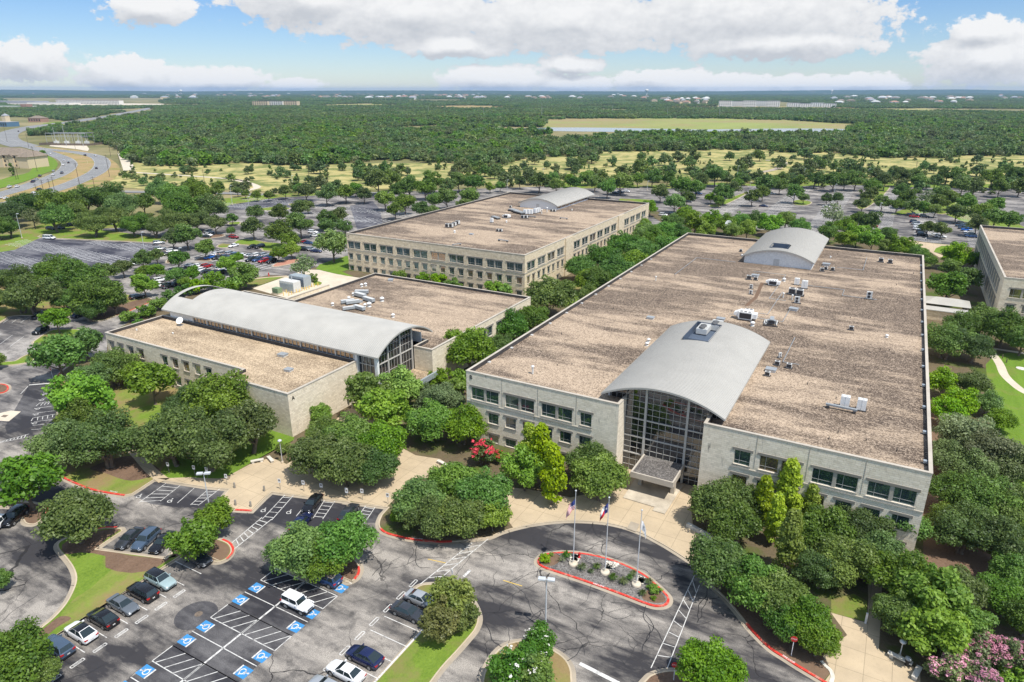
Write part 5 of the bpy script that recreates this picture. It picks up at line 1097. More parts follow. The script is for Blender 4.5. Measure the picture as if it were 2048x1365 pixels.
def car_parts(kind):
    if kind in CARM: return CARM[kind]
    Lh, Wh, st, cb, ct = SPEC[kind]
    body = MB(); rings = []
    for x, w, zb, zt in st:
        rings += [(x, -w * .9, zb), (x, -w, zb + .14), (x, -w * 1.0, zt - .22), (x, -w * .92, zt - .04), (x, -w * .7, zt + .015), (x, w * .7, zt + .015), (x, w * .92, zt - .04), (x, w, zt - .22), (x, w, zb + .14), (x, w * .9, zb)]
    n = 10; fs = []
    for i in range(len(st) - 1):
        for k in range(n):
            j = (k + 1) % n; fs.append((i * n + k, i * n + j, (i + 1) * n + j, (i + 1) * n + k))
    body.add(rings, fs, 0, True); body.add(rings[:n], [tuple(range(n))], 0); body.add(rings[-n:], [tuple(reversed(range(n)))], 0)
    (xr, xf, bw, bz), (tr, tf, tw, tz) = cb, ct
    c8 = [(xr, -bw, bz), (xf, -bw, bz), (xf, bw, bz), (xr, bw, bz), (tr, -tw, tz - .05), (tf, -tw, tz - .05), (tf, tw, tz - .05), (tr, tw, tz - .05)]
    cab = MB(); cab.add(c8, [(0, 1, 5, 4), (1, 2, 6, 5), (2, 3, 7, 6), (3, 0, 4, 7)], 0)
    e = .10; t4 = [(tr + e, -tw + e, tz), (tf - e, -tw + e, tz), (tf - e, tw - e, tz), (tr + e, tw - e, tz)]
    roof = MB(); roof.add(c8[4:] + t4, [(0, 1, 5, 4), (1, 2, 6, 5), (2, 3, 7, 6), (3, 0, 4, 7), (4, 5, 6, 7)], 0)
    if kind == 'pickup':
        cab.box(-2.62, -.82, -.72, .72, 1.105, 1.13, 1)
    def pane(q, m=.08, off=.012):
        P = [Vector(p) for p in q]; c = sum(P, Vector()) / 4; nrm = (P[1] - P[0]).cross(P[3] - P[0]).normalized()
        b = MB(); b.add([p.lerp(c, m) + nrm * off for p in P], [(0, 1, 2, 3)]); return b
    def lerp(a, b_, t): return tuple(a[i] + (b_[i] - a[i]) * t for i in range(3))
    wins = []
    wins.append(('windshield', pane([c8[1], c8[2], c8[6], c8[5]], .09))); wins.append(('rear_window', pane([c8[3], c8[0], c8[4], c8[7]], .12)))
    for s in (0, 1):
        a, b_, c, d = (c8[0], c8[1], c8[5], c8[4]) if s == 0 else (c8[2], c8[3], c8[7], c8[6])
        k = 2 if kind not in ('van', 'suv') else 3
        for i in range(k):
            t0, t1 = i / k, (i + 1) / k
            wins.append(('side_window', pane([lerp(lerp(a, b_, t0), lerp(d, c, t0), .08), lerp(lerp(a, b_, t1), lerp(d, c, t1), .08), lerp(d, c, t1), lerp(d, c, t0)], .07)))
    wr = .36 if kind in ('suv', 'pickup', 'van') else (.41 if kind == 'jeep' else .34)
    wheels = []
    for x in (-Lh * .60, Lh * .62):
        for s in (-1, 1):
            y0 = s * (Wh - .16); t = MB(); t.tube((x, y0 - s * .06, wr), (x, y0 + s * .17, wr), wr, n=16)
            r_ = MB(); r_.tube((x, y0 + s * .17, wr), (x, y0 + s * .182, wr), wr * .66, n=12)
            body.tube((x, s * (Wh - .05), wr + .03), (x, s * (Wh + .004), wr + .03), wr + .07, n=14, m=1)
            wheels.append((t, r_))
    body.box(-Lh * .97, Lh * .95, -Wh * .8, Wh * .8, .2, st[0][2] + .1, 1)
    if kind == 'jeep':
        body.tube((-2.28, .15, 1.0), (-2.5, .15, 1.0), .38, n=14, m=1)
        for x in (-Lh * .60, Lh * .62):
            for s in (-1, 1): body.box(x - .55, x + .55, min(s * .85, s * 1.02), max(s * .85, s * 1.02), .92, 1.0, 0)
    lamps = []; xe, we, zbe, zte = st[-2][0], st[-2][1], st[-1][2], st[-1][3]
    for s in (-1, 1):
        h = MB(); a0 = (st[-1][0] + .004, s * st[-1][1] * .62, zte - .16); h.add([(xe + .02, s * (we * .99 + .01), zte - .12), (st[-1][0] + .02, s * st[-1][1] * .99, zte - .14), (st[-1][0] + .02, s * st[-1][1] * .60, zte - .10), (xe + .05, s * we * .66, st[-2][3] + .02), (xe - .15, s * we * .95, st[-2][3] - .02)], [(0, 1, 2, 3, 4) if s > 0 else (4, 3, 2, 1, 0)]); lamps.append(('headlight', h, 'lamp'))
        q = MB(); x0, w0 = st[0][0] - .012, st[0][1]; z = st[0][3]
        q.box(x0 - .01, x0 + .16, min(s * w0 * .62, s * (w0 * 1.08)), max(s * w0 * .62, s * (w0 * 1.08)), z - .18, z + (.0 if kind != 'suv' else .03)); lamps.append(('taillight', q, 'tail'))
        m_ = MB(); m_.box(xf - .35, xf - .2, min(s * bw, s * (bw + .22)), max(s * bw, s * (bw + .22)), bz + .02, bz + .16); lamps.append(('mirror', m_, None))
    pl = MB(); pl.box(st[0][0] - .025, st[0][0] - .01, -.16, .16, st[0][2] + .12, st[0][2] + .26); lamps.append(('number_plate', pl, 'white'))
    gr = MB(); gr.box(st[-1][0] - .05, st[-1][0] + .012, -st[-1][1] * .6, st[-1][1] * .6, st[-1][2] + .05, st[-1][3] - .16); lamps.append(('grille', gr, 'black'))
    CARM[kind] = (body, cab, roof, wins, wheels, lamps); return CARM[kind]
MESHC = {}
def mcache(key, mb, name, mats):
    if key not in MESHC:
        MESHC[key] = mb.mesh(name, mats)
        try: MESHC[key].set_sharp_from_angle(angle=R(38))
        except Exception: pass
    return MESHC[key]
KNAME = dict(sedan='parked_car', hatchback='parked_car', suv='parked_car', jeep='off_road_car', van='passenger_van', pickup='pickup_truck')
def car(kind, x, y, rz, col, label, group=None, roofcol=None, z=.012, name=None):
    body, cab, roof, wins, wheels, lamps = car_parts(kind)
    e = empty(name or KNAME[kind], (x, y, z), rz, label, dict(van='van', pickup='pickup truck').get(kind, 'car'), group)
    cm = M['car_' + col]; rm = M['car_' + (roofcol or col)]
    link('body', mcache((kind, 'body', col), body, 'body', [cm, M['black']]), e)
    link('cabin', mcache((kind, 'cab', col), cab, 'cabin', [cm, M['black']]), e)
    link('roof', mcache((kind, 'roof', roofcol or col), roof, 'roof', rm), e)
    for i, (nm, b) in enumerate(wins): link(nm, mcache((kind, 'win', i), b, nm, M['cglass']), e)
    for i, (t_, r_) in enumerate(wheels):
        w = link('wheel', mcache((kind, 'tyre', i), t_, 'wheel', M['rubber']), e); link('rim', mcache((kind, 'rim', i), r_, 'rim', M['rim']), w)
    for i, (nm, b, mt_) in enumerate(lamps): link(nm, mcache((kind, nm, i, col if mt_ is None else 0), b, nm, M[mt_] if mt_ else cm), e)
    return e
LOWC = {}
def far_car(kind, x, y, rz, col, label, group, z=.012, name=None):
    key = (kind, col)
    if key not in LOWC:
        body, cab, roof, wins, wheels, lamps = car_parts(kind); b = MB()
        def put(src, remap):
            o = len(b.v); b.v += src.v
            for f, m_, s_ in zip(src.f, src.m, src.sm): b.f.append([o + i for i in f]); b.m.append(remap.get(m_, m_)); b.sm.append(s_)
        put(body, {0: 0, 1: 1}); put(cab, {0: 0, 1: 1}); put(roof, {0: 0})
        for nm, w in wins: put(w, {0: 2})
        for t_, r_ in wheels: put(t_, {0: 1}); put(r_, {0: 3})
        for nm, q, mt_ in lamps: put(q, {0: {'lamp': 3, 'tail': 4, None: 0}.get(mt_, 1)})
        LOWC[key] = b.mesh(kind, [M['car_' + col], M['black'], M['cglass'], M['rim'], M['tail']])
    o = link(name or KNAME[kind], LOWC[key], None, (x, y, z), rz); tag(o, label, dict(van='van', pickup='pickup truck').get(kind, 'car'), group); return o
gL = 'cars in the row by the front left lawn'
car('hatchback', -78.3, 48.95, 0, 'charcoal', 'dark grey car half hidden under the tree at the end of the row', gL)
car('suv', -78.6, 43.4, 0, 'teal', 'pale teal off-roader with black roof backed into its stall', gL, 'black')
car('suv', -78.6, 40.75, R(180), 'black', 'black suv with roof rails beside the pale teal off-roader', gL)
car('sedan', -78.6, 38.05, 0, 'grey', 'steel grey sedan with dark sunroof backed in between two black suvs', gL)
car('hatchback', -78.6, 35.35, R(180), 'black', 'glossy black crossover between the grey sedan and the white car', gL)
car('hatchback', -78.6, 32.6, R(180), 'white', 'white fastback car with black glass roof in the left row', gL, 'black')
car('suv', -78.7, 29.85, R(180), 'steel', 'dark blue grey suv with chrome rails left of the white fastback', gL)
car('sedan', -78.7, 27.1, R(180), 'charcoal', 'dark car mostly hidden by the corner tree with one red tail lamp', gL)
k0, k1 = Vector(G(*SA(510, 665))), Vector(G(*SA(880, 712))); kd = (k1 - k0).normalized(); an = math.atan2(kd.y, kd.x)
for i, (tt, col, kind, lb) in enumerate(((3.4, 'charcoal', 'sedan', 'charcoal sedan leftmost of three cars nosed toward the lawn'), (6.15, 'steel', 'suv', 'blue grey suv in the middle of three cars nosed toward the lawn'), (8.95, 'black', 'sedan', 'black car rightmost of three nosed toward the lawn beside the tree'))):
    p = k0 + kd * tt + Vector((-kd.y, kd.x)) * 2.75; car(kind, p.x, p.y, an - R(90), col, lb, 'three cars nosed toward the lawn')
p = G(*SA(1657, 432)); car('sedan', p[0], p[1], R(-72), 'black', 'black sedan alone by the plaza between hatched bays')
p = G(*SB(128, 478)); car('sedan', p[0], p[1], R(105), 'charcoal', 'dark grey sedan partly behind the island tree with red tail lamps')
p = G(*SA(1575, 500)); p = G(*SA(1600, 530)); car('sedan', p[0], p[1], R(105), 'navy', 'dark car hidden behind the large island tree')
p = G(*SA(80, 505)); car('suv', p[0], p[1], R(-60), 'black', 'black suv under the tree at the far left edge')
car('jeep', -58.9, 49.1, 0, 'white', 'white boxy off-road car with hard top and spare wheel in accessible bay')
car('suv', -59.4, 54.6, R(180), 'blue', 'mid blue suv with pale roof under the central island tree', None, 'tan')
car('sedan', -45.4, 57.6, 0, 'silver', 'silver sedan behind the bronze leaved tree'); car('sedan', -45.6, 54.9, 0, 'charcoal', 'black sedan beside the silver one at the bronze tree')
car('hatchback', -45.6, 46.5, R(180), 'navy', 'navy blue hatchback beside the narrow lawn strip'); car('sedan', -46.0, 43.7, R(180), 'white', 'white sedan at the bottom edge with dark rear glass'); car('sedan', -46.3, 41.0, R(180), 'silver', 'pale blue grey car cut off by the bottom edge')
p = G(*SA(-30, 560)); car('suv', p[0], p[1], R(-60), 'white', 'white car just entering at the left edge')
# ---- middle distance car parks
def rowlab(col, kind, where, i, n): 
    return f"{col} {dict(sedan='sedan', hatchback='hatchback', suv='suv', pickup='pickup', van='van', jeep='off-roader')[kind]} {where}"
MIDS = [ # group, sheet, heading, list(x,y,col,kind)
 ('back row of the busy car park', SO, 90, [(525, 632, 'white', 'sedan'), (605, 628, 'tan', 'suv'), (690, 626, 'silver', 'suv'), (755, 640, 'steel', 'suv'), (835, 645, 'white', 'sedan'), (915, 648, 'silver', 'sedan'), (995, 645, 'white', 'suv'), (1075, 645, 'silver', 'suv'), (1130, 665, 'blue', 'sedan')]),
 ('front row of the busy car park', SO, -90, [(452, 670, 'bright blue', 'sedan'), (540, 672, 'black', 'sedan'), (600, 674, 'charcoal', 'suv'), (665, 678, 'navy', 'sedan'), (745, 690, 'white', 'sedan'), (925, 698, 'black', 'suv'), (1000, 700, 'blue', 'suv'), (1068, 712, 'red', 'suv'), (1158, 716, 'black', 'suv')]),
 ('row left of the two bright green trees', SO, 90, [(240, 760, 'silver', 'sedan'), (325, 765, 'white', 'sedan'), (420, 772, 'red', 'suv'), (590, 800, 'white', 'suv'), (680, 806, 'white', 'sedan')]),
 ('row behind the hedge by the long vault', SO, -90, [(325, 825, 'white', 'suv'), (400, 835, 'black', 'sedan'), (485, 842, 'charcoal', 'sedan'), (570, 850, 'black', 'suv')]),
 ('short row beside the curved grass island', SO, -90, [(725, 536, 'white', 'sedan'), (940, 546, 'black', 'sedan'), (1022, 548, 'black', 'suv')]),
 ('bay under the trees near the red pickup', SO, 10, [(445, 380, 'silver', 'suv'), (432, 412, 'white', 'sedan'), (412, 432, 'black', 'sedan')]),
 ('rows left of the letter C block', SO, 15, [(1628, 382, 'white', 'suv'), (1650, 420, 'white', 'sedan'), (1708, 420, 'white', 'suv'), (1582, 505, 'blue', 'sedan'), (1545, 492, 'red', 'sedan'), (1530, 578, 'black', 'suv'), (1605, 580, 'silver', 'suv'), (1665, 598, 'navy', 'sedan'), (1980, 288, 'charcoal', 'suv')]),
 ('edge row below the generators hedge', SO, -90, [(130, 960, 'steel', 'suv'), (40, 985, 'navy', 'sedan'), (-10, 1000, 'black', 'sedan')]),
 ('corner of the big empty car park', SJ, 60, [(930, 464, 'silver', 'suv'), (938, 500, 'silver', 'suv'), (1008, 514, 'white', 'suv'), (970, 530, 'black', 'sedan'), (798, 588, 'silver', 'suv')]),
 ('lane below the small bright green tree', SJ, 80, [(938, 684, 'white', 'suv'), (940, 715, 'white', 'suv'), (992, 716, 'black', 'suv'), (1060, 696, 'steel', 'suv'), (805, 784, 'black', 'suv')]),
 ('shaded row under the far oaks', SJ, 20, [(300, 380, 'black', 'suv'), (352, 376, 'charcoal', 'suv'), (425, 358, 'black', 'suv'), (640, 350, 'silver', 'sedan')]),
 ('small car park left of the long vault', SN, -70, [(315, 305, 'black', 'suv'), (632, 295, 'navy', 'suv'), (330, 425, 'black', 'suv')]),
 ('left column of the far right lot', SQ, 0, [(760, 392, 'navy', 'suv'), (780, 415, 'silver', 'suv'), (800, 445, 'white', 'suv'), (800, 475, 'white', 'suv'), (838, 508, 'charcoal', 'suv'), (850, 542, 'black', 'suv')]),
 ('pair by the far right little tree', SQ, 0, [(1000, 552, 'white', 'sedan'), (1062, 566, 'white', 'suv')]),
 ('right column of the far right lot', SQ, 180, [(1275, 408, 'charcoal', 'suv'), (1300, 434, 'steel', 'suv'), (1335, 462, 'steel', 'suv'), (1372, 486, 'bright blue', 'suv'), (1402, 514, 'white', 'suv'), (1408, 540, 'silver', 'suv'), (1422, 562, 'blue', 'suv')]),
 ('cluster near the far right car park trees', SQ, 0, [(755, 326, 'red', 'sedan'), (735, 302, 'silver', 'pickup'), (872, 326, 'charcoal', 'suv'), (265, 438, 'red', 'suv'), (205, 440, 'black', 'suv'), (2030, 345, 'white', 'suv')]),
 ('bays of the far middle car park', SL, 0, [(1095, 618, 'white', 'sedan'), (828, 553, 'white', 'sedan'), (790, 614, 'navy', 'sedan'), (440, 585, 'black', 'suv'), (425, 592, 'charcoal', 'suv'), (476, 554, 'blue', 'suv'), (400, 628, 'red', 'sedan'), (350, 655, 'black', 'suv'), (305, 658, 'white', 'suv'), (320, 684, 'white', 'sedan'), (100, 548, 'charcoal', 'suv'), (128, 543, 'white', 'suv'), (75, 550, 'black', 'sedan')])]
for where, S, ang, lst in MIDS:
    lst = sorted(lst, key=lambda q: S(q[0], q[1])[0]); n = len(lst)
    for i, (x, y, col, kind) in enumerate(lst):
        g_ = G(*S(x, y)); tw_ = {'steel': 'blue grey', 'charcoal': 'dark grey'}.get(col, col)
        nth = ORD[i] if i < len(ORD) else ('rightmost' if i == n - 1 else 'third from right' if i == n - 3 else 'second from right')
        lab = f"{tw_} {kind}, {nth} in the {where}"
        far_car(kind, g_[0], g_[1], R(ang) + rnd.uniform(-.03, .03), col, lab, 'cars in the ' + where)
g_ = G(*SO(730, 442)); far_car('jeep', g_[0], g_[1], R(10), 'red', 'bright red off-roader parked alone beside the curved grass island', 'cars in the middle car parks', name='off_road_car')
g_ = G(*SJ(290, 436)); far_car('van', g_[0], g_[1], R(20), 'white', 'white passenger van at the edge of the big empty car park', None)
# traffic on the curved highway
TR = [(125, 1205, 'white', 'pickup'), (225, 1200, 'white', 'suv'), (430, 1135, 'navy', 'pickup'), (520, 1058, 'charcoal', 'sedan'), (475, 1105, 'silver', 'sedan'), (515, 1238, 'black', 'suv'), (645, 1248, 'black', 'suv'), (690, 1046, 'white', 'suv'), (695, 996, 'silver', 'sedan'), (805, 1022, 'grey', 'pickup'), (820, 915, 'white', 'sedan'), (835, 868, 'white', 'van'), (890, 886, 'charcoal', 'suv'), (655, 768, 'white', 'sedan'), (1105, 790, 'black', 'suv'), (1240, 793, 'white', 'suv'), (1255, 960, 'charcoal', 'suv'), (440, 1282, 'white', 'sedan'), (5, 1345, 'white', 'sedan'), (685, 380, 'white', 'van'), (240, 478, 'black', 'suv'), (80, 1350, 'white', 'sedan')]
TR.sort(key=lambda q: -q[1])
for i, (x, y, col, kind) in enumerate(TR):
    p = Vector(G(*SP(x, y))); best = min(((Vector(a) - p).length, math.atan2(c[1] - a[1], c[0] - a[0])) for ln in (road_out, road_in, road_far) for a, c in zip(ln, ln[1:]))
    desc = {'steel': 'blue grey', 'charcoal': 'dark grey'}.get(col, col)
    pos_ = ['nearest', 'second nearest', 'third nearest', 'fourth nearest', 'fifth nearest', 'sixth nearest', 'seventh nearest', 'eighth nearest', 'ninth nearest', 'tenth nearest', 'eleventh nearest'][i] if i < 11 else ['eleventh from the far end', 'tenth from the far end', 'ninth from the far end', 'eighth from the far end', 'seventh from the far end', 'sixth from the far end', 'fifth from the far end', 'fourth from the far end', 'third from the far end', 'next to farthest', 'farthest'][i - 11]
    far_car(kind, p.x, p.y, best[1], col, f'{desc} {kind} driving on the curved highway, {pos_} of the traffic', 'cars driving on the curved highway', -.17, 'moving_car')
# ================================================================== TREES
TINT = {}; KEEPF = []
def leaf_cloud(seed, d, h, base, ncl, nlf, leaf, shape='dome', rc=(.07, .165), up=.4):
    """leaf-sized faces spread over many clumps through a crown; returns verts, faces"""
    rs = np.random.RandomState(seed); Rr = d / 2; H = h - base; V = []; TI = []
    m_ = rs.randint(4, 8); SB_ = [(0, 0, Rr * .58, 1.0)]; a_ = rs.uniform(0, 6.28)
    for i in range(m_): an = a_ + i * 6.283 / m_ + rs.uniform(-.35, .35); ro = Rr * rs.uniform(.42, .66); SB_.append((ro * np.cos(an), ro * np.sin(an), Rr * rs.uniform(.30, .50), rs.uniform(.58, 1.0)))
    SW_ = np.array([q[2] ** 2 for q in SB_]); SW_ /= SW_.sum(); lob = rs.uniform(.68, 1.16, 7); ph = rs.uniform(0, 6.28)
    for i in range(ncl):
        az = rs.uniform(0, 2 * np.pi)
        lf = np.interp((az + ph) % 6.283, np.linspace(0, 6.284, 8), np.append(lob, lob[0]))
        r_c = d * rs.uniform(*rc)
        if shape == 'tall':
            t = rs.uniform(0, 1); prof = np.sin(np.pi * min(1, .16 + t * .84)) ** .7 * (1.0 - .25 * t); rad = rs.uniform(.1, 1) ** .5 * max(.05, Rr * prof * lf - r_c * .6); z = base + r_c * .4 + t * (H - r_c * 1.0)
        else:
            j = rs.choice(len(SB_), p=SW_); sx, sy, sr, sf = SB_[j]; el = np.arcsin(rs.uniform(-.12, 1)); k = rs.uniform(.74, 1.1) if rs.rand() < .85 else rs.uniform(.3, .7)
            q = max(.05, sr - r_c * .7); X_ = sx + np.cos(el) * k * q * np.cos(az); Y_ = sy + np.cos(el) * k * q * np.sin(az); rad = np.hypot(X_, Y_); az = np.arctan2(Y_, X_)
            z = base + H * .24 + np.sin(el) * k * max(.1, H * .76 * sf - r_c * .5)
        c = np.array([rad * np.cos(az), rad * np.sin(az), z])
        n = max(6, int(nlf * (r_c / (d * .2)) ** 2))
        dv = rs.normal(size=(n, 3)); dv[:, 2] += .35; dv /= np.linalg.norm(dv, axis=1)[:, None]
        rr_ = r_c * (rs.uniform(.55, 1.08, n))[:, None] * np.array([1.1, 1.1, .78]); P = c + dv * rr_
        keep = P[:, 2] > base * .6; P = P[keep]; dv = dv[keep]; n = len(P)
        N = dv * .75 + rs.normal(size=(n, 3)) * .55; N[:, 2] += up; N /= np.linalg.norm(N, axis=1)[:, None]
        T = np.cross(N, rs.normal(size=(n, 3))); T /= np.linalg.norm(T, axis=1)[:, None] + 1e-9; B = np.cross(N, T)
        s = (leaf * rs.uniform(.55, 1.3, n))[:, None]; T = T * s * .78; B = B * s * .5
        TI.append(np.full(n, rs.rand())); V.append(np.stack([P - T, P - B + T * .15, P + T, P + B + T * .15], 1).reshape(-1, 3))
    V = np.concatenate(V); F = np.arange(len(V)).reshape(-1, 4); TINT[id(F)] = np.concatenate(TI); KEEPF.append(F); return V, F
def fast_mesh(name, parts):
    """parts: list of (verts, faces, material)"""
    me = bpy.data.meshes.new(name); vs = np.concatenate([p[0] for p in parts]); nf = [len(p[1]) for p in parts]
    k = 0; F = []
    for v, f, m in parts: F.append(f + k); k += len(v)
    F = np.concatenate(F).astype(np.int32)
    me.vertices.add(len(vs)); me.vertices.foreach_set('co', vs.astype(np.float32).ravel())
    me.loops.add(F.size); me.loops.foreach_set('vertex_index', F.ravel()); me.polygons.add(len(F))
    me.polygons.foreach_set('loop_start', np.arange(0, F.size, 4, dtype=np.int32))
    mats = []; idx = []
    for (v, f, m), n in zip(parts, nf):
        if m not in mats: mats.append(m); me.materials.append(m)
        idx += [mats.index(m)] * n
    me.polygons.foreach_set('material_index', np.array(idx, dtype=np.int32)); me.update(calc_edges=True)
    at = me.attributes.new('tint', 'FLOAT', 'FACE'); at.data.foreach_set('value', np.concatenate([TINT[id(p[1])] for p in parts]).astype(np.float32)); return me
def trunk_mb(seed, d, h, base, r0, multi=1):
    rr = random.Random(seed); b = MB()
    for s in range(multi):
        a0 = rr.uniform(0, 6.28); off = 0 if multi == 1 else r0 * 1.6
        p = Vector((off * math.cos(a0 + s * 2.1), off * math.sin(a0 + s * 2.1), -.05)); lean = Vector((rr.uniform(-.16, .16) + (.3 * math.cos(a0 + s * 2.1) if multi > 1 else 0), rr.uniform(-.16, .16) + (.3 * math.sin(a0 + s * 2.1) if multi > 1 else 0), 1))
        r = r0; top = base + (h - base) * .45; zs = [0.08, .3, .6, 1.0]
        prev = p; pr = r * 1.35
        for t in zs:
            q = Vector((p.x + lean.x * top * t + rr.uniform(-.05, .05) * d * .2, p.y + lean.y * top * t + rr.uniform(-.05, .05) * d * .2, top * t)); nr = r * (1.1 - .72 * t)
            b.tube(prev, q, pr, nr, 7, cap=False); prev, pr = q, nr
            if t >= .3 and t < 1:
                for _ in range(2):
                    an = rr.uniform(0, 6.28); L_ = d * rr.uniform(.22, .36); m1 = q + Vector((math.cos(an) * L_ * .5, math.sin(an) * L_ * .5, L_ * .38)); m2 = q + Vector((math.cos(an) * L_, math.sin(an) * L_, L_ * .62))
                    b.tube(q, m1, nr * .6, nr * .4, 5, cap=False); b.tube(m1, m2, nr * .4, nr * .16, 5, cap=False)
    return b
TK = {} # kind -> dict(protos=[(crown, trunk, blossom)], d, h)
def proto(kind, leafmat, d, h, base, ncl, nlf, leaf, n=2, shape='dome', r0=.2, multi=1, flower=None, fl=.12, rc=(.07, .165), seed=0, bark='bark'):
    L_ = []
    for i in range(n):
        s = seed + i * 17 + len(kind) * 31
        V, F = leaf_cloud(s, d, h, base, ncl, nlf, leaf, shape, rc)
        cr = fast_mesh('crown', [(V, F, M[leafmat])]); bl = None
        if flower:
            V2, F2 = leaf_cloud(s, d * 1.02, h * 1.03, base + (h - base) * .25, int(ncl * (1.3 if fl > .1 else .22)), int(nlf * fl), leaf * .8, shape, (rc[0] * .45, rc[1] * .5), .8); bl = fast_mesh('blossom', [(V2, F2, M[flower])])
        L_.append((cr, trunk_mb(s, d, h, base, r0, multi).mesh('trunk', M[bark]), bl))
    TK[kind] = dict(p=L_, d=d, h=h)
proto('oak', 'oak', 11, 8.4, 2.3, 92, 560, .275, 3, r0=.30, multi=2, seed=1)
proto('oakm', 'oak_mid', 10, 8.0, 2.2, 88, 560, .27, 3, r0=.25, seed=5)
proto('lot', 'oak', 8, 7.4, 2.1, 54, 290, .32, 3, r0=.2, seed=9)
proto('lotm', 'oak_mid', 8, 7.2, 2.1, 54, 290, .32, 3, r0=.2, seed=13)
proto('bright', 'bright', 7.5, 7.2, 1.6, 60, 320, .29, 3, r0=.16, seed=21)
proto('lime', 'lime', 5.5, 10.5, 1.2, 46, 150, .36, 2, 'tall', r0=.16, seed=25, rc=(.13, .22))
proto('olive', 'olive', 11, 9.0, 2.0, 96, 520, .27, 2, r0=.25, seed=31)
proto('shrub', 'oak_mid', 4, 2.6, .1, 36, 130, .25, 3, r0=.05, multi=3, seed=41)
proto('brshrub', 'bright', 4, 3.0, .1, 36, 130, .25, 2, r0=.05, multi=3, seed=45)
proto('bronze', 'bronze', 6.5, 5.8, .9, 80, 270, .26, 2, r0=.09, multi=3, seed=51)
proto('whitemyr', 'oak_mid', 6.5, 5.6, .8, 80, 260, .26, 2, r0=.09, multi=3, flower='f_white', fl=.025, seed=55)
proto('pinkmyr', 'olive', 6.5, 5.6, .8, 80, 220, .25, 2, r0=.09, multi=3, flower='f_pink', fl=1.1, seed=61)
proto('redmyr', 'oak_mid', 5, 5.2, .8, 60, 160, .25, 1, r0=.08, multi=3, flower='f_red', fl=1.6, seed=65)
proto('sparse', 'olive', 8, 7.2, 1.8, 30, 60, .40, 1, r0=.2, seed=71, rc=(.10, .18))
proto('bush', 'wood', 4.5, 3.2, .1, 20, 40, .55, 3, r0=.06, multi=3, seed=81)
proto('field', 'wood', 9, 7.5, 1.0, 36, 90, .62, 3, r0=.2, seed=91)
proto('juniper', 'oak', 3.2, 5.6, .2, 26, 60, .5, 2, 'tall', r0=.1, seed=95)
NAMES = dict(oak='live_oak', oakm='shade_tree', lot='live_oak', lotm='shade_tree', bright='shade_tree', lime='slender_tree', olive='grey_green_tree', shrub='shrub', brshrub='shrub', bronze='crape_myrtle', whitemyr='crape_myrtle', pinkmyr='crape_myrtle', redmyr='crape_myrtle', sparse='shade_tree', bush='meadow_bush', field='meadow_tree', juniper='juniper')
NCOUNT = {}
def tree_at(kind, x, y, d, label, group=None, z=.1, hs=1.0):
    k = TK[kind]; s = d / k['d']; i = NCOUNT.get(kind, 0); NCOUNT[kind] = i + 1
    cr, tr, bl = k['p'][i % len(k['p'])]
    e = empty(NAMES[kind], (x, y, z), rnd.uniform(0, 6.28), label, 'shrub' if kind in ('shrub', 'brshrub', 'bush') else 'tree', group); e.scale = (s, s, s * hs)
    link('trunk', tr, e); link('crown', cr, e)
    if bl: link('blossom', bl, e)
    return e
def tree_pos(kind, px, py, w, hs=1.0):
    k = TK[kind]; d = k['d']
    for _ in range(4):
        zc = d * k['h'] / k['d'] * hs * .55; g_ = G(px, py, zc); dep = proj(g_[0], g_[1], zc)[2]; d = w * dep / FOC
    return g_[0], g_[1], d
def cluster(desc, kind, lst, group=None, hs=1.0, single=False):
    lst = sorted(lst, key=lambda q: q[0]); n = len(lst)
    for i, q in enumerate(lst):
        kd = q[3] if len(q) > 3 else kind; x, y, d = tree_pos(kd, q[0], q[1], q[2], hs)
        nm = {'live_oak': 'oak', 'shade_tree': 'tree', 'crape_myrtle': 'crape myrtle', 'shrub': 'shrub', 'slender_tree': 'slender tree', 'grey_green_tree': 'grey green tree'}.get(NAMES[kd], 'tree')
        if n == 1: lab = desc
        elif n == 2: lab = f"{('left', 'right')[i]} one of {desc}"
        else: lab = f"{ORD[i] if i < 10 and i < n - 1 else 'rightmost'} of {desc}"
        tree_at(kd, x, y, d, lab, group or (None if n == 1 else desc), hs=hs)
C_ = cluster
# foreground
C_('round green tree over a black suv at the left edge', 'lotm', [(53, 962, 140)])
C_('round dark green tree with trunk on the mulch island left of three cars', 'oakm', [(150, 1032, 150)])
C_('dark round trees beside the tall double lamp in the left car park', 'lotm', [(390, 1080, 112), (432, 1035, 88)])
C_('dense dark trees filling the central island above the blue suv', 'oakm', [(598, 1095, 140), (685, 1085, 140), (640, 1120, 110)])
C_('bottom left corner trees over the last parked cars', 'oakm', [(10, 1322, 165), (70, 1345, 90), (2, 1160, 50, 'lotm')])
C_('bronze green crape myrtles on the narrow lawn strip', 'bronze', [(905, 1195, 105), (882, 1242, 95), (925, 1225, 75)])
C_('crape myrtles with white flowers on the bottom central island', 'whitemyr', [(1075, 1285, 82), (1022, 1335, 110), (1070, 1345, 100)])
C_('round leafy tree on the stop sign island at the bottom', 'oakm', [(1424, 1338, 145)])
C_('spreading oaks on the dry lawn left of the letter A corner', 'olive', [(125, 885, 125, 'oak'), (210, 880, 145, 'oak'), (165, 840, 110, 'oak')])
C_('huge dense oaks crowding the front wall below the letter A block', 'oak', [(345, 875, 150), (430, 800, 150), (495, 855, 140), (420, 885, 150), (380, 815, 110)])
C_('single round tree with pale leaning trunk on the small lawn', 'lotm', [(302, 762, 108)])
C_('bushy trees between stalls and the windowed wing', 'lotm', [(228, 735, 96, 'oak'), (186, 752, 90, 'oak'), (172, 792, 128, 'bright'), (262, 748, 60)])
C_('spreading trees by the stop sign at the left drive', 'lotm', [(115, 710, 105), (168, 685, 80)])
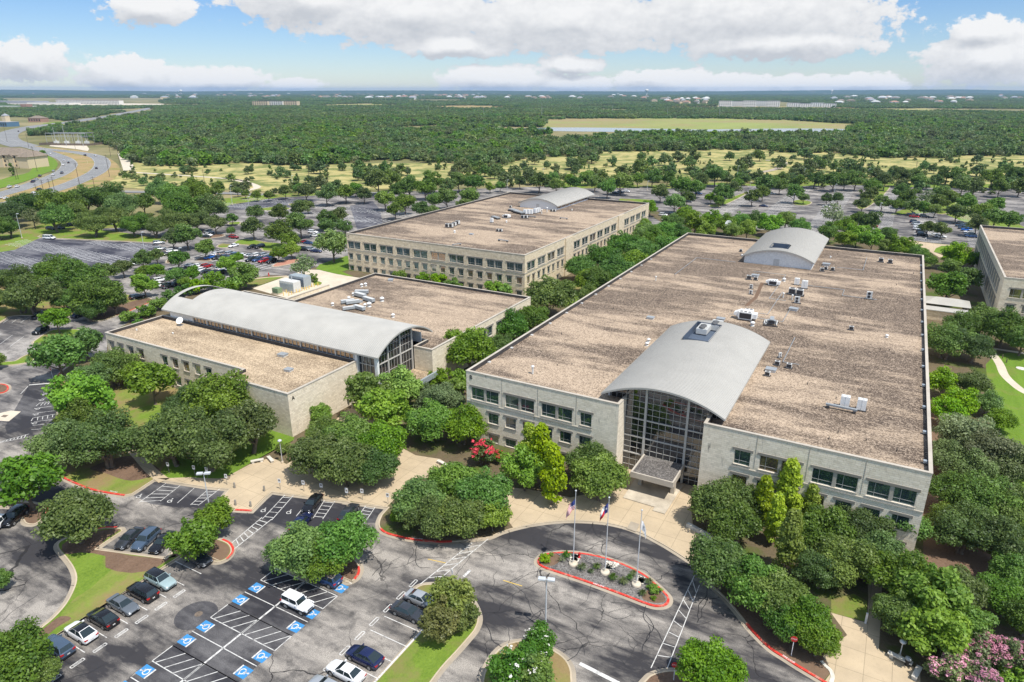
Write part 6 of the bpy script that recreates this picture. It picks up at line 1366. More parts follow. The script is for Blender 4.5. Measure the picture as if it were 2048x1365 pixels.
C_('small round shrub beside the lamp and benches', 'brshrub', [(567, 895, 34)]); C_('upright bright tree against the cream stone corner wall', 'bright', [(640, 830, 58)])
C_('bright green trees screening the glass end of the long vault', 'bright', [(738, 785, 112), (800, 772, 100), (772, 815, 105), (803, 735, 52)])
C_('dense green trees north of the bollard plaza', 'oakm', [(635, 905, 120), (700, 870, 120), (765, 890, 120), (690, 925, 130), (745, 935, 100), (650, 860, 80)])
C_('grey green trees between the two stone corners', 'olive', [(862, 840, 112, 'oakm'), (928, 848, 108, 'oakm'), (890, 800, 92), (850, 792, 70)])
C_('dark trees in the gap left of the letter B corner', 'oakm', [(940, 698, 122), (1097, 590, 108), (1018, 652, 88), (1062, 638, 80), (1000, 690, 62)])
C_('bright low shrubs at the foot of the letter B corner', 'brshrub', [(880, 752, 62), (910, 772, 60), (925, 752, 50)])
C_('crape myrtle with crimson blossom below the letter B windows', 'redmyr', [(962, 902, 58)]); C_('small crimson crape myrtle bush right of the taller one', 'redmyr', [(993, 912, 30)])
C_('tree mass on the red kerbed bed left of the flagpoles', 'oakm', [(835, 1000, 120), (905, 965, 115), (970, 985, 130), (860, 1035, 110, 'oak'), (925, 1030, 120, 'oak'), (985, 1030, 75, 'bright'), (795, 1030, 40, 'bright')])
C_('tall yellow green trees in front of the letter B facade', 'bright', [(1050, 935, 92), (1082, 905, 66, 'lime'), (1105, 945, 64, 'lime'), (1058, 890, 48, 'lime')], hs=1.15)
C_('dense dark oaks just left of the entrance canopy', 'oakm', [(1185, 920, 105), (1200, 955, 125)])
C_('dark oaks at the right side of the entrance', 'oak', [(1440, 1010, 130), (1500, 1000, 110), (1470, 1050, 120)])
C_('slender lime green trees before the right wing windows', 'lime', [(1528, 1000, 52), (1578, 980, 66), (1622, 1010, 46), (1582, 1080, 64), (1552, 1035, 50)], hs=1.25)
C_('broad green trees along the drive right of the flagpole island', 'oakm', [(1445, 1130, 140), (1500, 1165, 135), (1555, 1190, 130), (1610, 1235, 120), (1635, 1280, 95), (1570, 1240, 100)])
C_('dark oaks massed under the right wing facade', 'oak', [(1655, 1060, 130), (1720, 1060, 120), (1790, 1040, 125), (1690, 1120, 130), (1640, 1140, 100), (1760, 1110, 120)])
C_('light green trees right of the shaded concrete path', 'oakm', [(1810, 1155, 150), (1870, 1190, 150, 'bright'), (1920, 1185, 120), (1860, 1255, 140, 'bright'), (1800, 1225, 110), (1925, 1250, 110, 'bright')])
C_('dark oaks beyond the front right corner of the big block', 'oak', [(1905, 985, 105), (1965, 1000, 130), (2030, 1010, 130), (1930, 1060, 130), (2000, 1085, 130), (1900, 1040, 80)])
C_('grey green trees below the right lawn', 'olive', [(1925, 870, 130), (1985, 905, 130), (1905, 915, 95), (2035, 930, 110), (1950, 935, 100)])
C_('dark trees at the right edge above the pink blossom', 'oakm', [(2012, 1195, 110), (2055, 1235, 110), (2030, 1145, 100)])
C_('crape myrtles with pink blossom at the bottom right', 'pinkmyr', [(1905, 1340, 92), (1962, 1298, 88), (2020, 1312, 95), (1955, 1352, 85)])
C_('green shrubs cut off by the bottom right corner', 'brshrub', [(2030, 1352, 70), (2000, 1360, 50)])
C_('large oaks beside the pavilion right of the big block', 'oak', [(1895, 682, 95), (1945, 690, 90), (1920, 655, 80), (1965, 640, 90, 'oakm'), (2010, 655, 100, 'oakm'), (2045, 680, 80, 'oakm')])
C_('round trees between the big block and the right edge building', 'lotm', [(1893, 572, 82), (1940, 560, 60, 'lot'), (1920, 510, 62, 'bright'), (1950, 520, 45), (1900, 535, 45)])
C_('bright shrubs along the right side wall of the big block', 'bright', [(1885, 762, 70), (1915, 800, 72), (1945, 765, 75, 'oakm'), (1975, 805, 65, 'oakm'), (1900, 825, 70), (2005, 840, 62, 'oakm')])
# court between the two three storey blocks
C_('front trees of the green court behind the low roof', 'oakm', [(1160, 535, 70), (1195, 560, 76), (1230, 545, 89), (1180, 590, 57), (1215, 515, 83), (1265, 530, 89), (1170, 560, 57, 'bright')])
C_('rear trees of the green court between the two tall blocks', 'oakm', [(1245, 490, 76), (1285, 505, 76), (1310, 480, 70), (1340, 490, 64), (1290, 465, 61), (1275, 450, 51), (1330, 465, 64), (1360, 470, 57)])
C_('low bright bushes in front of the rear left block', 'brshrub', [(800, 548, 34), (845, 555, 34), (875, 556, 40), (905, 566, 36), (985, 572, 45), (1010, 578, 36)])
C_('trees directly behind the left half of the big block', 'bright', [(1390, 445, 55), (1425, 440, 50), (1450, 448, 55, 'oakm'), (1480, 442, 48, 'oakm'), (1345, 445, 50, 'oakm'), (1372, 428, 45, 'oakm'), (1410, 462, 45), (1465, 462, 45, 'oakm')])
C_('trees directly behind the rear vault', 'bright', [(1510, 440, 50, 'oakm'), (1540, 448, 50), (1572, 440, 48, 'oakm'), (1600, 452, 45, 'oakm'), (1495, 458, 45)])
C_('trees directly behind the right half of the big block', 'bright', [(1660, 462, 48), (1690, 452, 50, 'oakm'), (1715, 470, 52), (1745, 478, 52), (1775, 470, 45, 'oakm'), (1800, 492, 52), (1835, 505, 45, 'oakm'), (1690, 478, 42), (1775, 495, 40), (1855, 520, 35)])
# left car parks
C_('big oaks at the far left beyond the lamp post', 'oak', [(20, 425, 70), (55, 410, 70), (65, 435, 45, 'sparse'), (-5, 455, 60), (15, 455, 50)])
C_('big oaks along the highway side of the car park', 'oak', [(120, 405, 85), (165, 400, 75), (205, 395, 85), (240, 410, 70), (145, 425, 60), (285, 405, 50, 'lot'), (95, 405, 60)])
C_('dark oaks on the grass strip behind the white van', 'oak', [(112, 435, 72), (185, 447, 66), (232, 438, 60), (268, 448, 62), (310, 455, 52), (205, 430, 48), (285, 440, 45)])
C_('large dark oaks in the middle of the left car parks', 'oak', [(345, 392, 70, 'oakm'), (390, 385, 70), (365, 415, 85), (415, 415, 75), (350, 442, 70), (395, 440, 55), (320, 380, 60, 'oakm'), (430, 380, 40, 'lot')])
C_('scattered round oaks of the left car parks, near the red pickup', 'lot', [(372, 470, 62, 'lotm'), (430, 447, 44), (464, 438, 28), (505, 455, 52), (462, 462, 22, 'lotm'), (345, 478, 45)])
C_('round oaks left of the rear building, by the white cars', 'lot', [(560, 465, 62), (600, 448, 58), (510, 425, 40), (557, 427, 42), (600, 418, 44), (615, 412, 32), (580, 480, 45), (655, 440, 45), (678, 432, 42)])
C_('leafy tree against the left corner of the rear building', 'lotm', [(664, 488, 78)]); C_('thin trees near the left corner of the rear building', 'lot', [(655, 452, 42), (690, 455, 38)])
C_('round trees in the lane of the busy car park', 'lotm', [(408, 497, 46), (355, 518, 48), (285, 520, 44, 'lot'), (312, 512, 36, 'lot'), (285, 545, 36), (312, 543, 40), (245, 535, 42, 'lot'), (215, 545, 46, 'lot')])
C_('trees in the row near the small bright green tree', 'lotm', [(352, 552, 44), (382, 548, 40), (287, 568, 54, 'bright'), (370, 565, 30)])
C_('bright green trees among the busy rows of cars', 'bright', [(453, 528, 42), (490, 548, 58), (476, 515, 26), (556, 506, 36), (583, 498, 40)])
C_('large bushes hiding cars behind the long vault', 'brshrub', [(395, 568, 48), (425, 558, 48), (450, 572, 50), (475, 565, 45), (370, 578, 40, 'shrub')]); C_('thin spreading tree next to the generator yard', 'sparse', [(607, 532, 58)]); C_('low scrubby bush beside the blue grey generator', 'shrub', [(625, 556, 26)])
C_('pale vines and shrubs along the west end of the long vault', 'brshrub', [(258, 632, 40, 'shrub'), (290, 622, 40, 'shrub'), (315, 605, 40), (340, 590, 40, 'shrub'), (275, 645, 28, 'shrub')])
C_('great dark oaks left of the small car park', 'oak', [(20, 560, 80), (65, 590, 105), (110, 545, 95), (155, 560, 110), (195, 590, 105), (40, 600, 70), (-10, 600, 70), (225, 605, 60), (180, 620, 60), (130, 600, 60)])
C_('round tree on the grass island of the small car park', 'lotm', [(113, 638, 62)]); C_('tree cut off by the left edge above the roundabout', 'lotm', [(-8, 720, 42)])
# far car parks
C_('row of small round trees on the far left car park edge', 'lot', [(490, 388, 20), (513, 391, 24), (537, 391, 24), (475, 382, 22), (548, 384, 18)])
C_('trees at the back of the far left car park', 'lot', [(570, 383, 32), (612, 382, 42), (652, 388, 48), (690, 385, 44), (728, 390, 36), (595, 378, 28, 'lotm'), (672, 374, 34), (710, 378, 34, 'lotm')])
C_('tall dark trees behind the left part of the rear building', 'lot', [(755, 362, 58), (782, 358, 50), (818, 372, 52), (850, 376, 48), (868, 362, 50), (800, 380, 40)])
C_('trees along the left wall of the rear building roof', 'lotm', [(770, 398, 48), (810, 405, 48, 'lot'), (790, 420, 38, 'lot'), (895, 395, 48), (940, 392, 46), (930, 412, 40), (870, 400, 40), (840, 418, 40), (865, 425, 36)])
C_('trees behind the top edge of the rear building', 'lotm', [(918, 362, 46), (950, 366, 44), (980, 374, 24, 'bright'), (1000, 372, 24), (1040, 364, 30, 'lot'), (1078, 362, 48, 'lot'), (1112, 370, 38), (1150, 366, 36), (895, 372, 36, 'lot')])
C_('trees around the curved drive behind the small vault', 'lotm', [(1215, 375, 45), (1242, 365, 52), (1305, 355, 40, 'lot'), (1322, 385, 42), (1275, 358, 36), (1190, 365, 40), (1350, 405, 44), (1300, 415, 36, 'bright')])
C_('dark trees at the near side of the far middle car park', 'lot', [(1365, 372, 52, 'lotm'), (1392, 376, 42, 'lotm'), (1432, 348, 50), (1448, 388, 46), (1466, 378, 38), (1438, 402, 28, 'lotm'), (1422, 395, 24, 'bright'), (1375, 395, 34)])
C_('trees on the islands of the far middle car park', 'lot', [(1505, 394, 38), (1526, 386, 34), (1535, 366, 50), (1590, 386, 42), (1608, 396, 26), (1560, 372, 34), (1478, 352, 22, 'lotm'), (1490, 358, 28)])
C_('small paired trees in the middle of the far car park', 'lot', [(1654, 398, 26), (1676, 397, 28)]); C_('sparse grey tree standing in the far middle car park', 'sparse', [(1667, 430, 56)])
C_('line of dark trees right of the open far car park', 'lot', [(1745, 372, 42), (1736, 390, 40), (1725, 408, 34), (1740, 445, 52), (1765, 406, 36), (1712, 360, 44), (1668, 360, 46), (1770, 362, 40), (1715, 440, 40)])
C_('trees of the right hand far car park', 'lot', [(1815, 396, 44), (1826, 412, 38), (1803, 384, 38), (1850, 416, 36, 'lotm'), (1870, 420, 32, 'lotm'), (1795, 410, 34), (1855, 395, 38, 'sparse'), (1880, 405, 40)])
C_('trees beyond the right edge building roof', 'lotm', [(1900, 398, 46), (1915, 425, 44), (1885, 385, 40), (1935, 405, 46), (1965, 425, 52), (1990, 435, 50), (1955, 450, 48, 'lot'), (2020, 440, 46), (1925, 370, 46), (1990, 410, 40)])
C_('little trees shading white cars of the far right car park', 'lot', [(1855, 455, 36), (1884, 460, 38)])
C_('trees on the far right edge beside the meadow', 'lot', [(1950, 372, 42), (2000, 375, 40), (1985, 355, 48), (2040, 372, 44), (1840, 362, 40), (1800, 352, 44), (1895, 350, 40), (2030, 350, 40)])
C_('hedge trees at the meadow edge left of the drive', 'lotm', [(1105, 356, 34), (1140, 360, 32), (1175, 354, 36), (1335, 356, 34, 'lot'), (1405, 360, 34, 'lot'), (1475, 366, 30, 'lot')])
C_('hedge trees at the meadow edge behind the far car parks', 'lot', [(1565, 360, 36), (1600, 364, 34), (1630, 358, 38), (1690, 364, 34), (1755, 352, 38), (1830, 350, 38, 'lotm'), (1870, 362, 36), (1920, 352, 40)])
# meadow trees and bushes
mw = [q for q in MEADOW]
cnt = 0; rr = random.Random(12)
KEEP = [(1010, 355, 42), (1060, 350, 40), (905, 345, 30), (945, 360, 36), (925, 330, 46), (960, 335, 38), (1030, 340, 34), (715, 345, 34), (738, 352, 32), (560, 340, 26), (575, 345, 22), (1190, 345, 30), (1245, 340, 34), (1285, 330, 44), (1305, 322, 32), (1380, 322, 34), (1490, 322, 42), (1480, 335, 40), (1460, 310, 24), (1520, 308, 30), (1620, 330, 32), (1640, 325, 34), (1700, 330, 50), (1720, 340, 44), (1600, 345, 40), (1585, 358, 40), (1640, 355, 40), (1690, 352, 40), (1850, 330, 30), (1870, 335, 26), (1955, 340, 26), (1745, 340, 30), (1780, 345, 26), (1420, 335, 26), (1150, 340, 24), (1110, 335, 26), (270, 352, 22), (285, 360, 24), (320, 356, 26), (252, 350, 18), (1930, 360, 30), (2010, 330, 30), (1560, 320, 30), (1340, 340, 30), (1225, 320, 26), (1160, 322, 28), (1330, 315, 34), (1390, 345, 36)]
for (x, y, w) in KEEP:
    X, Y, d = tree_pos('field', x, y, w); tree_at('field', X, Y, d, 'dark green wild tree standing in the dry yellow meadow', 'wild trees in the meadow', -.3)
n = 0
while n < 150:
    x, y = rr.uniform(330, 2090), rr.uniform(298, 376)
    if not inside((x, y), mw) or mnoise.noise((x * .012, y * .03, 6.1)) < -.08: continue
    X, Y, d = tree_pos('field', x, y, rr.uniform(16, 38)); tree_at('field', X, Y, d, 'dark green wild tree standing in the dry yellow meadow', 'wild trees in the meadow', -.3, rr.uniform(.75, 1.1)); n += 1
n = 0
while n < 330:
    x, y = rr.uniform(200, 2090), rr.uniform(298, 384)
    if not inside((x, y), mw) or mnoise.noise((x * .02, y * .05, 1.3)) < -.05: continue
    if abs(y - 384) < 4 and x < 900: continue
    X, Y, d = tree_pos('bush', x, y, rr.uniform(5, 17)); kd = 'juniper' if rr.random() < .22 else 'bush'
    tree_at(kd, X, Y, min(5.5, d) * (.8 if kd == 'juniper' else 1), 'small dark juniper in the dry yellow meadow' if kd == 'juniper' else 'low rounded wild bush in the dry yellow meadow', 'junipers in the meadow' if kd == 'juniper' else 'wild bushes in the meadow', -.3); n += 1
C_('small trees on the green lawn inside the highway bend', 'lotm', [(75, 310, 16), (88, 318, 14), (85, 305, 12), (92, 312, 10)]); C_('conical dark tree at the drive beside the apartment house', 'juniper', [(22, 338, 14)])
# ---- the far woodland: one mass, scattered with geometry nodes
def wood_meshes():
    out = []
    for i in range(4):
        V, F = leaf_cloud(300 + i, 9, 7.2, .4, 26, 24, 1.0, rc=(.15, .26)); out.append(fast_mesh('wood_tree', [(V, F, M['wood'])]))
    V, F = leaf_cloud(330, 8, 6.5, .5, 20, 14, .9, rc=(.10, .18)); out.append(fast_mesh('wood_tree_grey', [(V, F, M['olive'])]))
    V, F = leaf_cloud(331, 9, 7.0, .4, 26, 24, 1.0, rc=(.15, .26)); out.append(fast_mesh('wood_tree_bright', [(V, F, M['oak_mid'])]))
    for i in range(3):
        P = []; rs = np.random.RandomState(400 + i)
        for k in range(44):
            dd = rs.uniform(5.5, 10.5); V, F = leaf_cloud(500 + i * 60 + k, dd, dd * .8, .2, 7, 9, 2.0, rc=(.2, .32)); V = V + np.array([rs.uniform(-28, 28), rs.uniform(-28, 28), 0]); P.append((V, F, M['wood'] if rs.rand() < .85 else M['oak_mid']))
        me = fast_mesh('wood_patch', P); out.append(me)
    return out
def scatter(name, pts, meshes):
    """pts: (x, y, z, scale, rot, kind)"""
    A = np.array(pts, dtype=np.float32); me = bpy.data.meshes.new(name); me.vertices.add(len(A)); me.vertices.foreach_set('co', A[:, :3].ravel())
    for nm, col, ty in (('sc', 3, 'FLOAT'), ('rot', 4, 'FLOAT'), ('kd', 5, 'INT')):
        at = me.attributes.new(nm, ty, 'POINT'); at.data.foreach_set('value', A[:, col].astype(np.int32 if ty == 'INT' else np.float32))
    o = bpy.data.objects.new(name, me); COL.objects.link(o)
    ng = bpy.data.node_groups.new(name, 'GeometryNodeTree'); ng.interface.new_socket('Geometry', in_out='INPUT', socket_type='NodeSocketGeometry'); ng.interface.new_socket('Geometry', in_out='OUTPUT', socket_type='NodeSocketGeometry')
    N = ng.nodes; Lk = ng.links; gi = N.new('NodeGroupInput'); go = N.new('NodeGroupOutput'); jn = N.new('GeometryNodeJoinGeometry')
    def attr(nm, ty):
        a = N.new('GeometryNodeInputNamedAttribute'); a.data_type = ty; a.inputs[0].default_value = nm; return [s for s in a.outputs if s.enabled and s.name == 'Attribute'][0]
    sc_, rt_, kd_ = attr('sc', 'FLOAT'), attr('rot', 'FLOAT'), attr('kd', 'INT'); cx_ = N.new('ShaderNodeCombineXYZ'); Lk.new(rt_, cx_.inputs[2])
    for k, m_ in enumerate(meshes):
        src = bpy.data.objects.new('wood_source', m_)
        oi = N.new('GeometryNodeObjectInfo'); oi.inputs['Object'].default_value = src; oi.inputs['As Instance'].default_value = True
        cmp_ = N.new('FunctionNodeCompare'); cmp_.data_type = 'INT'; cmp_.operation = 'EQUAL'
        ia, ib = [s for s in cmp_.inputs if s.type == 'INT'][:2]; Lk.new(kd_, ia); ib.default_value = k
        ip = N.new('GeometryNodeInstanceOnPoints'); Lk.new(gi.outputs[0], ip.inputs['Points']); Lk.new(cmp_.outputs[0], ip.inputs['Selection']); Lk.new(oi.outputs['Geometry'], ip.inputs['Instance']); Lk.new(cx_.outputs[0], ip.inputs['Rotation']); Lk.new(sc_, ip.inputs['Scale'])
        Lk.new(ip.outputs[0], jn.inputs[0])
    Lk.new(jn.outputs[0], go.inputs[0]); md = o.modifiers.new('scatter', 'NODES'); md.node_group = ng
    tag(o, 'dense green woodland stretching to the horizon beyond the meadow', 'woodland', kind='stuff'); return o
WOOD = [(155, 268), (185, 283), (228, 296), (258, 326), (350, 330), (450, 328), (640, 328), (800, 328), (1000, 329), (1060, 318), (1200, 303), (1350, 300), (1480, 298), (1600, 301), (1750, 312), (1900, 311), (2400, 302), (2400, 183), (-300, 183), (-300, 268), (-60, 262), (0, 258), (10, 266), (25, 278), (60, 272), (100, 270)]
HOLES = [smooth(FIELD, True, 2), [(x, y + 8) for x, y in LAKE[:6]] + [(1700, 256), (1000, 254)]] + [s[0] for s in STRIPS] + [[SP(*p) for p in [(640, 640), (1160, 640), (1230, 740), (1000, 720), (640, 690)]], [SP(*p) for p in [(-800, 270), (260, 290), (560, 290), (840, 340), (720, 385), (500, 410), (250, 440), (-800, 520)]],
  [(0, 196), (330, 196), (335, 213), (240, 214), (0, 212)], [(505, 203), (605, 203), (605, 214), (505, 214)], [(1430, 203), (1560, 203), (1650, 210), (1650, 216), (1430, 215)]]
HOUSES = []; rr = random.Random(9)
while len(HOUSES) < 230:
    zone = rr.choice(((640, 1010, 189.5, 199), (640, 1010, 189.5, 199), (820, 1300, 191, 200), (820, 1300, 191, 200), (1300, 1420, 200, 208), (1660, 1940, 198, 209), (1690, 2040, 190, 203), (250, 480, 189, 199), (0, 500, 186, 193), (360, 640, 188, 197)))
    x, y = rr.uniform(*zone[:2]), rr.uniform(*zone[2:])
    if mnoise.noise((x * .03, y * .25, 4)) < -.1: continue
    HOUSES.append(G(x, y))
HCELL = set()
for X, Y in HOUSES:
    for k in (0, 1, 2): q = 1 - .018 * k * 55 / 55; HCELL.add((int(X * q // 55), int(Y * q // 55)))
roadpts = np.array([(a[0] + (c[0] - a[0]) * k / 8, a[1] + (c[1] - a[1]) * k / 8) for ln in (road_out, road_in, road_far) for a, c in zip(ln, ln[1:]) for k in range(8)]); pts = []
rr = random.Random(77)
farpts = np.array([(a[0] + (c[0] - a[0]) * k / 8, a[1] + (c[1] - a[1]) * k / 8) for a, c in zip(road_far, road_far[1:]) for k in range(8)])
def clear(X, Y, pad):
    x, y, c = proj(X, Y, 0)
    if c < 50 or not inside((x, y + (9 * mnoise.noise((X * .02, Y * .02, 8)) - 2) * (1 if y > 290 else 0)), WOOD): return False
    for h in HOLES:
        if inside((x, y), h): return False
    q = np.array((X, Y)); d2 = ((roadpts - q) ** 2).sum(1).min()
    if d2 < pad ** 2: return False
    dist = math.hypot(X, Y)
    return not (dist > 650 and any(((farpts - q * (1 + k)) ** 2).sum(1).min() < (pad * .75) ** 2 for k in (.03, .055, .08, .105, .13)))
hd = Vector((-sw, cw)); rt = Vector((cw, sw))
step = 8.2
for i in range(int(1900 / step)):
    f = 380 + i * step; half = f * .86
    for j in range(int(-half / step), int(half / step)):
        u = (j + rr.uniform(-.45, .45)) * step; f2 = f + rr.uniform(-.45, .45) * step; X, Y = hd.x * f2 + rt.x * u, hd.y * f2 + rt.y * u
        nz = mnoise.noise((X * .006, Y * .006, 0)); 
        if nz < (-.32 if f < 560 else -.40): continue
        if not clear(X, Y, 22 if f2 > 700 else 15): continue
        nb = mnoise.noise((X * .011, Y * .011, 5)); k = rr.random(); nc = mnoise.noise((X * .004, Y * .004, 9)); kd = 4 if k < (.28 if nc > .25 else .08) else (5 if (nb > .12 and k < .8) or k > .88 else rr.randint(0, 3))
        pts.append((X, Y, -.4, (rr.uniform(.6, 1.3) + .7 * rr.random() ** 3) * (1 + .3 * nb), rr.uniform(0, 6.28), kd))
    if f > 1650: break
f = 1650.0
while f < 9500:
    st = 46 if f < 4000 else 70; half = f * .86
    for j in range(int(-half / st), int(half / st)):
        u = (j + rr.uniform(-.3, .3)) * st; f2 = f + rr.uniform(-.3, .3) * st; X, Y = hd.x * f2 + rt.x * u, hd.y * f2 + rt.y * u
        if mnoise.noise((X * .0012, Y * .0012, 3)) < -.36 or not clear(X, Y, 38): continue
        if (int(X // 55), int(Y // 55)) in HCELL or mnoise.noise((X * .004, Y * .004, 13)) < -.30: continue
        pts.append((X, Y, -.5, rr.uniform(.85, 1.15) * (1.0 if f < 4000 else 1.45), rr.uniform(0, 6.28), 6 + rr.randint(0, 2)))
    f += st
print('wood points', len(pts))
scatter('woodland', pts, wood_meshes())
# ================================================================== STREET FURNITURE
def lamp_double(base, h, label, rz=0.0, z=.12, heads=2, group=None, sc=1.0):
    e = empty('car_park_lamp' if heads == 2 else 'street_lamp', (base[0], base[1], z), rz, label, 'lamp', group)
    key = ('lamp', round(h, 1), heads)
    if key not in MESHC:
        b = MB(); b.tube((0, 0, .5), (0, 0, h), .11, .07, 8); p = b.mesh('pole', M['pole']); b = MB(); b.lathe([(.3, 0), (.3, .55), (.2, .6)], 12); q = b.mesh('footing', M['kerb'])
        hs = []
        for s in ((-1, 1) if heads == 2 else (1,)):
            b = MB(); b.box(min(s * .12, s * 1.0), max(s * .12, s * 1.0), -.28, .28, h - .02, h + .2); b.box(min(0, s * .15), max(0, s * .15), -.05, .05, h + .02, h + .1); hs.append(b.mesh('lamp_head', M['pole']))
        MESHC[key] = (p, q, hs)
    p, q, hs = MESHC[key]; link('pole', p, e); link('footing', q, e)
    for m_ in hs: link('lamp_head', m_, e)
    return e
lamp_double(G(*SA(1125, 520)), 8.6, 'tall pale double headed lamp between the two island trees', R(35)); lamp_double(G(1091, 1262), 7.6, 'tall pale double headed lamp in the bottom centre beside white flowers', R(20))
ML = [(SJ(130, 432), SJ(95, 260), 'pale lamp at the far left edge of the big empty car park'), (SJ(850, 525), SJ(825, 397), 'lamp rising from the near edge of the big empty car park'), (SJ(1073, 400), SJ(1053, 297), 'lamp beside the large dark oaks'), (SJ(980, 245), SJ(970, 145), 'lamp among the oaks near the side road'), (SJ(1067, 612), SJ(1053, 492), 'lamp over the lane left of the hedge'), (SJ(1695, 472), SJ(1683, 365), 'lamp behind the two bright green trees'), (SJ(1360, 235), SJ(1350, 105), 'lamp at the left end of the far left car park'), (SJ(1460, 275), SJ(1452, 190), 'lamp in the middle of the far left car park'), (SK(690, 612), SK(683, 560), 'lamp at the back of the far left car park trees'), (SK(878, 660), SK(873, 608), 'lamp just left of the rear building roof'), (SK(1032, 577), SK(1030, 535), 'right one of two lamps behind the rear building'), (SK(997, 562), SK(993, 518), 'left one of two lamps behind the rear building'), (SK(1445, 578), SK(1445, 516), 'lamp in front of the small vault'), (SK(1628, 512), SK(1627, 458), 'lamp beyond the small vault against the meadow'), (SK(345, 536), SK(341, 494), 'lamp by the far side road'), (SL(660, 492), SL(668, 418), 'lamp at the left end of the far middle car park'), (SL(980, 492), SL(990, 428), 'lamp at the back of the far middle car park'), (SL(1130, 560), SL(1138, 506), 'lamp beside the small paired trees'), (SL(930, 602), SL(937, 560), 'short lamp on the far middle car park island'), (SL(1342, 672), SL(1357, 594), 'lamp at the near corner of the far middle car park'), (SL(1293, 470), SL(1300, 440), 'lamp behind the line of dark trees'), (SL(1550, 602), SL(1556, 548), 'lamp among the right hand far car park trees'), (SL(1850, 697), SL(1858, 650), 'lamp just left of the right edge building roof'), (SL(1880, 528), SL(1890, 475), 'lamp at the far right by the meadow'), (SL(228, 535), SL(230, 494), 'lamp by the curved drive behind the small vault'), (SL(722, 540), SL(724, 505), 'lamp in the left part of the far middle car park')]
for a, t_, lb in ML:
    h = max(6.5, min(11, top_height(a, t_[1]))); lamp_double(G(*a), round(h, 0), 'slim ' + lb, R(30), heads=1)
# pedestrian lamps with round heads
def ped_lamp(p, label, h=4.0):
    e = empty('path_lamp', (p[0], p[1], .13), 0, label, 'lamp'); b = MB(); b.tube((0, 0, .4), (0, 0, h), .07, .05, 8); link('pole', b.mesh('pole', M['pole']), e)
    b = MB(); b.lathe([(.12, 0), (.36, .05), (.38, .22), (.2, .36), (.05, .4)], 14, 0, (0, 0, h)); link('lamp_head', b.mesh('lamp_head', M['pole']), e); b = MB(); b.lathe([(.22, 0), (.22, .4), (.1, .45)], 10); link('footing', b.mesh('footing', M['kerb']), e)
ped_lamp(G(*SA(1498, 207)), 'round headed path lamp beside the stone benches', 4.4); ped_lamp(G(675 + 30, 885 - 67), 'round headed path lamp beside the cream stone corner wall', 3.8); ped_lamp(G(*SX(1000, 575)), 'square headed garden lamp behind the bench at the bottom right', 2.2)
b = MB(); b.box(-.12, .12, -.12, .12, 0, 1.5); o = b.build('bollard_light', M['sign_white']); p = G(*SX(715, 285)); o.location = (p[0], p[1], .13); tag(o, 'white bollard light at the edge of the shaded concrete path', 'bollard light')
# bollards of the plaza tongue
b = MB(); b.lathe([(.16, 0), (.16, .92), (.12, 1.0)], 12); bm_ = b.mesh('bollard', M['lintel'])
for (x, y), lb in zip(((1245, 338), (1402, 355), (1250, 430), (1330, 438)), ('back left', 'back right', 'front left', 'front right')):
    p = G(*SA(x, y)); tag(link('bollard', bm_, None, (p[0], p[1], .137)), f'dark round bollard at the {lb} of the plaza tongue', 'bollard', 'bollards on the plaza tongue')
# reserved parking signs
def stall_sign(p, label, rz):
    e = empty('parking_sign', (p[0], p[1], .13), rz, label, 'sign', 'parking signs along the plaza')
    if 'ps' not in MESHC:
        b = MB(); b.box(-.03, .03, -.02, .02, 0, 2.0); P_ = b.mesh('post', M['lintel']); b = MB(); b.box(-.26, .26, -.045, -.022, 1.35, 2.1); Q_ = b.mesh('sign_panel', M['sign_white']); b = MB(); b.box(-.17, .17, -.052, -.046, 1.62, 1.98); S_ = b.mesh('blue_symbol', M['lintel']); MESHC['ps'] = (P_, Q_, S_)
    P_, Q_, S_ = MESHC['ps']; link('post', P_, e); q = link('sign_panel', Q_, e); link('symbol', S_, q)
for i, (S, p) in enumerate(((SA, (898, 258)), (SA, (1035, 275)), (SA, (1102, 285)), (SA, (1205, 322)), (SA, (1487, 347)), (SA, (1613, 357)), (SA, (1707, 372)), (SA, (1842, 402)), (SB, (118, 397)), (SB, (200, 402)), (SB, (335, 425)))):
    stall_sign(G(*S(*p)), f'small grey post sign facing the bays, {ORD[i] if i < 10 else "rightmost"} along the plaza edge', R(17))
for i, p in enumerate(((360, 262), (555, 255), (670, 255))):
    stall_sign(G(*SN(*p)), f'white post sign at the small left car park, {ORD[i]} of three', R(0))
def octo(p, label, rz=0.0, h=2.3, txt='STOP', kind='stop_sign', z=.13):
    e = empty(kind, (p[0], p[1], z), rz, label, 'sign'); b = MB(); b.box(-.04, .04, -.03, .03, 0, h); link('post', b.mesh('post', M['sign_white']), e)
    n = 8; b = MB(); pts = [(.42 * math.cos(R(22.5 + 45 * i)), .42 * math.sin(R(22.5 + 45 * i))) for i in range(n)]
    b.add([(x, -.04, h - .1 + y) for x, y in pts] + [(x, -.06, h - .1 + y) for x, y in pts], [tuple(range(n, 2 * n)), tuple(reversed(range(n)))] + [(i, i + n, (i + 1) % n + n, (i + 1) % n) for i in range(n)]); q = link('sign_plate', b.mesh('sign_plate', M['sign_red']), e)
    t_ = text(txt, .27, (0, -.066, h - .1), (R(90), 0, 0), M['sign_white'], 'lettering', None, .003); t_.parent = q
octo(G(1347, 1362), 'red stop sign on the island at the bottom right', R(15)); octo(G(*SN(425, 790)), 'red stop sign by the left drive under the trees', R(-10)); octo(G(*SC(748, 1228)), 'red round sign on a white post in the mulch bed', R(10), 2.6)
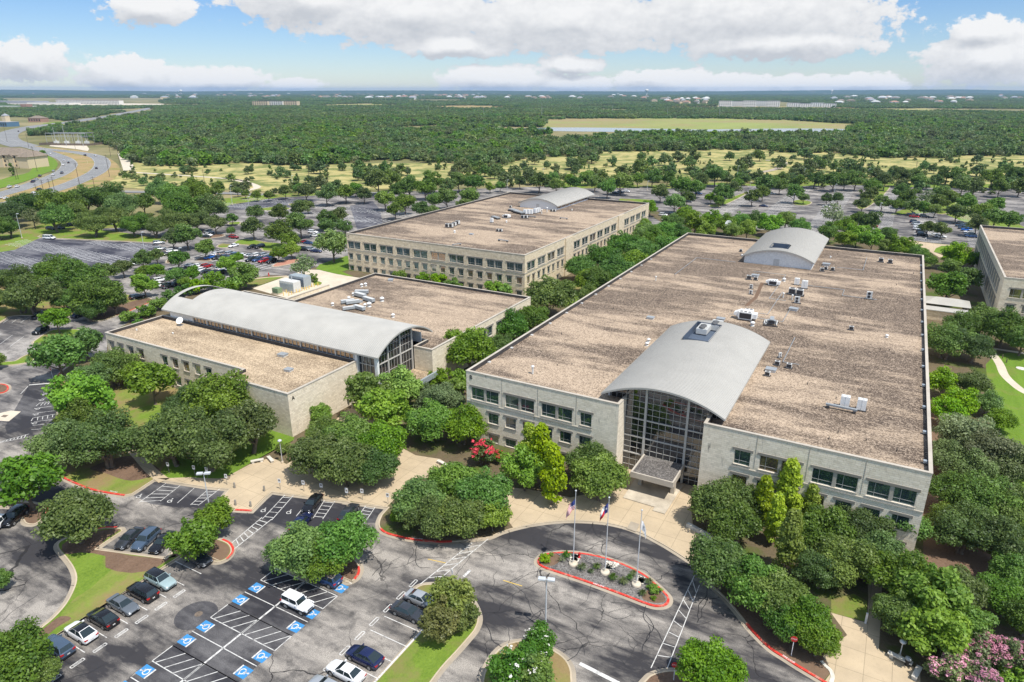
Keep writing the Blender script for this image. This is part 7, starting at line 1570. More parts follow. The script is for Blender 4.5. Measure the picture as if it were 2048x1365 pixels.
e = G(*SB(678, 845)); b = MB(); b.box(-.04, .04, -.03, .03, 0, 2.2); b.box(-.35, .35, -.06, -.03, 1.6, 2.3, 1); o = b.build('parking_sign', [M['steel'], M['sign_white']]); o.location = (e[0], e[1], .13); o.rotation_euler = (0, 0, R(-40)); tag(o, 'white sign at the nose of the narrow lawn strip', 'sign')
# stone benches, bin
def bench(p, rz, label, L_=2.2):
    e = empty('stone_bench', (p[0], p[1], .137), rz, label, 'bench'); b = MB(); b.box(-L_ / 2, L_ / 2, -.3, .3, .40, .55); link('seat', b.mesh('seat', M['rock']), e)
    for s in (-1, 1): b = MB(); b.box(s * L_ * .33 - .2, s * L_ * .33 + .2, -.24, .24, 0, .40); link('support', b.mesh('support', M['rock']), e)
bench(G(*SA(1365, 203)), R(52), 'left stone bench on the plaza beside the lawn'); bench(G(*SA(1435, 195)), R(-22), 'right stone bench on the plaza beside the round lamp'); bench(G(*SX(1000, 605)), R(-14), 'stone bench next to the black bin at the bottom right', 2.6); bench(G(*SX(1140, 725)), R(75), 'end stone bench right of the black bin', 2.2); bench(G(*SB(620, 215)), R(-12), 'stone bench on the small court behind the red kerbed bed')
p = G(*SX(1063, 640)); e = empty('litter_bin', (p[0], p[1], .137), 0, 'black litter bin with domed lid beside the stone bench', 'bin'); b = MB(); b.lathe([(.28, 0), (.32, .85), (.32, .9)], 14); link('bin_body', b.mesh('bin_body', M['black']), e); b = MB(); b.lathe([(.36, .9), (.34, 1.05), (.15, 1.2)], 14); link('lid', b.mesh('lid', M['grey']), e)
# flagpoles and flags
def flagpole(p, h, label):
    e = empty('flagpole', (p[0], p[1], .125), 0, label, 'flagpole', 'flagpoles on the oval island'); b = MB(); b.tube((0, 0, .25), (0, 0, h), .085, .045, 10); link('pole', b.mesh('pole', M['pole']), e)
    b = MB(); b.lathe([(.05, 0), (.13, .06), (.13, .16), (.03, .24)], 12, 0, (0, 0, h)); link('finial', b.mesh('finial', M['pole']), e); b = MB(); b.lathe([(.65, 0), (.65, .22), (.55, .3), (.18, .32), (.15, .6)], 18); link('footing', b.mesh('footing', M['path']), e)
def flag(p, top, w, h, paintf, mats, label, dirx, droop=.62, name='flag'):
    nx, nz = 26, 26; me = MB(); vs = []; a = math.atan2(dirx[1], dirx[0])
    for j in range(nz + 1):
        for i in range(nx + 1):
            t = i / nx; s = j / nz
            out = w * t * math.cos(droop * 1.2) * (1 - .25 * t); dz = -w * t * math.sin(droop * 1.2) * (.6 + .4 * t); fold = .16 * math.sin(t * 9 + s * 3.0) * min(1, t * 3)
            vs.append((math.cos(a) * (out + .09) - math.sin(a) * fold, math.sin(a) * (out + .09) + math.cos(a) * fold, -h * s * (1 - .12 * t) + dz))
    fs = []; ms = []
    for j in range(nz):
        for i in range(nx):
            me.add([], []); fs.append((j * (nx + 1) + i, j * (nx + 1) + i + 1, (j + 1) * (nx + 1) + i + 1, (j + 1) * (nx + 1) + i)); ms.append(paintf((i + .5) / nx, (j + .5) / nz))
    me.v = vs; me.f = fs; me.m = ms; me.sm = [True] * len(fs); o = me.build(name, mats); o.location = (p[0], p[1], top); tag(o, label, 'flag'); return o
FP = [(G(*SD(518, 830)), 11.9), (G(*SD(828, 912)), 12.0), (G(*SD(1133, 1030)), 11.7)]
flagpole(*FP[0], 'white flagpole at the left with a striped flag'); flagpole(*FP[1], 'middle white flagpole with a red white and blue flag'); flagpole(*FP[2], 'right white flagpole with a pale flag')
def us(u, v):
    if u < .42 and v < 7 / 13:
        cu, cv = (u / .42 * 5.5) % 1, (v / (7 / 13) * 4.5) % 1
        return 1 if abs(cu - .5) < .22 and abs(cv - .5) < .22 else 2
    return 0 if int(v * 13) % 2 == 0 else 1
def tx(u, v):
    if u < .34: return 1 if (u - .17) ** 2 / .006 + (v - .5) ** 2 / .014 < 1 else 2
    return 1 if v < .5 else 0
def third(u, v):
    r = math.hypot((u - .5) * 1.4, v - .5); return 2 if .2 < r < .3 or (abs(v - .5) < .05 and abs(u - .5) < .16) else 1
fm = [M['flag_red'], M['flag_white'], M['sign_blue']]
flag(FP[0][0], FP[0][1] - 1.1, 2.4, 1.55, us, fm, 'drooping red white and blue stars and stripes flag', (-.8, -.6), .75); flag(FP[1][0], FP[1][1] - .6, 2.3, 1.5, tx, fm, 'drooping lone star flag of blue white and red', (-.9, -.4), .8); flag(FP[2][0], FP[2][1] - 1.3, 1.9, 1.4, third, fm[:2] + [M['duct_dark']], 'drooping white flag with a dark round emblem', (.75, .4), .9)
# fire hydrants
def hydrant(p, label, s=1.0):
    e = empty('fire_hydrant', (p[0], p[1], .13), 0, label, 'hydrant'); e.scale = (s, s, s); b = MB(); b.lathe([(.17, 0), (.17, .06), (.12, .08), (.12, .55), (.16, .58), (.14, .68), (.05, .78)], 12); link('barrel', b.mesh('barrel', M['sign_red']), e)
    for s_ in (-1, 1): b = MB(); b.tube((s_ * .1, 0, .42), (s_ * .22, 0, .42), .06, n=8); link('nozzle', b.mesh('nozzle', M['sign_red']), e)
hydrant(G(*SD(578, 765)), 'red fire hydrant behind the left flagpole', 1.15); hydrant(G(*SU(352, 120)), 'red fire hydrant at the car park edge by the service yard', 1.5)
# ornamental grasses and low plants on the oval island
def tuft_mesh(seed, r, h, n, mat_):
    rs = random.Random(seed); b = MB()
    for i in range(n):
        a = rs.uniform(0, 6.28); l = r * rs.uniform(.5, 1.1); z = h * rs.uniform(.5, 1.0); w = .035; c, s = math.cos(a), math.sin(a); p0 = (c * .06, s * .06, 0); p1 = (c * l * .55, s * l * .55, z); p2 = (c * l, s * l, z * .72)
        for q0, q1, w0, w1 in ((p0, p1, w, w * .8), (p1, p2, w * .8, .006)): b.add([(q0[0] - s * w0, q0[1] + c * w0, q0[2]), (q0[0] + s * w0, q0[1] - c * w0, q0[2]), (q1[0] + s * w1, q1[1] - c * w1, q1[2]), (q1[0] - s * w1, q1[1] + c * w1, q1[2])], [(0, 1, 2, 3)])
    return b.mesh('grass_clump', M[mat_])
tm = [tuft_mesh(1, .75, .8, 110, 'olive'), tuft_mesh(2, .7, .75, 110, 'oak_mid')]
for i, (x, y, s) in enumerate(((605, 880, 1.1), (748, 870, 1.0), (690, 912, .7), (908, 978, 1.15), (1005, 1020, 1.1), (1065, 978, .9), (1105, 935, .9), (1195, 1130, 1.0), (1255, 1020, 1.0), (452, 760, 1.2))):
    p = G(*SD(x, y)); o = link('grass_clump', tm[i % 2], None, (p[0], p[1], .13), i * 1.1, s)
    tag(o, ['spiky grass clump between the left and middle flagpoles, left of two', 'spiky grass clump between the left and middle flagpoles, right of two', 'small brown grass tuft between two spiky clumps', 'spiky grass clump in front of the middle flagpole', 'low grass clump in front of the right flagpole gap', 'left upper grass clump before the right flagpole', 'grass clump touching the back of the right flagpole', 'grass clump at the right front of the oval island', 'grass clump behind the right end of the oval island', 'tall dark grass clump left of the left flagpole'][i], 'ornamental grass', 'ornamental grasses on the oval island')
p = G(*SD(398, 800)); tag(link('agave', tuft_mesh(5, .6, .6, 26, 'olive'), None, (p[0], p[1], .13), 0, 1.3), 'pale blue green agave rosette at the left end of the island', 'agave')
def low(px, d, label):
    p = G(*SD(*px)); tree_at('brshrub', p[0], p[1], d, label, None, .13, .7)
low((240, 800), 1.9, 'bright green low bush at the left tip of the oval island'); low((232, 768), 1.3, 'small bright bush behind the left tip bush of the island'); low((303, 748), .9, 'tiny bright bush near the agave'); low((1320, 1105), 2.0, 'bright green low hedge plant at the right end of the island'); low((1280, 1080), 1.5, 'bright bush adjoining the low hedge plant'); low((1300, 1175), 1.0, 'tiny bright bush in the mulch at the right tip')
# concrete disc and posts on the right lawn, court walls
p = G(*SW(862, 676)); b = MB(); b.lathe([(1.1, 0), (1.1, .06), (1.0, .07)], 24); o = b.build('stone_disc', M['rock']); o.location = (p[0], p[1], .13); tag(o, 'pale round stone disc set in the right lawn', 'paving disc')
for q, lb in (((700, 590), 'left'), ((735, 625), 'right')): p = G(*SW(*q)); b = MB(); b.box(-.1, .1, -.1, .1, 0, 1.0); o = b.build('timber_post', M['bark']); o.location = (p[0], p[1], .13); tag(o, f'{lb} short brown timber post beside the winding path', 'post')
for q, L_, rz, lb in ((SC(262, 575), 4.5, R(-20), 'low pale stone seat wall right of the entrance paving'), (SC(720, 450), .01, 0, None)):
    if lb: p = G(*q); b = MB(); b.box(-L_ / 2, L_ / 2, -.3, .3, 0, .55); o = b.build('seat_wall', M['rock']); o.location = (p[0], p[1], .13); o.rotation_euler = (0, 0, rz); tag(o, lb, 'wall')
# wind pump
p = (-56.8, 276.5); p = G(1453, 480); e = empty('wind_pump', (p[0], p[1], 0), R(30), 'old farm wind pump rising above the trees behind the big block', 'windmill'); h = top_height((1453, 480), 447)
b = MB()
for x, y in ((-1, -1), (1, -1), (1, 1), (-1, 1)): b.tube((x * .9, y * .9, 0), (x * .12, y * .12, h), .05, n=5)
for k in range(1, 6): z = h * k / 6; w = .9 - .78 * k / 6; [b.tube((x * w, y * w, z), (x2 * w, y2 * w, z), .03, n=4) for (x, y), (x2, y2) in (((-1, -1), (1, -1)), ((1, -1), (1, 1)), ((1, 1), (-1, 1)), ((-1, 1), (-1, -1)))]
link('tower', b.mesh('tower', M['steel']), e); b = MB()
for k in range(16): a = k * 2 * math.pi / 16; c, s = math.cos(a), math.sin(a); b.add([(c * .35 - s * .06, -.35, h + s * .35 + c * .06), (c * .35 + s * .06, -.3, h + s * .35 - c * .06), (c * 1.5 + s * .24, -.25, h + s * 1.5 - c * .24), (c * 1.5 - s * .24, -.4, h + s * 1.5 + c * .24)], [(0, 1, 2, 3)])
link('wheel', b.mesh('wheel', M['sign_white']), e); b = MB(); b.box(-.02, .02, 0, 1.9, h - .05, h + .05); b.box(-.02, .02, 1.4, 2.4, h - .45, h + .45); link('tail_vane', b.mesh('tail_vane', M['steel']), e)
# one person walking, far right car park
def person(p, rz, label):
    me = bpy.data.meshes.new('person'); J = {'pel': (0, 0, .95), 'chest': (0, .03, 1.30), 'neck': (0, .03, 1.48), 'head': (0, .05, 1.58), 'top': (0, .05, 1.72), 'shl': (.19, .02, 1.42), 'ell': (.25, .05, 1.14), 'hal': (.23, .22, .93), 'shr': (-.19, .02, 1.42), 'elr': (-.25, -.08, 1.15), 'har': (-.23, -.08, .90), 'hil': (.09, 0, .92), 'knl': (.10, .20, .52), 'anl': (.10, .20, .10), 'tol': (.11, .38, .04), 'hir': (-.09, 0, .92), 'knr': (-.10, -.02, .50), 'anr': (-.10, -.28, .14), 'tor': (-.10, -.14, .03)}
    E_ = [('pel', 'chest'), ('chest', 'neck'), ('neck', 'head'), ('head', 'top'), ('chest', 'shl'), ('shl', 'ell'), ('ell', 'hal'), ('chest', 'shr'), ('shr', 'elr'), ('elr', 'har'), ('pel', 'hil'), ('hil', 'knl'), ('knl', 'anl'), ('anl', 'tol'), ('pel', 'hir'), ('hir', 'knr'), ('knr', 'anr'), ('anr', 'tor')]
    ks = list(J); me.from_pydata([J[k] for k in ks], [(ks.index(a), ks.index(b_)) for a, b_ in E_], []); o = bpy.data.objects.new('person', me); COL.objects.link(o)
    md = o.modifiers.new('skin', 'SKIN'); sv = me.skin_vertices[0].data; RAD = dict(pel=.15, chest=.17, neck=.06, head=.10, top=.07, shl=.07, ell=.05, hal=.04, shr=.07, elr=.05, har=.04, hil=.10, knl=.07, anl=.05, tol=.04, hir=.10, knr=.07, anr=.05, tor=.04)
    for i, k in enumerate(ks): sv[i].radius = (RAD[k], RAD[k] * .85); sv[i].use_root = (k == 'pel')
    o.modifiers.new('sub', 'SUBSURF').levels = 1; bpy.context.view_layer.update(); m2 = bpy.data.meshes.new_from_object(o.evaluated_get(bpy.context.evaluated_depsgraph_get())); bpy.data.objects.remove(o)
    for m_ in (M['car_navy'], M['sign_white'], M['cream'], M['bark']): m2.materials.append(m_)
    for f in m2.polygons: z = f.center.z; x = abs(f.center.x); f.material_index = 3 if z > 1.64 else 2 if z > 1.47 or (x > .2 and z < 1.15 and z > .8) else 1 if z > .95 else 0; f.use_smooth = True
    o = link('person', m2, None, (p[0], p[1], .01), rz); tag(o, label, 'person')
person(G(*SQ(886, 604)), R(20), 'person in a pale top and dark trousers walking past parked cars')
# ================================================================== FAR THINGS
def upole(a, ytop, mat_, label, arm=True, r=.17, kind='utility_pole', cat='utility pole', group=None, maxh=26):
    g_ = G(*a); h = min(maxh, top_height(a, ytop)); e = empty(kind, (g_[0], g_[1], -.3), R(35), label, cat, group)
    b = MB(); b.tube((0, 0, 0), (0, 0, h + .3), r, r * .65, 8); link('pole', b.mesh('pole', M[mat_]), e)
    if arm:
        b = MB(); b.box(-1.3, 1.3, -.07, .07, h - .7, h - .52); b.box(-1.0, 1.0, -.07, .07, h - 1.9, h - 1.75); link('cross_arm', b.mesh('cross_arm', M[mat_]), e)
        b = MB(); [b.tube((x, 0, h - .52), (x, 0, h - .25), .06, n=6) for x in (-1.15, -.6, .6, 1.15)]; link('insulator', b.mesh('insulator', M['grey']), e)
    return (g_[0], g_[1], h)
UP = [((965, 880), (1040, 1195)), ((1370, 775), (1425, 1060)), ((1525, 650), (1565, 940)), ((675, 1060), (715, 1270)), ((625, 1085), (665, 1285)), ((530, 1100), (570, 1270)), ((445, 1155), (480, 1285)), ((425, 665), (485, 990)), ((335, 500), (375, 685)), ((45, 390), (95, 610)), ((1205, 1060), (1225, 1185)), ((1205, 440), (1235, 660)), ((945, 510), (980, 700)), ((1415, 600), (1440, 800)), ((170, 930), (210, 1095)), ((205, 930), (238, 1090))]
DESC = ['tallest dark timber pole on the highway verge', 'dark pole on the outside of the highway bend', 'dark pole by the pale gravel track', 'rightmost of four leaning poles at the junction', 'third of four leaning poles at the junction', 'second of four leaning poles at the junction', 'leftmost of four leaning poles at the junction', 'dark pole on the lawn beside the apartment house', 'dark pole behind the apartment house roof', 'dark pole at the far left bend', 'short dark pole at the meadow edge of the highway', 'dark pole at the right of the substation', 'dark pole at the front of the substation', 'dark pole near the start of the gravel track', 'left of two poles before the apartment house', 'right of two poles before the apartment house']
for (t_, a), lb in zip(UP, DESC): upole(SP(*a), SP(*t_)[1], 'wood_pole', lb, group='timber poles along the highway')
for (t_, a), lb in zip((((690, 420), (730, 640)), ((820, 395), (865, 665)), ((895, 500), (915, 640)), ((1060, 510), (1085, 670)), ((1010, 510), (1030, 640)), ((1465, 460), (1480, 590))), ('second tallest pale steel mast of the substation', 'tallest pale steel mast of the substation', 'shorter steel mast right of the tallest one', 'rightmost steel mast of the substation', 'steel mast left of the rightmost one', 'lone pale steel mast in the wood right of the substation')):
    upole(SP(*a), SP(*t_)[1], 'steel', lb, False, .3, 'steel_mast', 'mast', 'steel masts at the substation', 34)
MP = [(SK(430, 500), SK(425, 428), 'timber pole in the left meadow beside another'), (SK(528, 530), SK(520, 430), 'taller timber pole right of another in the left meadow'), (SK(937, 497), SK(935, 445), 'timber pole in the middle of the meadow'), (SL(505, 440), SL(510, 392), 'timber pole in the meadow behind the small vault'), (SL(1520, 462), SL(1530, 392), 'leaning timber pole in the right meadow'), (S4(1678, 860), S4(1665, 730), 'timber pole beside the meadow track')]
wires = []
for a, t_, lb in MP: wires.append(upole(a, t_[1], 'wood_pole', lb, group='timber poles in the meadow'))
far_poles = [(SK(1622, 186), SK(1622, 120)), (SK(1043, 176), SK(1043, 138)), (SK(1323, 182), SK(1323, 140)), (SK(795, 172), SK(795, 140)), (SL(325, 172), SL(325, 130)), (SL(575, 180), SL(577, 140)), (SL(865, 170), SL(867, 140)), (SL(1087, 180), SL(1087, 140)), (SL(60, 160), SL(60, 125))]
for i, (a, t_) in enumerate(far_poles): upole(a, t_[1], 'steel', f'slim distant power mast above the woodland, {ORD[i] if i < 9 else "rightmost"} of nine', True, .35, 'steel_mast', 'mast', 'distant power masts', 36)
# substation gantry
e = empty('substation', (*G(*SP(880, 650)), -.2), R(20), 'fenced electrical substation with steel gantries beside the highway', 'substation'); b = MB()
for x in np.arange(-28, 30, 9): b.tube((x, 0, 0), (x, 0, 14), .22, .16, 6); b.tube((x, 14, 0), (x, 14, 14), .22, .16, 6)
for y in (0, 14): b.box(-28, 27, y - .2, y + .2, 13.4, 14.0); b.box(-28, 27, y - .15, y + .15, 9.5, 9.8)
link('gantry', b.mesh('gantry', M['steel']), e); b = MB()
for x in (-20, -6, 10, 22): b.box(x - 2, x + 2, 4, 8, 0, 4.2); b.tube((x, 6, 4.2), (x, 6, 6), .3, n=8)
link('transformer', b.mesh('transformer', M['unit']), e); b = MB(); b.box(-34, 34, -6.2, -6, 0, 2.4); b.box(-34, -33.8, -6, 20, 0, 2.4); b.box(33.8, 34, -6, 20, 0, 2.4); link('fence', b.mesh('fence', M['bark']), e)
# houses and blocks
def block(kind, p, w, d, h, rz, wall, roofm, label, cat='building', group=None, pitch=0.0, wins=(0, 0), z=-.5, over=.5):
    e = empty(kind, (p[0], p[1], z), rz, label, cat, group); b = MB(); b.box(-w / 2, w / 2, -d / 2, d / 2, 0, h); link('wall', b.mesh('wall', M[wall]), e); b = MB()
    if pitch:
        W2, D2 = w / 2 + over, d / 2 + over; r_ = max(0, W2 - D2) if w >= d else 0; r2 = max(0, D2 - W2) if d > w else 0
        b.add([(-W2, -D2, h), (W2, -D2, h), (W2, D2, h), (-W2, D2, h), (-r_, -r2, h + pitch), (r_, r2, h + pitch)], [(0, 1, 5, 4), (1, 2, 5), (2, 3, 4, 5), (3, 0, 4), (3, 2, 1, 0)] if w >= d else [(0, 1, 4), (1, 2, 5, 4), (2, 3, 5), (3, 0, 4, 5), (3, 2, 1, 0)])
    else: b.box(-w / 2 - .2, w / 2 + .2, -d / 2 - .2, d / 2 + .2, h + .01, h + .6)
    link('roof', b.mesh('roof', M[roofm]), e)
    nx, nz = wins
    if nx:
        fw = MB(); fh = h / nz; bw = w / nx
        fw.box(-bw * .24, bw * .24, -.06, .06, 0, fh * .5); me = fw.mesh('window', M['far_glass'])
        for j in range(nz):
            for i in range(nx): link('window', me, e, (-w / 2 + bw * (i + .5), -d / 2, fh * (j + .28)))
    return e
# apartment house at the left edge
ap = G(18, 334); e = block('apartment_house', (ap[0] - 8, ap[1] + 8), 46, 20, 10.5, R(14), 'cream', 'tile', 'cream three storey apartment house with brown hipped roof at the left edge', pitch=5.5, wins=(8, 3), over=1.2)
b = MB(); b.box(23, 33, -14, 6, 0, 9.6); link('wing_wall', b.mesh('wing_wall', M['cream']), e); b = MB(); b.add([(21.8, -15, 9.6), (34, -15, 9.6), (34, 7, 9.6), (21.8, 7, 9.6), (28, -8, 14), (28, 1, 14)], [(0, 1, 4), (1, 2, 5, 4), (2, 3, 5), (3, 0, 4, 5), (3, 2, 1, 0)]); link('roof', b.mesh('roof', M['tile']), e)
for x in (-12, 0, 12): b = MB(); b.box(x - 2.4, x + 2.4, -11.6, -10, 0, 9.4); b.add([(x - 3, -12.2, 9.4), (x + 3, -12.2, 9.4), (x + 3, -8, 9.4), (x - 3, -8, 9.4), (x, -12.2, 11.6), (x, -6, 11.6)], [(0, 1, 4), (1, 2, 5, 4), (3, 0, 4, 5)], 1); link('bay', b.mesh('bay', [M['cream'], M['tile']]), e)
block('shop_building', G(*SP(60, 408)), 46, 24, 8, R(10), 'bluewall', 'greyroof', 'blue fronted commercial building at the far left bend', wins=(8, 1)); block('clock_tower', G(*SP(100, 405)), 9, 9, 19, R(10), 'cream', 'greyroof', 'pale square tower in front of the blue building', 'tower', pitch=4)
block('brick_house', G(*SP(505, 350)), 30, 22, 8, R(20), 'pinkroof', 'tile', 'small brick building with pyramid roof by the far road', pitch=5, wins=(5, 1))
block('warehouse', G(*SP(180, 178)), 170, 40, 10, R(15), 'offwhite', 'tgreen', 'long low building with green roof at the far left'); block('brick_house', G(*SP(352, 182)), 26, 26, 16, R(15), 'pinkroof', 'pinkroof', 'reddish brick end block of the long green roofed building')
block('warehouse', G(*SP(230, 112)), 330, 80, 12, R(12), 'greyroof', 'greyroof', 'long grey distribution building on the far left'); block('warehouse', G(*SP(700, 125)), 260, 60, 9, R(12), 'offwhite', 'greyroof', 'pale grey long roof in front of the white flats')
for i in range(6): block('apartment_house', G(*SP(830 + i * 135, 112 + i * 3)), 72, 26, 19, R(10), 'offwhite', 'tile', f'white far flats, {ORD[i] if i < 5 else "rightmost"} of the six white blocks beside the distant road', 'building', 'white flats beside the distant road', 4, (8, 3))
for i in range(3): block('apartment_house', G(524 + i * 29, 214), 68, 26, 22, R(18), 'offwhite' if i % 2 else 'cream', 'tile', f'{("left tan", "middle white", "right tan")[i]} far apartment block standing alone above the woodland', 'building', 'far apartment blocks above the woodland', 0, (7, 4))
for i in range(9): block('apartment_house', G(1450 + i * 24 + (16 if i > 4 else 0), 214 - (i % 2) + (1 if i > 4 else 0)), 49, 24, (23, 20, 24, 21, 23, 15, 14, 16, 14)[i], R(8), 'unit_w', 'greyroof', f'pale far flats with grey roof, {ORD[i] if i < 8 else "rightmost"} of nine beyond the green field', 'building', 'pale flats beyond the green field', 0, (6, 4))
rr = random.Random(19)
for p in HOUSES:
    s_ = max(1.0, 3.4e-4 * math.hypot(*p)); w = rr.uniform(16, 30) * min(2.0, s_)
    block('house', p, w, w * .6, 8.0 * min(1.8, s_), rr.uniform(-.5, .8), rr.choice(('offwhite', 'cream', 'cream', 'unit')), rr.choice(('tile', 'greyroof', 'pinkroof', 'tile', 'unit')), 'small pale house with a pitched roof in the far suburb', 'house', 'far houses below the horizon', 4.0 * min(1.8, s_), over=1)
def water_tower(px, ytop, label):
    g_ = G(*px); h = top_height(px, ytop); e = empty('water_tower', (g_[0], g_[1], -.5), 0, label, 'water tower'); b = MB(); b.lathe([(h * .1, 0), (h * .085, h * .6)], 14); link('stem', b.mesh('stem', M['offwhite']), e); b = MB(); b.lathe([(h * .09, h * .6), (h * .26, h * .68), (h * .28, h * .85), (h * .2, h * .97), (.5, h)], 18); link('tank', b.mesh('tank', M['offwhite']), e)
water_tower((1293, 192), 178.5, 'tallest pale water tower on the horizon right of centre'); water_tower((363, 191), 180, 'white water tower on the left horizon'); water_tower((1663, 189), 180, 'small white water tower on the right horizon')
upole((1779, 193), 176, 'wood_pole', 'thin dark radio mast on the right horizon', False, .8, 'radio_mast', 'mast', maxh=75)
# rolling ridges on the horizon
def ridge(f0, h0, seed, name='hills', amp=1.0):
    n = 260; b = MB(); rows = []
    prof = [(0, 0), (.25, .55), (.5, .9), (.75, 1.0), (1, .9)]
    for t, k in prof:
        row = []
        for i in range(n + 1):
            u = -1.05 + 2.1 * i / n; f = f0 + t * 1800; X, Y = hd.x * f + rt.x * u * f, hd.y * f + rt.y * u * f
            bump = .72 + .28 * mnoise.noise((u * 3.1 + seed, seed, 0)) + .10 * mnoise.noise((u * 12 + seed, seed, 2)) + .04 * mnoise.noise((u * 60, seed, 4)) + amp * (.35 * max(0, min(1, (-u - .38) * 3)) + .40 * max(0, 1 - abs(u - .62) / .14))
            row.append((X, Y, -1 + (h0 * bump) * k))
        rows.append(row)
    vs = sum(rows, []); fs = [(r * (n + 1) + i, r * (n + 1) + i + 1, (r + 1) * (n + 1) + i + 1, (r + 1) * (n + 1) + i) for r in range(len(prof) - 1) for i in range(n)]
    b.add(vs, fs, 0, True); b.build(name, M['hills'], kind='structure')
M['hills'] = mat_grass('wooded hills', (.035, .055, .025), (.055, .08, .035), (.16, .16, .11), .60, .68, .03)
ridge(8200, 30, 2.0, amp=.4); ridge(12500, 74, 7.0, amp=.75)
# ---- air
b = MB(); S_ = 19000; b.box(-S_, S_, -S_, S_, -3, 128); m = bpy.data.materials.new('haze'); m.use_nodes = True; nt = m.node_tree; nt.nodes.clear(); pvn = nt.nodes.new('ShaderNodeVolumePrincipled'); ou = nt.nodes.new('ShaderNodeOutputMaterial'); nt.links.new(pvn.outputs[0], ou.inputs['Volume'])
pvn.inputs['Color'].default_value = (.42, .66, .98, 1); pvn.inputs['Density'].default_value = 4.5e-5; pvn.inputs['Anisotropy'].default_value = .1
tag(b.build('haze', m), 'thin blue air between camera and horizon', 'haze', kind='stuff')
# ------------------------------------------------------------------ sky, sun, camera
SUN = Vector((5.4, -1.7, 11.0)).normalized(); elev = math.asin(SUN.z); az = math.atan2(SUN.x, SUN.y)
world = bpy.data.worlds.new('World'); scene.world = world; world.use_nodes = True; t = NT.__new__(NT); t.t = world.node_tree; t.t.nodes.clear()
sky = t.n('TexSky', {'sky_type': 'NISHITA', 'sun_disc': False, 'sun_elevation': elev, 'sun_rotation': az, 'altitude': 200.0, 'air_density': 1.0, 'dust_density': .15, 'ozone_density': 2.2})
dirv = t.n('TexCoord').outputs['Generated']; dot = lambda a: t.n('VectorMath', {'operation': 'DOT_PRODUCT'}, i0=dirv, i1=a).outputs['Value']
fwd = t.math('MAXIMUM', dot((-sw, cw, 0)), .05); X = t.math('ADD', t.math('MULTIPLY', t.math('DIVIDE', dot((cw, sw, 0)), fwd), 14.59), 10.24); upv = t.math('DIVIDE', dot((0, 0, 1)), fwd); Y = t.math('MULTIPLY', upv, 15.53)
CL = [(3.28, 1.56, 1.10, .42), (.6, .58, 1.15, .52), (2.55, .30, 1.25, .46), (4.3, .18, 1.5, .30), (5.9, .12, .75, .16), (6.3, 1.75, 1.9, .6), (8.2, 1.5, 2.6, .75), (11.2, 1.35, 3.4, .85), (9.1, .88, 1.5, .30), (14.8, 1.45, 3.6, .95), (15.5, .92, 2.6, .42), (11.4, .52, .75, .22), (10.0, .22, 1.5, .36), (11.5, .12, 1.1, .22), (14.0, .12, 2.3, .28), (13.3, .25, 1.3, .2), (16.6, .12, 2.2, .24), (19.7, .62, 1.75, .72), (19.5, 1.15, 1.0, .35), (21.5, .5, 1.5, .6), (-1.2, .8, 1.6, .5)]
P0 = t.n('CombineXYZ', None, X=X, Y=Y).outputs[0]; nwarp = t.n('TexNoise', None, Vector=t.scaled(P0, (.9, 1.7, 1)), Scale=1.0, Detail=7.0, Roughness=.58)
warp = t.n('VectorMath', {'operation': 'MULTIPLY_ADD'}, i0=nwarp.outputs['Color'], i1=(.55, .32, 0), i2=P0).outputs[0]
def field(dx, dy):
    acc = None
    for cx_, cy_, rx, ry in CL:
        v = t.n('VectorMath', {'operation': 'SUBTRACT'}, i0=warp, i1=(cx_ + .275 + dx, cy_ + .16 + dy, 0)).outputs[0]
        v = t.n('VectorMath', {'operation': 'DIVIDE'}, i0=v, i1=(rx, ry, 1)).outputs[0]
        d = t.math('SUBTRACT', 1.0, t.n('VectorMath', {'operation': 'LENGTH'}, i0=v).outputs['Value'])
        acc = d if acc is None else t.math('SMOOTH_MAX', acc, d, .12)
    return acc
f0 = field(0, 0); f1 = field(-.10, -.20)
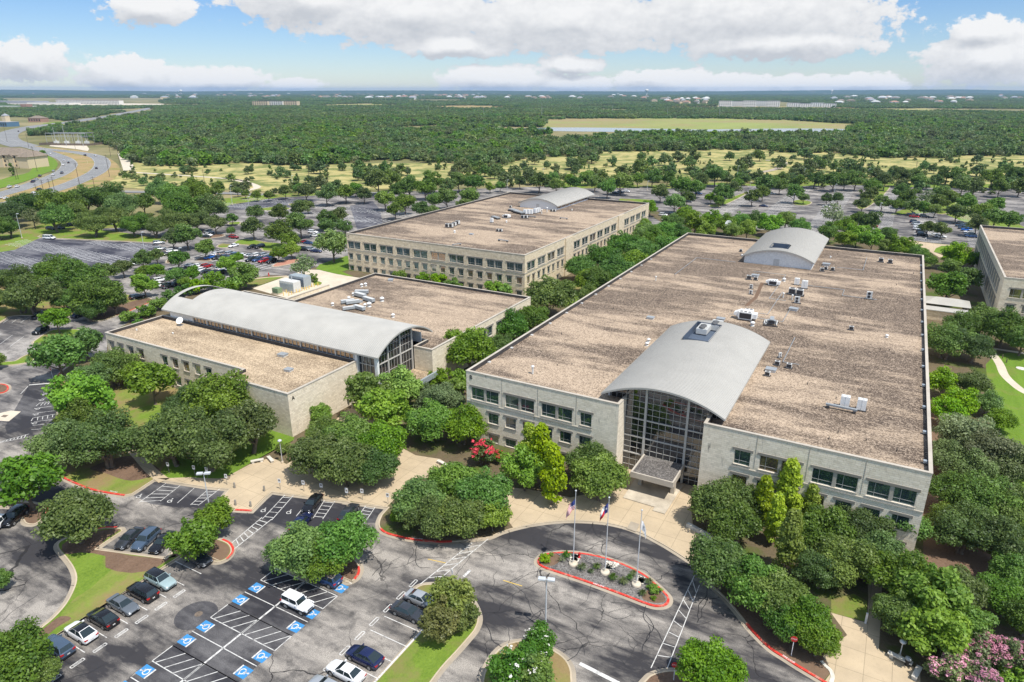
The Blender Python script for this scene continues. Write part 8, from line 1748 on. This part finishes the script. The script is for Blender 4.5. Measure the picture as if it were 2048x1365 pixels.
fb = t.noise(t.scaled(P0, (1.5, 2.2, 1)), 1.7, 9, .62)
dens = t.math('ADD', f0, t.math('MULTIPLY', t.math('SUBTRACT', fb, .5), 1.55))
al = t.n('MapRange', {'interpolation_type': 'SMOOTHSTEP'}, Value=dens, From_Min=.07, From_Max=.28).outputs[0]
lit = t.math('ADD', t.math('MULTIPLY', t.math('SUBTRACT', f0, f1), 1.5), t.math('ADD', t.math('MULTIPLY', t.math('SUBTRACT', fb, .5), 1.3), .58), clamp=True)
cc = t.mix(lit, (2.25, 2.36, 2.55), (3.55, 3.57, 3.6))
front_ok = t.ramp(dot((-sw, cw, 0)), .25, .35)
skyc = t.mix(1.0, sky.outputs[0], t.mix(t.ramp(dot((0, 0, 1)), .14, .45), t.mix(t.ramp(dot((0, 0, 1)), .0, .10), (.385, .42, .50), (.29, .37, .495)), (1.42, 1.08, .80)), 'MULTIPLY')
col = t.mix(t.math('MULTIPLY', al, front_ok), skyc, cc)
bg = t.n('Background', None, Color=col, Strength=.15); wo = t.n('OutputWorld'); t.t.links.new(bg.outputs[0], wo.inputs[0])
sl = bpy.data.lights.new('sun', 'SUN'); sl.energy = 3.1; sl.angle = R(.53); sl.color = (1.0, .955, .88); so = bpy.data.objects.new('sun', sl); COL.objects.link(so); so.rotation_euler = SUN.to_track_quat('Z', 'Y').to_euler()
cam = bpy.data.cameras.new('camera'); cam.sensor_width = 36; cam.lens = FOC * 36 / 2048; cam.clip_start = .5; cam.clip_end = 60000
co = bpy.data.objects.new('camera', cam); COL.objects.link(co); co.location = (0, 0, CAM_H); co.rotation_euler = (math.pi / 2 - PITCH, 0, YAW); scene.camera = co
scene.view_settings.view_transform = 'Standard'; scene.view_settings.look = 'None'; scene.view_settings.exposure = 0.8; scene.view_settings.gamma = 1.0
scene.cycles.max_bounces = 6; scene.cycles.diffuse_bounces = 3; scene.cycles.glossy_bounces = 3; scene.cycles.transmission_bounces = 4; scene.cycles.volume_bounces = 0; scene.cycles.transparent_max_bounces = 4
print('objects', len(scene.objects))
